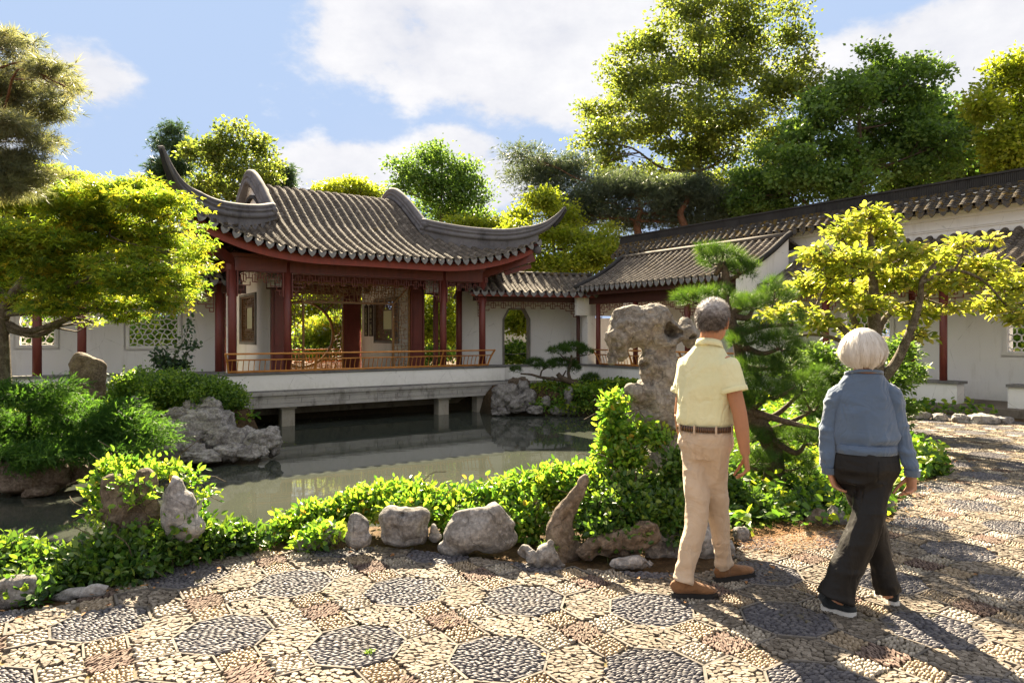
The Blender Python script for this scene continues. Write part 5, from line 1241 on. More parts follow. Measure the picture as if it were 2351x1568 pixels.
q2, d2, v2, s_ = clump_points(CLP([(980, 770, 60, 60), (1060, 760, 40, 60), (640, 770, 60, 50), (860, 770, 70, 50), (560, 770, 60, 50), (1150, 770, 60, 40)], 36, .5), 9000, 26, .4, .6, .2); leaves(mb, q2, .24, T_quad(.36), d2, .6, v2)
single('garden_shrubs', None, None, mb, M['lf_box'], kind='stuff')
tree('broadleaf_tree', 'bright leaves hanging into the octagonal doorway', 'tree', P(1230, 835, 27.3), CLP([(1195, 725, 32, 22), (1170, 745, 20, 18), (1200, 755, 14, 12), (1230, 720, 30, 30)], 27.3, .6), .09, 'lf_yel', 3500, 18, .12, .15, T_quad(.36), group=GD, seed=23)
mb = MB(); p, d, v, s_ = clump_points(CLP([(1185, 812, 40, 26), (1150, 815, 30, 25), (1225, 812, 30, 26)], 26.3, .8), 4500, 22, .14, .7, .2); leaves(mb, p, .13, T_quad(.36), d, .6, v)
single('clipped_shrub', 'leafy green shrub filling the foot of the octagonal doorway', 'shrub', mb, M['lf_box'], loc=P(1185, 835, 26.3), group=GD)
mb = MB(); p, d, v, s_ = clump_points(CLP([(345, 760, 90, 42), (100, 765, 70, 42), (200, 770, 80, 40), (440, 770, 60, 40), (1990, 730, 70, 40, 19.5), (2345, 770, 70, 40, 17.5)], 22.5, .8), 13000, 22, .2, .7, .2); leaves(mb, p, .15, T_quad(.36), d, .6, v)
single('shrubs_behind_windows', None, None, mb, M['lf_cover'], kind='stuff')

# --- left side: maple, overhanging pine, junipers, box, rose
tree('maple_tree', 'large golden green maple spreading over the left corridor', 'tree', P(2, 905, 11.2), CLP([(60, 490, 80, 45), (140, 450, 75, 28), (235, 440, 68, 22), (320, 440, 55, 22), (375, 485, 40, 28), (405, 565, 38, 42), (340, 540, 80, 42), (240, 530, 100, 55), (120, 560, 120, 60), (20, 600, 80, 70), (300, 630, 95, 50), (385, 635, 50, 34), (170, 650, 110, 45), (60, 680, 80, 35), (355, 695, 50, 26), (260, 700, 45, 20), (440, 590, 14, 12), (430, 478, 14, 6), (-80, 560, 100, 100), (452, 560, 16, 8), (462, 612, 12, 6), (425, 675, 26, 10), (395, 712, 20, 8), (300, 728, 26, 8), (215, 738, 14, 7), (455, 520, 16, 8), (110, 405, 50, 20), (180, 415, 40, 14), (20, 450, 60, 40), (330, 470, 70, 24), (200, 480, 80, 30), (120, 700, 60, 22), (30, 540, 60, 50)], 11, .9, .9),
     .17, 'lf_maple', 52000, 22, .12, .098, T_star(), brk=4, spread=.85, bsize=(.25, .45), bkeep=.8, trunk=[P(2, 905, 11.2), P(2, 800, 11.2), P(8, 720, 11.2), P(60, 640, 11), P(150, 580, 11), P(260, 520, 11)], up=1.0, flat=.35, hollow=.35, nl=12, bark='bark_lichen', droop=.25, seed=30)
tree('pine_tree', 'soft olive pine reaching in from the upper left edge', 'tree', P(-260, 1000, 8.2), CLP([(20, 110, 60, 20), (100, 155, 45, 12), (60, 175, 70, 20), (150, 200, 25, 8), (40, 230, 80, 25), (120, 265, 50, 14), (40, 300, 90, 30), (110, 325, 45, 14), (30, 370, 80, 30), (100, 400, 40, 16), (10, 440, 70, 28), (-60, 200, 80, 60), (-80, 360, 90, 90), (-30, 80, 50, 25), (60, 430, 40, 16)], 8.2, .8, .6),
     .16, 'lf_pine_old', 10500, 22, .075, .13, T_tuft(7, .7, .026, 6), brk=7, spread=1.0, bsize=(.2, .38), bark='bark_red', trunk=[P(-260, 1000, 8.2), P(-240, 700, 8.2), P(-200, 400, 8.2), P(-120, 150, 8.2)], hollow=.15, flat=.45, nl=9, seed=31)
def juniper_tmpl():
    r_ = np.random.default_rng(5); V = []; F = []
    for i in range(11):
        u = i/11*.85; a = r_.uniform(0, 2*pi); d = np.array([.75, .5*cos(a), .5*sin(a)]); b = np.array([u, 0, 0]); l = .30*(1-u*.5); p = np.cross(d, (0, 0, 1.)); p = p/np.linalg.norm(p)*.035
        k = len(V); V += [tuple(b-p), tuple(b+p), tuple(b+d*l)]; F.append([k, k+1, k+2])
    return np.array(V), F
jt = thing('juniper', 'spreading feathery green juniper covering the left bank', 'shrub', P(150, 1010, 10.6))
cl = CLP([(60, 915, 100, 40), (160, 935, 100, 35), (250, 950, 80, 30), (90, 985, 120, 45), (220, 1000, 110, 35), (330, 985, 55, 18), (10, 1010, 80, 50), (130, 1040, 110, 30), (260, 1035, 70, 16), (-60, 950, 80, 80), (360, 1010, 40, 12)], 10.4, .9, .5)
cl = breakup(cl, 6, .85, (.25, .42), .6); p, d, v, s_ = clump_points(cl, 26000, 16, .10, .4, .3); d = d*.5+np.array([.8, -.3, .12]); mb = MB(); leaves(mb, p, .15, juniper_tmpl(), d, .5, v); part('foliage', mb, M['lf_juni'], jt)
mb = MB(); limbs(mb, P(60, 1030, 10.8), cl[:8], .06, n=4, seed=32); part('stem', mb, M['bark'], jt, True)
bt = thing('box_shrub', 'dense clipped box shrub between the standing stone and the pavilion', 'shrub', P(430, 950, 14.4))
cl = CLP([(320, 885, 65, 34), (400, 890, 75, 34), (475, 905, 75, 38), (525, 925, 40, 38), (295, 915, 45, 40), (440, 935, 80, 28), (535, 950, 24, 18), (370, 925, 60, 30)], 14.4, .9, .3)
p, d, v, s_ = clump_points(cl, 40000, 26, .075, .8, .5); mb = MB(); leaves(mb, p, .062, T_quad(.34), d, .6, v); part('foliage', mb, M['lf_box'], bt)
mb = MB(); limbs(mb, P(430, 975, 14.5), cl, .05, n=3, seed=33); part('stem', mb, M['bark'], bt, True)
mb = MB()
rt = thing('rose_bush', 'small dark rose bush with one tall leafy shoot against the white wall', 'shrub', P(385, 855, 15.2))
stems = [[P(385, 870, 15.2), P(400, 820, 15.2), P(425, 775, 15.2), P(437, 730, 15.2)], [P(385, 870, 15.2), P(365, 830, 15.2), P(352, 812, 15.2)], [P(390, 870, 15.2), P(415, 830, 15.2), P(440, 800, 15.2), P(450, 785, 15.2)], [P(385, 860, 15.2), P(380, 830, 15.2), P(372, 800, 15.2)]]
lp = []
for st in stems:
    c_ = catmull(st, 5); mb.tube(c_, list(np.linspace(.012, .004, len(c_))), 5)
    for q_ in c_[2:]:
        for _ in range(9): lp.append(q_+rng.normal(size=3)*np.array([.06, .06, .05]))
part('stem', mb, M['bark'], rt, True); p, d, v, s_ = clump_points(CLP([(375, 835, 26, 18), (405, 840, 25, 16)], 15.2, .8), 500, 12, .06, .7, .2)
mb = MB(); leaves(mb, np.concatenate([p, np.array(lp)]), .085, T_fold(.36), None, .6); part('foliage', mb, M['lf_dark'], rt)

# --- right side: lime tree, niwaki pine, little pine, shrubs
TY = 10.2
mcl = CLP([(1998, 490, 32, 20), (1945, 530, 40, 26), (2020, 535, 45, 28), (1885, 585, 42, 30), (1965, 600, 70, 30), (2075, 580, 50, 26), (2150, 590, 45, 22), (2050, 640, 70, 28), (2165, 645, 70, 24), (2250, 615, 55, 22), (2320, 655, 45, 24), (2210, 560, 35, 14), (2275, 548, 18, 7), (1850, 650, 38, 26), (1920, 665, 50, 22), (1845, 715, 35, 14), (1880, 745, 36, 12), (2115, 715, 45, 20), (2110, 765, 26, 14), (2190, 705, 35, 12), (2290, 700, 50, 20), (2345, 730, 30, 18), (2000, 700, 50, 20), (1790, 720, 35, 20), (1945, 760, 22, 12), (2400, 640, 60, 40), (1905, 630, 40, 20)], TY, .9, .5)
mt = thing('lime_leaved_tree', 'spreading tree with glowing lime yellow leaves before the covered walkway', 'tree', P(1985, 1005, TY))
mb = MB(); B0 = P(1985, 1005, TY); BRS = []
def br(pts, r0, r1, n=9): c_ = catmull([P(x, y, TY+dz) for x, y, dz in pts], 6); mb.tube(c_, list(np.linspace(r0, r1, len(c_))), n); BRS.append(c_); return c_
for pts, r0, r1 in ([[(1985, 1010, 0), (1995, 930, 0), (2010, 860, 0), (2008, 780, 0), (2006, 690, 0), (2002, 600, .1), (1996, 510, .1)], .17, .03], [[(2010, 850, 0), (1975, 800, 0), (1930, 750, -.1), (1880, 712, -.2), (1830, 695, -.3)], .07, .02],
                    [[(1985, 820, 0), (1930, 783, .1), (1870, 768, .1), (1800, 778, .1)], .045, .015], [[(2015, 880, 0), (2055, 835, -.1), (2090, 760, -.2), (2112, 690, -.2), (2118, 640, -.3), (2150, 600, -.3)], .085, .02],
                    [[(2008, 800, 0), (2025, 740, .2), (2070, 700, .3), (2110, 690, .3), (2170, 650, .4)], .06, .015], [[(2005, 800, 0), (1965, 745, .2), (1945, 690, .3), (1920, 640, .3), (1900, 590, .3)], .06, .015],
                    [[(2118, 650, -.3), (2180, 620, -.3), (2250, 640, -.3), (2300, 690, -.3), (2340, 735, -.3)], .03, .01], [[(2004, 620, 0), (2050, 590, 0), (2120, 570, 0), (2230, 560, 0)], .03, .008], [[(2003, 640, 0), (1960, 590, .1), (1930, 540, .1)], .03, .01]):
    br(pts, r0, r1)
tips = []; allb = []
for pts in BRS: allb.append(pts)
allb = np.concatenate(allb)
for c, r in mcl:
    c = np.asarray(c); a_ = allb[int(np.argmin(np.linalg.norm(allb-c, axis=1)))]; mb.tube(catmull([a_, (a_+c)/2+rng.normal(size=3)*.05-np.array([0, 0, .04]), c-np.array([0, 0, r[2]*.5])], 4), list(np.linspace(.020, .009, 9)), 5)
    for k in range(9):
        e = c+unit(rng.normal(size=3))*np.asarray(r)*.9; s_ = c-np.array([0, 0, r[2]*.5]); mb.tube([s_, (s_+e)/2+rng.normal(size=3)*.04, e], [.012, .008, .003], 4); tips.append(e)
part('trunk', mb, M['bark_lichen'], mt, True)
p, d, v, s_ = clump_points(mcl, 8000, 9, .075, .45, .2); mb = MB(); leaves(mb, p, .118, T_fold(.25), d, 1.0, v, .25); part('crown', mb, M['lf_mag'], mt)
def pine_pad(mb, cl, n_per_m2, ln, tm, upb=.55):
    for c, r in cl:
        n = int(n_per_m2*(r[0]*r[1]+r[0]*r[2]*2)); u = unit(rng.normal(size=(n, 3))); u[:, 2] = np.abs(u[:, 2])*np.where(rng.uniform(size=n) < .72, 1, -.6)
        k = rng.uniform(.45, 1.0, (n, 1))**.5; base = np.asarray(c)+u*k*np.asarray(r)*.86+rng.normal(size=(n, 3))*ln*.12
        D_ = unit(u*.8+np.array([0, 0, upb])+rng.normal(size=(n, 3))*.35); V, F = tm[rng.integers(len(tm))]; V = np.asarray(V)
        for j, (V, F) in enumerate(tm):
            s_ = slice(j, None, len(tm)); d = D_[s_]; b = base[s_]; m_ = len(d); a = unit(np.cross(d, rng.normal(size=(m_, 3)))); w = np.cross(d, a); sz = ln*rng.uniform(.75, 1.2, m_)
            V = np.asarray(V); F = np.asarray(F); W = b[:, None]+sz[:, None, None]*(V[None, :, 0:1]*d[:, None]+V[None, :, 1:2]*a[:, None]+V[None, :, 2:3]*w[:, None]); kk = len(V)
            mb.add(W.reshape(-1, 3), (F[None]+(np.arange(m_)*kk)[:, None, None]).reshape(-1, 3), np.repeat(np.clip(rng.normal(.5, .25, m_), 0, 1), kk))
TM = [T_tuft(13, .85, .011, i) for i in range(6)]
NY = 6.75
ncl = CLP([(1655, 598, 60, 28), (1705, 620, 30, 18), (1600, 688, 62, 24), (1680, 700, 50, 22), (1775, 683, 42, 26), (1730, 700, 40, 20), (1790, 790, 50, 30), (1715, 780, 50, 26), (1735, 850, 85, 32), (1810, 835, 45, 28), (1840, 890, 60, 30), (1760, 905, 75, 28), (1865, 935, 35, 26), (1700, 920, 35, 20), (1725, 1005, 35, 18), (1810, 1000, 60, 22), (1795, 1065, 80, 34), (1725, 1060, 45, 22), (1850, 1010, 40, 22), (1690, 740, 35, 20), (1820, 740, 30, 18)], NY, .9, .35)
nt = thing('cloud_pruned_pine', 'layered cloud pruned pine with twisted trunk between man and woman', 'tree', P(1775, 1160, NY))
mb = MB(); tk = catmull([P(x, y, NY+dz) for x, y, dz in ((1780, 1165, 0), (1778, 1090, 0), (1772, 1030, .05), (1750, 985, 0), (1712, 940, -.05), (1690, 890, 0), (1700, 830, .05), (1690, 770, 0), (1665, 700, 0), (1668, 640, 0), (1660, 600, 0))], 6)
mb.tube(tk, list(np.linspace(.115, .025, len(tk))), 10)
for c, r in ncl:
    i = int(np.argmin(np.linalg.norm(tk-c, axis=1)+np.where(tk[:, 2] > c[2], .25, 0))); a = tk[i]; e = c-np.array([0, 0, r[2]*.35]); m1 = (a+e)/2+rng.normal(size=3)*.05+np.array([0, 0, -.04])
    c_ = catmull([a, m1, e], 5); mb.tube(c_, list(np.linspace(.04, .014, len(c_))), 7)
    for k in range(5): q_ = c+rng.normal(size=3)*np.asarray(r)*.45; mb.tube([e, (e+q_)/2-np.array([0, 0, .02]), q_], [.012, .009, .005], 4)
for pts in (((1715, 940, 0), (1760, 955, -.2), (1830, 975, -.3), (1880, 985, -.3)), ((1690, 900, 0), (1660, 905, -.1), (1640, 890, -.2))):
    c_ = catmull([P(x, y, NY+dz) for x, y, dz in pts], 5); mb.tube(c_, list(np.linspace(.045, .015, len(c_))), 7)
part('trunk', mb, M['bark'], nt, True); mb = MB(); pine_pad(mb, breakup([(c, (r[0]*1.1, r[1]*1.1, r[2]*1.2)) for c, r in ncl], 2, .95, (.35, .5), .92), 2900, .095, TM); part('needles', mb, M['lf_pine'], nt)
BY = 20.7
bcl = CLP([(1283, 806, 30, 11), (1315, 799, 38, 14), (1345, 810, 20, 10), (1229, 834, 24, 12), (1262, 840, 18, 10), (1292, 834, 40, 12), (1318, 848, 18, 11), (1184, 851, 15, 9), (1355, 870, 24, 13), (1340, 880, 20, 9), (1240, 842, 15, 8)], BY, .8, .3)
bt = thing('bonsai_pine', 'small leaning cloud pruned pine on the far bank', 'tree', P(1338, 893, BY))
mb = MB()
for pts, r0, r1 in (([(1345, 896), (1335, 882), (1315, 878), (1290, 868), (1280, 858)], .13, .07), ([(1300, 874), (1270, 870), (1240, 866), (1220, 860), (1195, 858)], .06, .025), ([(1310, 876), (1305, 855), (1310, 835), (1312, 815)], .06, .03), ([(1312, 830), (1295, 822), (1285, 812)], .03, .015), ([(1312, 826), (1330, 818), (1345, 815)], .03, .015), ([(1240, 866), (1245, 850), (1262, 842)], .03, .015), ([(1290, 868), (1300, 850)], .03, .02), ([(1325, 880), (1350, 876)], .05, .02)):
    c_ = catmull([P(x, y, BY) for x, y in pts], 5); mb.tube(c_, list(np.linspace(r0, r1, len(c_))), 7)
part('trunk', mb, M['bark'], bt, True)
for x, y in ((1248, 867), (1270, 869)):
    mb = MB(); a = P(x, y, BY-.1); mb.tube([a, a+np.array([-.05, -.08, .01])], .065, 8)
part('pruned_stub', mb, M['chip_beige'], bt, True)
mb = MB(); pine_pad(mb, bcl, 1500, .13, [T_tuft(10, .8, .02, i) for i in range(3)]); part('needles', mb, M['lf_pine'], bt)
st_ = thing('yew_shrub', 'dark green layered shrub behind the white haired woman', 'shrub', P(1960, 1000, 11.2))
cl = CLP([(1875, 820, 50, 35), (1855, 860, 45, 30), (1910, 870, 50, 35), (2060, 810, 32, 36), (2085, 855, 32, 26), (2040, 880, 40, 35), (1970, 880, 60, 40), (2000, 940, 90, 40), (1890, 930, 60, 40)], 11.2, .9, .3)
p, d, v, s_ = clump_points(cl, 14000, 18, .09, .35, .3); mb = MB(); leaves(mb, p, .10, T_quad(.24), d, 1.0, v); part('foliage', mb, M['lf_oak'], st_)
mb = MB(); limbs(mb, P(1960, 1000, 11.2), cl, .05, n=4, seed=41); part('stem', mb, M['bark'], st_, True)

# --- climbing and creeping leaves in front
def creeper(name, label, cl, n, size, mat, loc, sub=12, rs=.05, cat='plant', up=.5, stems=0):
    t = thing(name, label, cat, loc); p, d, v, s_ = clump_points(cl, n, sub, rs, .8, .35)
    d = d*.6+np.array([0, 0, .35]); mb = MB(); leaves(mb, p, size, T_fold(.29), d, up, deadleaf(np.clip(v**1.15, 0, .80))); part('foliage', mb, M[mat], t)
    if stems:
        mb = MB()
        for k in range(stems):
            a = s_[rng.integers(len(s_))]; b = a+rng.normal(size=3)*np.array([.12, .08, .1]); mb.tube(catmull([a-[0, 0, .1], (a+b)/2+rng.normal(size=3)*.03, b], 3), .003, 4)
        part('stem', mb, M['bark'], t, kind='stuff')
    return t
creeper('creeping_hedge', 'bright lime green creeping hedge behind the row of edging stones', CLP([(672, 1213, 32, 24, 5.3), (720, 1195, 40, 26, 5.35), (775, 1182, 42, 24, 5.4), (830, 1160, 40, 25, 5.45), (885, 1142, 42, 22, 5.45), (945, 1140, 40, 22, 5.45), (1005, 1160, 45, 24, 5.45), (1075, 1155, 45, 28, 5.45), (1140, 1142, 45, 30, 5.5), (1200, 1135, 45, 36, 5.45), (1260, 1120, 45, 36, 5.45), (1320, 1112, 45, 36, 5.4), (1370, 1120, 45, 40, 5.3), (1215, 1190, 40, 40, 5.2), (940, 1170, 60, 20, 5.3), (1060, 1195, 60, 30, 5.3)], 5.4, .9), 21000, .052, 'lf_hedge', P(1000, 1225, 5.4), stems=60)
creeper('climbing_vine', 'lime green vine climbing the left foot of the tall rock', CLP([(1410, 950, 13, 32, 5.45), (1415, 1000, 26, 30, 5.4), (1400, 1040, 28, 26, 5.4), (1440, 1050, 36, 26, 5.3), (1470, 985, 14, 20, 5.35), (1520, 1005, 22, 10, 5.3), (1495, 1010, 18, 12, 5.3), (1410, 920, 6, 14, 5.45)], 5.4, .7), 3300, .055, 'lf_hedge', P(1420, 1150, 5.4), rs=.04, stems=30)
creeper('ground_ivy', 'glossy green leaves with shade in their colour spilling over the root-like rock below the tall rock', CLP([(1430, 1128, 50, 30, 5.15), (1515, 1128, 30, 26, 5.2), (1400, 1165, 50, 36, 5.0), (1460, 1180, 50, 34, 4.95), (1530, 1175, 36, 36, 5.0), (1380, 1215, 34, 26, 4.85), (1440, 1225, 30, 14, 4.8), (1345, 1190, 26, 30, 5.0), (1562, 1080, 14, 40, 5.2), (1550, 1215, 25, 22, 4.9)], 5.1, .7), 9500, .052, 'lf_hedge_dk', P(1450, 1240, 5.0), stems=40)
creeper('creeping_vine', 'tangled green vine over the two leaning stones by the water', CLP([(290, 1075, 50, 14, 4.9), (350, 1082, 26, 10, 4.9), (238, 1108, 16, 22, 4.8), (225, 1150, 10, 26, 4.75), (300, 1105, 34, 12, 4.7), (245, 1185, 14, 18, 4.65), (335, 1130, 14, 12, 4.6), (440, 1102, 12, 12, 4.9), (463, 1135, 10, 22, 4.85), (395, 1082, 22, 7, 4.95), (425, 1205, 20, 12, 4.6), (345, 1215, 34, 14, 4.6), (300, 1155, 12, 16, 4.58)], 4.9, .4), 1500, .052, 'lf_hedge', P(320, 1250, 4.8), rs=.045, stems=70)
creeper('ground_creeper', 'low green creeper along the left paving edge', CLP([(20, 1268, 40, 14, 4.45), (60, 1300, 50, 18, 4.35), (140, 1295, 50, 18, 4.4), (210, 1290, 45, 22, 4.4), (260, 1262, 40, 24, 4.5), (330, 1262, 45, 26, 4.55), (400, 1250, 45, 28, 4.65), (470, 1240, 45, 24, 4.8), (540, 1238, 40, 18, 4.95), (585, 1243, 24, 12, 5.0), (180, 1320, 40, 14, 4.25), (60, 1345, 30, 12, 4.1), (-40, 1290, 50, 30, 4.3), (430, 1215, 40, 20, 4.9), (300, 1300, 60, 14, 4.4), (90, 1365, 22, 10, 4.02)], 4.5, .9), 13000, .052, 'lf_hedge_dk', P(300, 1320, 4.4), stems=50)
creeper('stone_vine', 'few green sprigs over the low slanting stone at the left end of the row', CLP([(735, 1228, 30, 14, 4.98), (700, 1240, 18, 10, 4.98), (768, 1232, 10, 12, 4.9)], 5, .7), 420, .06, 'lf_hedge', P(735, 1255, 5.0), rs=.04, stems=14)
creeper('bed_groundcover', 'dappled ground cover under the layered pine', CLP([(1690, 1150, 50, 36, 6.0), (1745, 1175, 50, 26, 5.9), (1815, 1165, 55, 26, 6.1), (1890, 1160, 50, 26, 6.3), (1655, 1105, 26, 46, 6.1), (1860, 1115, 80, 26, 6.8), (1710, 1200, 36, 12, 5.75), (1930, 1180, 30, 18, 6.1), (1960, 1130, 60, 25, 7.0), (1640, 1180, 30, 30, 5.8), (1700, 1060, 60, 30, 7.2)], 6.2, .9), 11000, .058, 'lf_hedge_dk', P(1780, 1200, 6.0), stems=40)
creeper('low_shrub', 'rounded low shrub at the paving edge beyond the woman', CLP([(2105, 1080, 52, 28, 7.9), (2070, 1075, 40, 30, 8.1), (2135, 1088, 30, 20, 7.8)], 7.9, .9), 3600, .07, 'lf_oak', P(2105, 1110, 7.9), stems=10)
mb = MB(); p, d, v, s_ = clump_points(CLP([(1262, 895, 45, 14), (1330, 908, 55, 25), (1400, 903, 50, 24), (1245, 928, 35, 14), (1380, 930, 60, 18), (1300, 932, 45, 18), (1430, 925, 40, 22), (1360, 888, 70, 9)], 20.9, 1.0, .4), 20000, 22, .12, .6, .3); leaves(mb, p, .10, T_quad(.36), d, .7, v)
single('bank_groundcover', None, None, mb, M['lf_cover'], kind='stuff')
# open beds: creeping leaves over soil on both banks and round the paving
Q = rng.uniform((-13, 3.6), (9, 21), (160000, 2)); a = sdf_poly(Q, POND); b = sdf_poly(Q, PAVE); wpq = Q@np.array([cos(A34), sin(A34)])
ok = (a > -.12) & (b > .03) & (wpq < 14.7) & ((Q[:, 0] > 1.6) | ((Q[:, 0] < -4.5) & (Q[:, 1] > 9.3))) & (Q[:, 1] < 20.8) & (np.abs(Q[:, 0]) < .8*Q[:, 1]) & ~((Q[:, 0] < 0) & ((Q-np.array([-11.57, 16.3]))@np.array([-sin(R(27)), cos(R(27))]) > -.1))
wdt = (vnoise(np.concatenate([Q*.9, np.zeros((len(Q), 1))], 1), 77)+1)/2
Q = Q[ok]; wd = wdt[ok]; keep = rng.uniform(size=len(Q)) < np.clip(26000/len(Q), 0, 1)*(.5+wd); Q = Q[keep]; wd = wd[keep]; av = sdf_poly(Q, POND)
zz = np.where(av < .1, -.25, 0)+rng.uniform(0, 1, len(Q))*(.10+.20*wd)
mb = MB(); leaves(mb, np.stack([Q[:, 0], Q[:, 1], zz], 1), .075+.004*Q[:, 1], T_fold(.3), None, .8); single('groundcover', None, None, mb, M['lf_cover'], kind='stuff')
# litter: fallen needles and leaves on paving edge
n = 2600; Q = np.array([G(x, y)[:2] for x, y in zip(rng.normal(1800, 90, n), rng.normal(1238, 18, n))]); Q = np.concatenate([Q, rng.normal((3.2, 6.2), (.7, .5), (900, 2))]); mb = MB()
L_ = .045*rng.uniform(.6, 1.3, len(Q)); th = rng.uniform(0, pi, len(Q)); dx = np.stack([np.cos(th), np.sin(th), rng.normal(0, .12, len(Q))], 1)*L_[:, None]; wv_ = np.stack([-np.sin(th), np.cos(th), 0*th], 1)*.0016
b0 = np.stack([Q[:, 0], Q[:, 1], np.full(len(Q), .014)+rng.uniform(0, .012, len(Q))], 1); V = np.stack([b0-wv_, b0+wv_, b0+dx], 1).reshape(-1, 3); mb.add(V, np.arange(len(V)).reshape(-1, 3), np.repeat(rng.uniform(size=len(Q)), 3))
t = NT('fallen_needles'); M['litter'] = t.fin(t.bsdf(t.ramp(t.attr(), [(0, (.16, .07, .025)), (.6, (.28, .14, .05)), (1, (.40, .24, .10))]), .8))
single('pine_litter', None, None, mb, M['litter'], kind='stuff')
mb = MB(); n = 420; Q = rng.uniform((-3.6, 3.2), (8, 9), (n*6, 2)); b = sdf_poly(Q, PAVE); Q = Q[(b < .0) & (b > -.35)][:n]; leaves(mb, np.stack([Q[:, 0], Q[:, 1], np.full(len(Q), .02)], 1), .035, T_fold(.3), None, 2.5); Q2 = rng.uniform((-3, 3), (6, 8), (70, 2)); Q2 = Q2[sdf_poly(Q2, PAVE) < 0]; leaves(mb, np.stack([Q2[:, 0], Q2[:, 1], np.full(len(Q2), .02)], 1), .03, T_fold(.3), None, 2.5)
single('fallen_leaves', None, None, mb, M['litter'], kind='stuff')

mb = MB(); n = 260; Q = rng.uniform((-9, 5.8), (3, 20), (n*5, 2)); a = sdf_poly(Q, POND); Q = Q[(a < -.1) & (a > -.9)][:n]; leaves(mb, np.stack([Q[:, 0], Q[:, 1], np.full(len(Q), WZ+.004)], 1), .05, T_fold(.3), None, 6.0)
single('floating_leaves', None, None, mb, M['lf_cover'], kind='stuff')
for x, y, Y, h, lb in ((1262, 1262, 4.78, .11, 'dry grass tuft growing out of the twin-lobed stone'), (850, 1500, 3.38, .035, 'tiny green weed between the foreground pebbles')):
    mb = MB(); c = P(x, y, Y) if h > .05 else G(x, y, 0.0); k = 90 if h > .05 else 30; d = unit(rng.normal(size=(k, 3))*np.array([.5, .5, .2])+np.array([0, 0, .7])); w = unit(np.cross(d, rng.normal(size=(k, 3))))*.0022
    b = c+rng.normal(size=(k, 3))*np.array([.02, .02, 0])*h/.11; m_ = b+d*h*.6; e = m_+(d-np.array([0, 0, .8]))*h*.4*rng.uniform(.5, 1.2, (k, 1)); V = np.stack([b-w, b+w, m_+w, m_-w, e], 1).reshape(-1, 3); i0 = np.arange(k)*5
    mb.add(V, [np.stack([i0, i0+1, i0+2, i0+3], 1), np.stack([i0+3, i0+2, i0+4], 1)], np.repeat(rng.uniform(.2, .8, k), 5)); single('grass_tuft', lb, 'plant', mb, M['lf_cover'], loc=c)
# ------------------------------------------------------------------ rocks
M['rk_tan'] = rock_mat('tan_limestone', (.10, .085, .07), (.19, .168, .14), (.31, .285, .245), 0, 4.2, .04)
M['rk_grey'] = rock_mat('grey_limestone', (.10, .09, .085), (.20, .185, .17), (.34, .32, .30), .12, 4.5, .03)
M['rk_brown'] = rock_mat('brown_weathered_rock', (.07, .05, .036), (.14, .105, .075), (.24, .19, .145), .15, 4.0, .03)
M['rk_pale'] = rock_mat('pale_water_worn_rock', (.12, .11, .105), (.26, .245, .235), (.42, .40, .38), .05, 3.5, .04)
def ico(sub):
    import bmesh
    bm = bmesh.new(); bmesh.ops.create_icosphere(bm, subdivisions=sub, radius=1.0); V = np.array([v.co[:] for v in bm.verts]); F = np.array([[v.index for v in f.verts] for f in bm.faces]); bm.free(); return V, F
ICO = {k: ico(k) for k in (3, 4, 5)}
def rockify(V, seed, amp, freq, cuts=0, cutq=.86, pits=0):
    r_ = np.random.default_rng(seed); c = V.mean(0); ext_ = np.abs(V-c).max(0)
    for k in range(cuts):
        n = unit(r_.normal(size=3)); n[2] = abs(n[2])*.8 if r_.uniform() < .6 else n[2]*.4; n = unit(n); pr = (V-c)@n; q = np.quantile(pr, cutq+r_.uniform(-.05, .08)); over = np.clip(pr-q, 0, None); V = V-np.outer(over*.88, n)
    D = unit(V-c); s_ = ext_.mean()
    h = (ridged((V-c)*freq/s_*1.0, 3, seed)-1.0)*.45+fbm((V-c)*freq*2.1/s_, 4, seed+9)*.35
    V = V+D*(h*amp*s_)[:, None]
    if pits:
        pv = r_.uniform(-1, 1, (pits, 3)); pv = c+unit(pv)*ext_*.95
        for p in pv: d = np.linalg.norm(V-p, axis=1); rr = s_*r_.uniform(.12, .28); V = V-D*(np.clip(1-d/rr, 0, 1)**1.5*rr*.9)[:, None]
    return V
def boulder(name, label, x, y, rx, ry, Y, mat, seed, cuts=7, amp=.16, freq=1.4, sub=4, depth=.8, group=None, pits=3, lean=0, cat='rock', rot=0):
    k = Y/F_PX; c = P(x, y, Y); V, F = ICO[sub]; V = V.copy(); V = np.sign(V)*np.abs(V)**.82
    V = V*np.array([rx*k, max(rx, ry)*k*depth, ry*k*1.05]); V[:, 0] += V[:, 2]*lean
    V = rockify(V, seed, amp, freq, cuts, .84, pits)
    mb = MB(); mb.add(V+c, F, .5); b = c.copy(); b[2] = c[2]-ry*k
    return single(name, label, cat, mb, M[mat], True, loc=b, group=group)
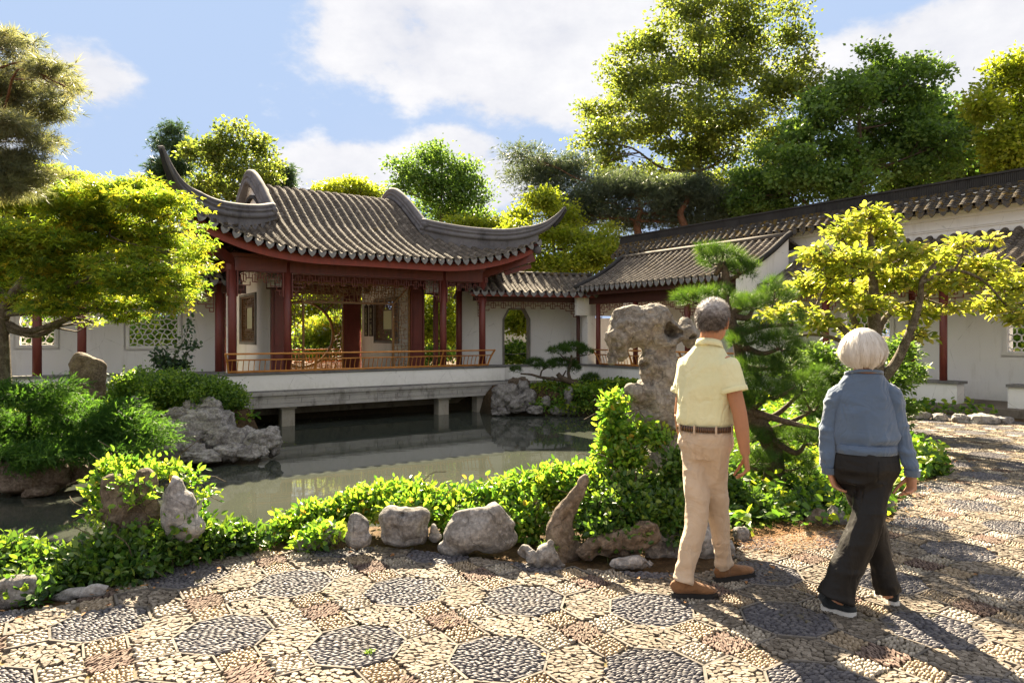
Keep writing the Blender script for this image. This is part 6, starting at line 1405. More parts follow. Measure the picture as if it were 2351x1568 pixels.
def union_mesh(mb, voxel, smooth=4, fac=.5):
    me = mb.mesh('tmp', M['rk_tan'], True); o = bpy.data.objects.new('tmp', me); C.objects.link(o)
    m1 = o.modifiers.new('r', 'REMESH'); m1.mode = 'VOXEL'; m1.voxel_size = voxel; m1.adaptivity = 0
    if smooth: m2 = o.modifiers.new('s', 'SMOOTH'); m2.iterations = smooth; m2.factor = fac
    dg = bpy.context.evaluated_depsgraph_get(); ev = o.evaluated_get(dg).to_mesh(); nv = len(ev.vertices); V = np.empty(nv*3, np.float32); ev.vertices.foreach_get('co', V); V = V.reshape(-1, 3).astype(float)
    N_ = np.empty(nv*3, np.float32); ev.vertices.foreach_get('normal', N_); nl = len(ev.loops); L = np.empty(nl, np.int32); ev.loops.foreach_get('vertex_index', L); ls = np.empty(len(ev.polygons), np.int32); ev.polygons.foreach_get('loop_total', ls)
    st = np.cumsum(ls)-ls; F = [np.stack([L[st[ls == k]+j] for j in range(k)], 1) for k in (3, 4) if (ls == k).any()]
    o.evaluated_get(dg).to_mesh_clear(); bpy.data.objects.remove(o); bpy.data.meshes.remove(me)
    return V, F, N_.reshape(-1, 3).astype(float)
def ell(mb, c, r, n=12):
    V, F = ICO[3]; mb.add(V*np.asarray(r)+np.asarray(c), F)
def blob_rock(name, label, blobs, Y, mat, seed, voxel=.014, amp=.10, freq=2.0, cuts=3, smooth=5, pits=6, cutq=.93, holes=(), group=None, grow=1.08, groove=0):
    mb = MB()
    for b in blobs:
        if b[0] == 'chain':
            pts = b[1]; k = Y/F_PX; pp = np.array([P(x, y, Y) for x, y, r in pts]); c_ = catmull(pp, 4); rr = np.interp(np.linspace(0, len(pts)-1, len(c_)), np.arange(len(pts)), [r*k for _, _, r in pts]); mb.tube(c_, [(r_, r_*.8) for r_ in rr], 14, updir=(0, 1, 0)); ell(mb, c_[-1], (rr[-1],)*3); continue
        x, y, rx, ry = b[:4]; rx *= grow; ry *= grow; YY_ = Y+(b[4] if len(b) > 4 else 0); k = YY_/F_PX; rz_ = (b[5] if len(b) > 5 else min(rx, ry)*.95)*k; ell(mb, P(x, y, YY_), (rx*k, rz_, ry*k))
    V, F, N_ = union_mesh(mb, voxel, smooth); r_ = np.random.default_rng(seed); c = V.mean(0)
    for k in range(cuts):
        n = unit(r_.normal(size=3)*np.array([1, 1, .6])); pr = (V-c)@n; q = np.quantile(pr, cutq+r_.uniform(-.03, .05)); V = V-np.outer(np.clip(pr-q, 0, None)*.85, n)
    s_ = .3
    h = (ridged(V*freq, 4, seed)-1.0)*.55+fbm(V*freq*3, 4, seed+3)*.35; V = V+N_*(h*amp*s_)[:, None]
    for k in range(pits):
        p = V[r_.integers(len(V))]; rr = r_.uniform(.025, .07); d = np.linalg.norm((V-p)*np.array([1, 1, .6]), axis=1); V = V-N_*(np.clip(1-d/rr, 0, 1)**1.3*rr*.8)[:, None]
    if groove: V = V+N_*(np.clip(ridged(V*np.array([1, 1, .28])*7, 3, seed+5)-1.0, -.8, .8)*groove)[:, None]
    for (x, y, r) in holes:
        p = P(x, y, Y); d = np.sqrt((V[:, 0]-p[0])**2+((V[:, 2]-p[2])*1.25)**2)*(1+.45*vnoise(V*14, 8)); fr = V[:, 1] < Y; V[:, 1] += np.where(fr, np.clip(1-(d/r)**2, 0, 1)*r*2.6, 0)
    mb = MB(); mb.add(V, F, .5); b = V.mean(0); b[2] = V[:, 2].min()
    return single(name, label, 'rock', mb, M[mat], True, loc=b, group=group)

blob_rock('scholar_rock', 'tall water-worn standing rock with an overhanging head and dark hollow', [(1455, 752, 58, 50, 0, 46), (1500, 732, 50, 36, 0, 46), (1422, 780, 36, 34, -.03, 34), (1405, 815, 17, 24, -.04, 22), (1430, 815, 20, 16, -.03, 20), (1525, 775, 45, 55, .02, 46), (1576, 765, 24, 32, .1, 30), (1492, 835, 34, 44, 0, 34), (1530, 850, 44, 60, .03, 42), (1505, 915, 52, 55, 0, 44), (1552, 930, 36, 66, .02, 42), (1452, 905, 26, 28, -.05, 30), (1446, 945, 20, 42, -.05, 26), (1495, 955, 55, 28, 0, 42), (1545, 975, 40, 20, 0, 40), (1535, 1040, 42, 66, .05, 40), (1505, 1095, 55, 66, .05, 46), (1565, 1115, 45, 80, .1, 46), (1520, 1180, 70, 60, 0, 50)],
          5.7, 'rk_tan', 5, voxel=.010, amp=.15, freq=3.0, cuts=1, cutq=.97, smooth=4, pits=9, grow=1.0, groove=.013, holes=[(1537, 762, .075), (1477, 838, .035), (1592, 775, .04)])
EG = 'edging stones between the paving and the hedge'
FY = 4.93
blob_rock('edging_stone', 'smooth upright wedge stone left of the stone with a small hole', [(825, 1238, 34, 24), (823, 1210, 26, 26), (818, 1192, 17, 14)], 4.88, 'rk_grey', 11, .011, .06, 2, 5, group=EG, pits=2)
blob_rock('edging_stone', 'broad squared grey stone with a small dark hole near its top', [(928, 1205, 48, 38), (900, 1195, 30, 34), (962, 1190, 24, 26), (920, 1235, 58, 18), (975, 1225, 14, 25)], 4.98, 'rk_grey', 12, .011, .07, 2.5, 6, holes=[(927, 1176, .02)], group=EG, pits=4)
blob_rock('edging_stone', 'largest leaning block in the stone row, pale flat top', [(1105, 1218, 70, 40), (1150, 1182, 40, 32), (1065, 1225, 45, 42), (1178, 1162, 18, 18), (1050, 1255, 42, 20), (1100, 1185, 60, 22), (1130, 1235, 55, 30)], 4.88, 'rk_grey', 13, .011, .07, 2.2, 7, cutq=.9, group=EG, pits=3)
blob_rock('edging_stone', 'pointed brown stone with a slender finger rising from it', [('chain', [(1292, 1290, 42), (1290, 1250, 38), (1287, 1215, 33), (1296, 1180, 25), (1318, 1145, 18), (1336, 1112, 14), (1344, 1096, 9)]), (1305, 1262, 40, 24), (1275, 1225, 20, 38)], 4.85, 'rk_brown', 14, .010, .06, 3, 2, group=EG, pits=3)
blob_rock('edging_stone', 'low twin-lobed pitted stone in front of the pointed stone', [(1208, 1278, 22, 26), (1256, 1280, 26, 28), (1280, 1297, 22, 14), (1238, 1298, 38, 12), (1264, 1248, 6, 13)], 4.62, 'rk_grey', 15, .009, .09, 4, 3, group=EG, pits=8)
blob_rock('edging_stone', 'long brown root-like rock under the ground ivy', [(1395, 1253, 52, 26), (1445, 1238, 52, 30), (1350, 1266, 34, 20), (1480, 1222, 36, 30), (1420, 1275, 50, 14)], 4.75, 'rk_brown', 16, .010, .12, 3, 1, group=EG, pits=12)
blob_rock('edging_stone', 'pinkish boulder partly hidden behind the legs of the man', [(1530, 1240, 42, 46), (1565, 1262, 46, 40), (1500, 1262, 38, 32), (1600, 1245, 40, 50), (1645, 1250, 32, 46), (1655, 1215, 22, 26)], 4.95, 'rk_pale', 17, .012, .10, 2.5, 5, group=EG, pits=6)
blob_rock('edging_stone', 'low flat pale stone at the foot of the root-like rock', [(1455, 1290, 50, 15), (1428, 1296, 28, 10), (1485, 1294, 26, 12)], 4.58, 'rk_pale', 18, .009, .08, 4, 4, group=EG, pits=2)
blob_rock('edging_stone', 'small slanting stone draped with vine at the left end of the row', [(735, 1242, 48, 16), (765, 1228, 22, 24), (695, 1255, 25, 10)], 4.95, 'rk_grey', 19, .010, .07, 3, 4, group=EG, pits=2)
blob_rock('edging_stone', 'small cobble wedged between the holed stone and the largest block', [(998, 1215, 12, 16), (1000, 1232, 14, 10)], 5.0, 'rk_grey', 20, .008, .06, 5, 2, group=EG, pits=1)
blob_rock('leaning_stone', 'pointed grey stone standing at the water edge beside the vine', [(412, 1175, 36, 46), (400, 1130, 22, 34), (396, 1108, 13, 18), (425, 1210, 38, 32)], 4.62, 'rk_pale', 21, .011, .06, 2.5, 4, pits=3, grow=1.15)
blob_rock('vine_stone', 'brown upright stone smothered by green vine at the water edge', [(280, 1165, 38, 62), (265, 1120, 30, 34), (330, 1130, 28, 50), (300, 1210, 45, 36), (345, 1180, 20, 50)], 4.7, 'rk_brown', 22, .012, .10, 3, 2, pits=8, grow=1.15)
blob_rock('corner_stone', 'rounded grey stone at the lower left corner', [(40, 1355, 46, 34), (70, 1345, 30, 24), (5, 1375, 40, 26)], 4.02, 'rk_grey', 23, .011, .05, 2.5, 3, pits=2)
blob_rock('flat_stone', 'flat grey slab lying at the left paving edge', [(190, 1360, 50, 12), (230, 1348, 30, 8), (145, 1370, 30, 10)], 4.1, 'rk_pale', 24, .009, .04, 3, 2, pits=0)
blob_rock('standing_stone', 'dark pointed standing stone behind the juniper', [(200, 868, 38, 44), (192, 840, 26, 26), (185, 822, 14, 14), (222, 865, 22, 38), (205, 895, 40, 30)], 12.4, 'rk_brown', 25, .03, .18, 1.6, 6, pits=4)
blob_rock('small_stone', 'small grey stone between juniper and box shrub', [(308, 935, 15, 26), (318, 960, 14, 18)], 12.0, 'rk_grey', 26, .025, .12, 2, 3)
PG = 'water-worn rocks heaped on the left bank'
for i, (x, y, rx, ry, Y, d) in enumerate([(482, 935, 30, 17, 13.7, 'topmost rounded rock of the heap below the box shrub'), (436, 942, 14, 18, 13.6, 'small dark rock left of the topmost rock of the heap'), (409, 966, 29, 22, 13.4, 'pitted dark rock on the left shoulder of the heap'),
        (482, 970, 55, 24, 13.5, 'broadest pale rock in the middle of the heap'), (452, 998, 30, 24, 13.2, 'pale upright rock under the left of the broadest rock'), (500, 1004, 30, 22, 13.2, 'round grey rock under the right of the broadest rock'),
        (397, 1036, 34, 20, 12.8, 'dark glossy rock at the lower left foot of the heap'), (440, 1036, 30, 14, 12.75, 'low rock beside the dark glossy one'), (467, 1047, 44, 10, 12.65, 'flat pale ledge rock touching the water'),
        (530, 1036, 30, 16, 12.85, 'white-rimmed rock on the waterline right of the flat ledge'), (570, 1036, 27, 14, 12.9, 'rounded rock on the waterline near the tip'), (597, 1010, 36, 18, 13.2, 'long jagged rock on top of the tip'),
        (625, 1012, 17, 26, 13.3, 'end rock of the tip, farthest out in the water'), (534, 1008, 26, 20, 13.2, 'mid-sized rock behind the white-rimmed one'), (562, 1000, 20, 16, 13.3, 'small rock between heap and tip'), (602, 1034, 13, 10, 12.95, 'small cobble at the waterline under the tip'), (425, 1010, 24, 24, 13.0, 'dark rock in the shade at the left of the heap'), (380, 1000, 34, 30, 13.0, 'rock half covered by juniper tips beside the heap')]):
    boulder('heap_rock', d, x, y, rx*1.25, ry*1.32, Y, 'rk_pale' if i not in (1, 2, 6, 16) else 'rk_grey', 40+i, cuts=5, amp=.30, freq=1.9, group=PG, pits=6)
LG = 'brown stones lining the left waterline'
for i, (x, y, rx, ry, Y, d) in enumerate([(55, 1100, 52, 30, 10.4, 'large brown bank stone nearest the left edge'), (15, 1075, 40, 28, 10.6, 'brown bank stone cut by the left edge'), (125, 1088, 42, 28, 10.5, 'brown overhanging bank stone below the juniper middle'), (182, 1080, 36, 26, 10.7, 'pale brown bank stone right of the overhanging one'), (235, 1072, 34, 24, 10.9, 'bank stone beneath the right juniper sprays'), (290, 1062, 34, 22, 11.3, 'flat bank stone near the middle of the juniper foot'), (340, 1052, 32, 20, 11.8, 'bank stone next to the rock heap'), (85, 1122, 40, 14, 10.3, 'low wet stone at the waterline')]):
    boulder('bank_stone', d, x, y, rx*1.15, ry*1.1, Y, 'rk_brown', 70+i, cuts=6, amp=.24, freq=1.6, group=LG)
RG = 'pitted rocks on the far right bank'
for i, (x, y, rx, ry, Y, d) in enumerate([(1163, 905, 32, 26, 20.6, 'largest pitted rock beside the pavilion pier'), (1145, 922, 17, 24, 20.5, 'rock touching the pier at the waterline'), (1185, 926, 34, 20, 20.5, 'wide dark rock on the waterline below the largest one'), (1152, 944, 24, 10, 20.4, 'rounded wet rock at the far left waterline'), (1197, 900, 24, 26, 20.9, 'shaded rock behind the largest pitted rock'), (1191, 880, 24, 16, 21.1, 'brown rock at the top of the bank by the corridor'), (1255, 922, 12, 12, 20.5, 'small square rock in the ivy'), (1307, 920, 13, 32, 20.5, 'slender upright rock in the ivy'), (1283, 941, 20, 12, 20.4, 'low rock left of the slender upright one'), (1320, 941, 14, 12, 20.4, 'low rock right of the slender upright one'), (1230, 941, 22, 10, 20.4, 'flat waterline rock in the middle of the bank'), (1212, 915, 20, 22, 20.6, 'shaded rock at the edge of the ivy')]):
    boulder('far_bank_rock', d, x, y, rx, ry, Y, 'rk_grey' if i not in (5,) else 'rk_brown', 90+i, cuts=4, amp=.34, freq=2.2, group=RG, pits=7)
WG = 'flat rocks before the covered walkway'
for i, (x, y, rx, ry, Y, d) in enumerate([(2108, 953, 26, 11, 12.6, 'grey rock against the plinth, left of the row'), (2160, 958, 20, 9, 12.4, 'low rock second from the left by the plinth'), (2205, 962, 26, 12, 12.2, 'rounded pale rock in the middle of the plinth row'), (2250, 964, 38, 14, 12.1, 'longest flat pale rock of the plinth row'), (2300, 965, 28, 9, 12.1, 'thin slab at the right end of the plinth row'), (2238, 977, 10, 5, 11.9, 'small pebble-like rock in front of the plinth row')]):
    boulder('plinth_rock', d, x, y, rx, ry, Y, 'rk_pale', 110+i, cuts=5, amp=.22, freq=1.8, group=WG)
SG = 'stones edging the pine bed'
for i, (x, y, rx, ry, Y, d) in enumerate([(1880, 1190, 28, 22, 5.75, 'tan stone left of the woman at the bed edge'), (1922, 1185, 24, 26, 5.8, 'grey stone touching the trousers of the woman'), (2038, 1158, 14, 20, 6.3, 'small stone showing between woman and low shrub'), (1700, 1225, 20, 20, 5.2, 'grey stone right of the pinkish boulder'), (1672, 1262, 18, 26, 4.85, 'angular stone behind the forward shoe of the man')]):
    boulder('bed_stone', d, x, y, rx, ry, Y, 'rk_brown' if i in (0,) else 'rk_grey', 130+i, cuts=7, amp=.16, freq=1.5, group=SG)
# ------------------------------------------------------------------ people
def cloth(name, a, b, rough=.85, wscale=420, wb=.25, trans=0.0, sheen=.15):
    t = NT(name); n = t.noise(6, 5, .6); w = t.n.new('ShaderNodeTexWave'); w.inputs['Scale'].default_value = wscale/10; t.l.new(t.world(), w.inputs['Vector']); f = t.noise(wscale, 2, .6)
    c = t.ramp(n, [(.3, a), (.7, b)]); wr = t.noise(7.5, 3, .5, stretch=(1, 1, .75), dist=.9); wr2 = t.noise(13, 2, .5, stretch=(.6, .6, 1.3), dist=.8); hh = t.math('ADD', t.math('MULTIPLY', t.math('ABSOLUTE', t.math('SUBTRACT', wr, .5)), 2.2), t.math('MULTIPLY', wr2, .5)); hh = t.math('ADD', hh, t.math('MULTIPLY', f, .03)); bs = t.bsdf(c, rough, t.bump(hh, .5 if a[0] > .05 else .28, .028), .2, Sheen_Weight=sheen)
    if trans:
        tr = t.n.new('ShaderNodeBsdfTranslucent'); t.l.new(c, tr.inputs[0]); ms = t.n.new('ShaderNodeMixShader'); ms.inputs[0].default_value = trans; t.l.new(bs, ms.inputs[1]); t.l.new(tr.outputs[0], ms.inputs[2]); bs = ms.outputs[0]
    return t.fin(bs)
M['polo'] = cloth('pale_yellow_pique', (.74, .72, .43), (.80, .77, .48), .85, 380, .3, .12)
M['chino'] = cloth('khaki_cotton', (.48, .36, .25), (.55, .42, .30), .8, 500, .25)
M['sweater'] = cloth('dusty_blue_knit', (.085, .125, .195), (.105, .150, .225), .95, 300, .35, 0, .4)
M['blackpant'] = cloth('black_twill', (.009, .008, .0075), (.014, .0125, .0115), .5, 500, .2, 0, .03)
M['suede'] = cloth('tan_brown_suede', (.17, .080, .032), (.24, .115, .048), .75, 260, .3)
M['canvas_blk'] = cloth('black_canvas', (.018, .022, .024), (.03, .034, .036), .7, 400, .2)
M['sole_blk'] = plain('black_rubber', (.02, .018, .017), .6); M['sole_wht'] = plain('white_rubber', (.62, .60, .56), .5)
def skin(name, c):
    t = NT(name); n = t.noise(9, 5, .6); f = t.noise(160, 3, .6); cc = t.ramp(n, [(.3, tuple(v*.88 for v in c)), (.7, tuple(min(1, v*1.08) for v in c))])
    return t.fin(t.bsdf(cc, .5, t.bump(f, .15, .001), .35, Subsurface_Weight=.12, Subsurface_Scale=.02))
M['skin_m'] = skin('tanned_skin', (.40, .185, .095)); M['skin_w'] = skin('warm_skin', (.47, .24, .14))
t = NT('salt_and_pepper_hair'); v = t.attr(); c = t.ramp(v, [(0, (.03, .02, .015)), (.4, (.085, .068, .058)), (.7, (.24, .215, .20)), (1, (.55, .52, .50))]); M['hair_m'] = t.fin(t.bsdf(c, .45, None, .4))
t = NT('white_hair'); v = t.attr(); c = t.ramp(v, [(0, (.50, .44, .36)), (.4, (.72, .67, .60)), (1, (.86, .83, .78))]); b_ = t.bsdf(c, .5, None, .35); tr = t.n.new('ShaderNodeBsdfTranslucent'); t.l.new(c, tr.inputs[0]); ms = t.n.new('ShaderNodeMixShader'); ms.inputs[0].default_value = .3; t.l.new(b_, ms.inputs[1]); t.l.new(tr.outputs[0], ms.inputs[2]); M['hair_w'] = t.fin(ms.outputs[0])
t = NT('braided_leather'); w = t.n.new('ShaderNodeTexWave'); w.inputs['Scale'].default_value = 28; w.inputs['Distortion'].default_value = 3; t.l.new(t.world(), w.inputs['Vector']); M['belt'] = t.fin(t.bsdf(t.ramp(w.outputs[1], [(.3, (.025, .012, .007)), (.7, (.16, .08, .04))]), .4, t.bump(w.outputs[1], .8, .004), .4))

def seg(mb, pts, rad, up=(0, 1, 0), n=14): mb.tube(catmull(pts, 4) if len(pts) > 2 else np.asarray(pts), interp_r(rad, len(pts)), n, updir=up)
def interp_r(rad, k):
    R_ = np.array([(r, r) if np.isscalar(r) else r for r in rad], float)
    if k <= 2: return [tuple(x) for x in R_]
    t = np.linspace(0, k-1, (k-1)*4+1); return [(np.interp(a, np.arange(k), R_[:, 0]), np.interp(a, np.arange(k), R_[:, 1])) for a in t]
def hand(mb, wrist, dirn, palm_n, thumb_dir, L=.185, curl=.5, sp=.0):
    """palm, four unequal bent fingers and a thumb; palm_n: the way the palm faces; thumb_dir: side of the thumb"""
    d = unit(np.asarray(dirn, float)); n_ = np.asarray(palm_n, float); n_ = unit(n_-d*np.dot(n_, d)); s_ = np.asarray(thumb_dir, float); s_ = unit(s_-d*np.dot(s_, d)-n_*np.dot(s_, n_)); w = np.asarray(wrist, float)
    pl = L*.52; seg(mb, [w-d*.03, w+d*pl*.45, w+d*pl*.95], [(.026, .020), (.036, .016), (.040, .014)], up=tuple(n_))
    for i, (off, ln) in enumerate(((.028, .46), (.0095, .52), (-.0095, .48), (-.027, .38))):
        a = w+d*pl*.82+s_*off; l = L*ln; c1 = curl*(.7+.12*i); pts = [a]; ang = c1*.5
        for f_ in (.45, .3, .25): ang += c1*.55; pts.append(pts[-1]+(d*cos(ang)+n_*sin(ang)+s_*off*1.5)*l*f_)
        mb.tube(catmull(pts, 4), list(np.linspace(.0098, .0075, 13)), 8)
    a = w+d*pl*.22+s_*.026; pts = [a, a+(d*.55+s_*.42+n_*.35)*L*.20, a+(d*1.05+s_*.5+n_*.75)*L*.33, a+(d*1.5+s_*.35+n_*1.15)*L*.40]
    mb.tube(catmull(pts, 4), list(np.linspace(.0135, .0085, 13)), 8)
def mesh_part(name, V, F, mat, parent, smooth=True, c=.5, label=None):
    mb = MB(); mb.add(V, F, c); return part(name, mb, mat, parent, smooth, label)
def folds(V, N_, seed, amp, fr, stretch, mask=None):
    h = ridged(V*np.array(stretch)*fr, 2, seed)-1.0; h = np.clip(h, -.6, 1.2)
    if mask is not None: h = h*mask
    return V+N_*(h*amp)[:, None]
def head(mb, c, f, r, s=1.0):
    """skull, face and ears in the frame forward f, right r"""
    u = np.array([0, 0, 1.]); B = np.stack([r, f, u]); V, F = ICO[4]
    def E(o, rad): mb.add((V*np.asarray(rad)*s)@B+c+(np.asarray(o)*s)@B, F)
    E((0, -.012, .02), (.077, .093, .088)); E((0, .035, -.045), (.060, .058, .072)); E((0, .055, -.095), (.032, .034, .024)); E((0, .02, -.06), (.063, .05, .05))
    mb.tube(catmull([c+(np.array(p)*s)@B for p in ((0, .085, .012), (0, .104, -.018), (0, .112, -.036), (0, .095, -.042))], 3), [.008*s, .009*s, .010*s, .011*s, .012*s, .013*s, .014*s, .013*s, .011*s, .008*s], 8)
    for sx in (-1, 1):
        mb.tube([c+(np.array(p)*s)@B for p in ((sx*.018, .088, .022), (sx*.045, .078, .022))], .010*s, 6)
        mb.tube(catmull([c+(np.array(p)*s)@B for p in ((sx*.074, .006, -.045), (sx*.082, -.004, -.02), (sx*.087, -.012, .0), (sx*.084, -.002, .016), (sx*.076, .010, .004))], 3), [.007*s]*13, 8)
        E((sx*.078, -.002, -.012), (.006, .014, .026))
    mb.tube([c+(np.array(p)*s)@B for p in ((-.022, .088, -.066), (0, .097, -.064), (.022, .088, -.066))], .007*s, 6)
def eyes(parent, c, f, r, s=1.0):
    u = np.array([0, 0, 1.]); B = np.stack([r, f, u])
    for sx in (-1, 1):
        mb = MB(); ell(mb, c+(np.array((sx*.031, .078, .004))*s)@B, np.array([.012, .012, .012])*s); part('eye', mb, M['sole_wht'], parent, True)
def hair_strands(mb, roots, dirs, L, w, seg_n=3, drop=0.0, curl_in=None, centre=None, var=None):
    n = len(roots); side = unit(np.cross(dirs, rng.normal(size=(n, 3)))); P_ = [roots]; d = dirs.copy()
    for k in range(seg_n):
        d = unit(d+np.array([0, 0, -drop])+rng.normal(size=(n, 3))*.06); nx = P_[-1]+d*(L/seg_n)[:, None]
        P_.append(nx)
    V = []; wd = np.linspace(1, .25, seg_n+1)
    for k in range(seg_n+1): V += [P_[k]-side*(w*wd[k]), P_[k]+side*(w*wd[k])]
    V = np.stack(V, 1); kk = V.shape[1]; base = (np.arange(n)*kk)[:, None]; F = np.concatenate([np.stack([base[:, 0]+2*k, base[:, 0]+2*k+1, base[:, 0]+2*k+3, base[:, 0]+2*k+2], 1) for k in range(seg_n)])
    mb.add(V.reshape(-1, 3), F, np.repeat(var if var is not None else rng.uniform(size=n), kk))
def shoe(parent, heel, toe, upper_mat, sole_mat, ankle, boot=True, w=.049, label=None):
    heel = np.asarray(heel, float); toe = np.asarray(toe, float); d = toe-heel; L = np.linalg.norm(d[:2]); d = d/np.linalg.norm(d); s_ = np.array([-d[1], d[0], 0]); z0 = heel[2]; fr = Frame(0, 0, 0)
    ts = np.linspace(0, 1, 15); wid = np.interp(ts, [0, .04, .12, .3, .5, .7, .85, .95, 1], [.15, .52, .68, .70, .78, .98, .90, .58, .2])*w
    lift = lambda t: (toe[2]-heel[2])*t
    out = [heel+d*L*t+s_*a for t, a in zip(ts, wid)]+[heel+d*L*t-s_*a for t, a in zip(ts[::-1], wid[::-1])]
    out = np.array(out); n = len(out); th = .028 if boot else .024; V = np.concatenate([out+[0, 0, .0], out+[0, 0, th]]); j = np.arange(n)
    mb = MB(); mb.add(V, [np.stack([j, (j+1) % n, n+(j+1) % n, n+j], 1), np.array([list(j[::-1])]), np.array([list(j+n)])])
    s = part('shoe', mb, sole_mat, parent, False)
    u = MB(); hgt = np.interp(ts, [0, .1, .25, .42, .6, .8, .95, 1], [.05, .085, .095, .080, .058, .045, .032, .012]); pts = [heel+d*L*(.015+.97*t)+[0, 0, th*.6+h*.5] for t, h in zip(ts, hgt)]
    u.tube(pts, [(a*.97, h*.5+.006) for a, h in zip(wid, hgt)], 14, updir=(0, 0, 1)); a0 = heel+d*L*.22
    top = np.asarray(ankle, float)
    u.tube([a0+[0, 0, .05], a0*.6+top*.4+[0, 0, .02], top+[0, 0, -.01] if boot else a0*.8+top*.2+[0, 0, .04]], [(.040, .05), (.040, .047), (.043, .047)], 12, updir=tuple(d))
    V, F, N_ = union_mesh(u, .006, 3); V = V+N_*(fbm(V*22, 2, 5)*.0015)[:, None]; mesh_part('upper', V, F, upper_mat, s); return s

# ---------------- the man
man = thing('person', 'grey haired man seen from behind in pale yellow polo, khaki trousers and brown boots', 'person', (1.22, 4.2, 0))
fm = np.array([cos(R(58)), sin(R(58)), 0]); rm = np.array([fm[1], -fm[0], 0]); UP = tuple(fm)
HC = P(1637, 738, 4.2); hf_ = np.array([cos(R(58)), sin(R(58)), 0]); hr_ = np.array([hf_[1], -hf_[0], 0])
NK = P(1628, 800, 4.2); CH_ = P(1622, 880, 4.2); PV = P(1618, 985, 4.2)
SL, SR = P(1580, 838, 4.30), P(1668, 838, 4.11); EL, ER = P(1563, 950, 4.33), P(1698, 948, 4.05); WL, WR = P(1575, 1040, 4.40), P(1711, 1043, 4.03)
HL, HR = P(1599, 1020, 4.25), P(1641, 1020, 4.15); KL, KR = P(1601, 1178, 4.15), P(1647, 1178, 4.28); AL, AR = P(1568, 1336, 4.08), P(1662, 1300, 4.35)
mb = MB(); head(mb, HC, hf_, hr_, 1.10)
seg(mb, [HC+[0, 0, -.04]-hf_*.02, NK+[0, 0, .02], NK+[0, 0, -.06]], [(.062, .066), (.064, .066), (.09, .075)], UP)
seg(mb, [NK+[0, 0, -.04], CH_, PV], [(.09, .07), (.14, .09), (.13, .09)], UP)
for s_, e, w, bend in ((SL, EL, WL, 0), (SR, ER, WR, 0)):
    seg(mb, [s_*.7+CH_*.3+[0, 0, .04], s_, (s_+e)/2, e], [.05, .056, .050, .043], n=12); seg(mb, [e, (e*.6+w*.4), w], [.043, .043, .028], n=12)
hand(mb, WR, (WR-ER)+np.array([.02, .03, -.03]), -rm*.8-fm*.2, fm, .19, .75); hand(mb, WL, (WL-EL), rm, fm, .19, .6)
for h, k, a in ((HL, KL, AL), (HR, KR, AR)): seg(mb, [h, k, a+[0, 0, -.02]], [.06, .045, .035])
V, F, N_ = union_mesh(mb, .0055, 3); body = mesh_part('body', V, F, M['skin_m'], man); eyes(body, HC, hf_, hr_, 1.1)
# polo shirt
mb = MB(); seg(mb, [P(1618, 978, 4.2), P(1618, 955, 4.2), P(1619, 915, 4.2), P(1620, 875, 4.2), P(1622, 842, 4.2), P(1626, 812, 4.2), P(1628, 788, 4.2)], [(.155, .118), (.172, .135), (.176, .132), (.184, .125), (.180, .108), (.125, .090), (.073, .071)], UP, 20)
for s_, e in ((SL, EL), (SR, ER)):
    q = s_*.45+e*.55; seg(mb, [CH_*.35+s_*.65+[0, 0, .03], s_+[0, 0, .0], (s_+q)/2, q], [(.06, .06), (.074, .074), (.078, .076), (.078, .078)], n=16)
V, F, N_ = union_mesh(mb, .008, 5); dz = np.clip((1.42-V[:, 2])/.35, 0, 1)
V = folds(V, N_, 3, .015, 3.4, (1.6, 1.6, .6), .35+.65*dz); V = folds(V, N_, 8, .008, 6.5, (1.2, 1.2, .4)); V = V+N_*(np.exp(-((V[:, 2]-1.03)/.035)**2)*.008)[:, None]
shirt = mesh_part('polo_shirt', V, F, M['polo'], man)
def sel_patch(V, F, N_, mask, off):
    Q_ = np.concatenate([f for f in F if f.shape[1] == 4]); ok = mask[Q_].all(1); return V+N_*off, Q_[ok]
mb = MB(); cv = []
for t_ in np.linspace(0, 2*pi, 33): cv.append(NK+rm*.074*cos(t_)+fm*.072*sin(t_)+np.array([0, 0, -.022*sin(t_)+.030]))
mb.sweep(cv, [(.010, -.026), (.013, -.025), (.001, .014), (-.002, .014)], side=None); part('collar', mb, M['polo'], shirt, True)
for s_, e in ((SL, EL), (SR, ER)):
    q = s_*.45+e*.55; d = unit(e-s_); a = unit(np.cross(d, fm)); b = np.cross(d, a); mb = MB(); mb.tube([q-d*.022, q-d*.018, q+d*.006, q+d*.008], [.081, .0835, .0835, .080], 24, cap=False); part('sleeve_band', mb, M['polo'], shirt, True)
# trousers
def trousers(parent, waist, hips, legs, mat, vox, seed, fold=.008, name='trousers', updir=UP, wr=((.160, .120), (.172, .135), (.178, .142))):
    mb = MB(); c = (hips[0]+hips[1])/2; w = np.asarray(waist); seg(mb, [w, w*.6+c*.4, c, c+[0, 0, -.09]], [wr[0], wr[1], wr[2], (.15, .12)], updir, 20)
    for pts, rad in legs: seg(mb, pts, rad, updir, 16)
    V, F, N_ = union_mesh(mb, vox, 6); zc = c[2]; kz = legs[0][0][1][2]
    m = .35+.8*np.exp(-((V[:, 2]-kz)/.10)**2)+.7*np.exp(-((V[:, 2]-zc+.06)/.08)**2)+.6*np.exp(-((V[:, 2]-.16)/.07)**2)
    V = folds(V, N_, seed, fold*1.5, 3.2, (1, 1, 1.9), m); V = folds(V, N_, seed+4, fold*.9, 5, (2, 2, .45)); return V, F, N_
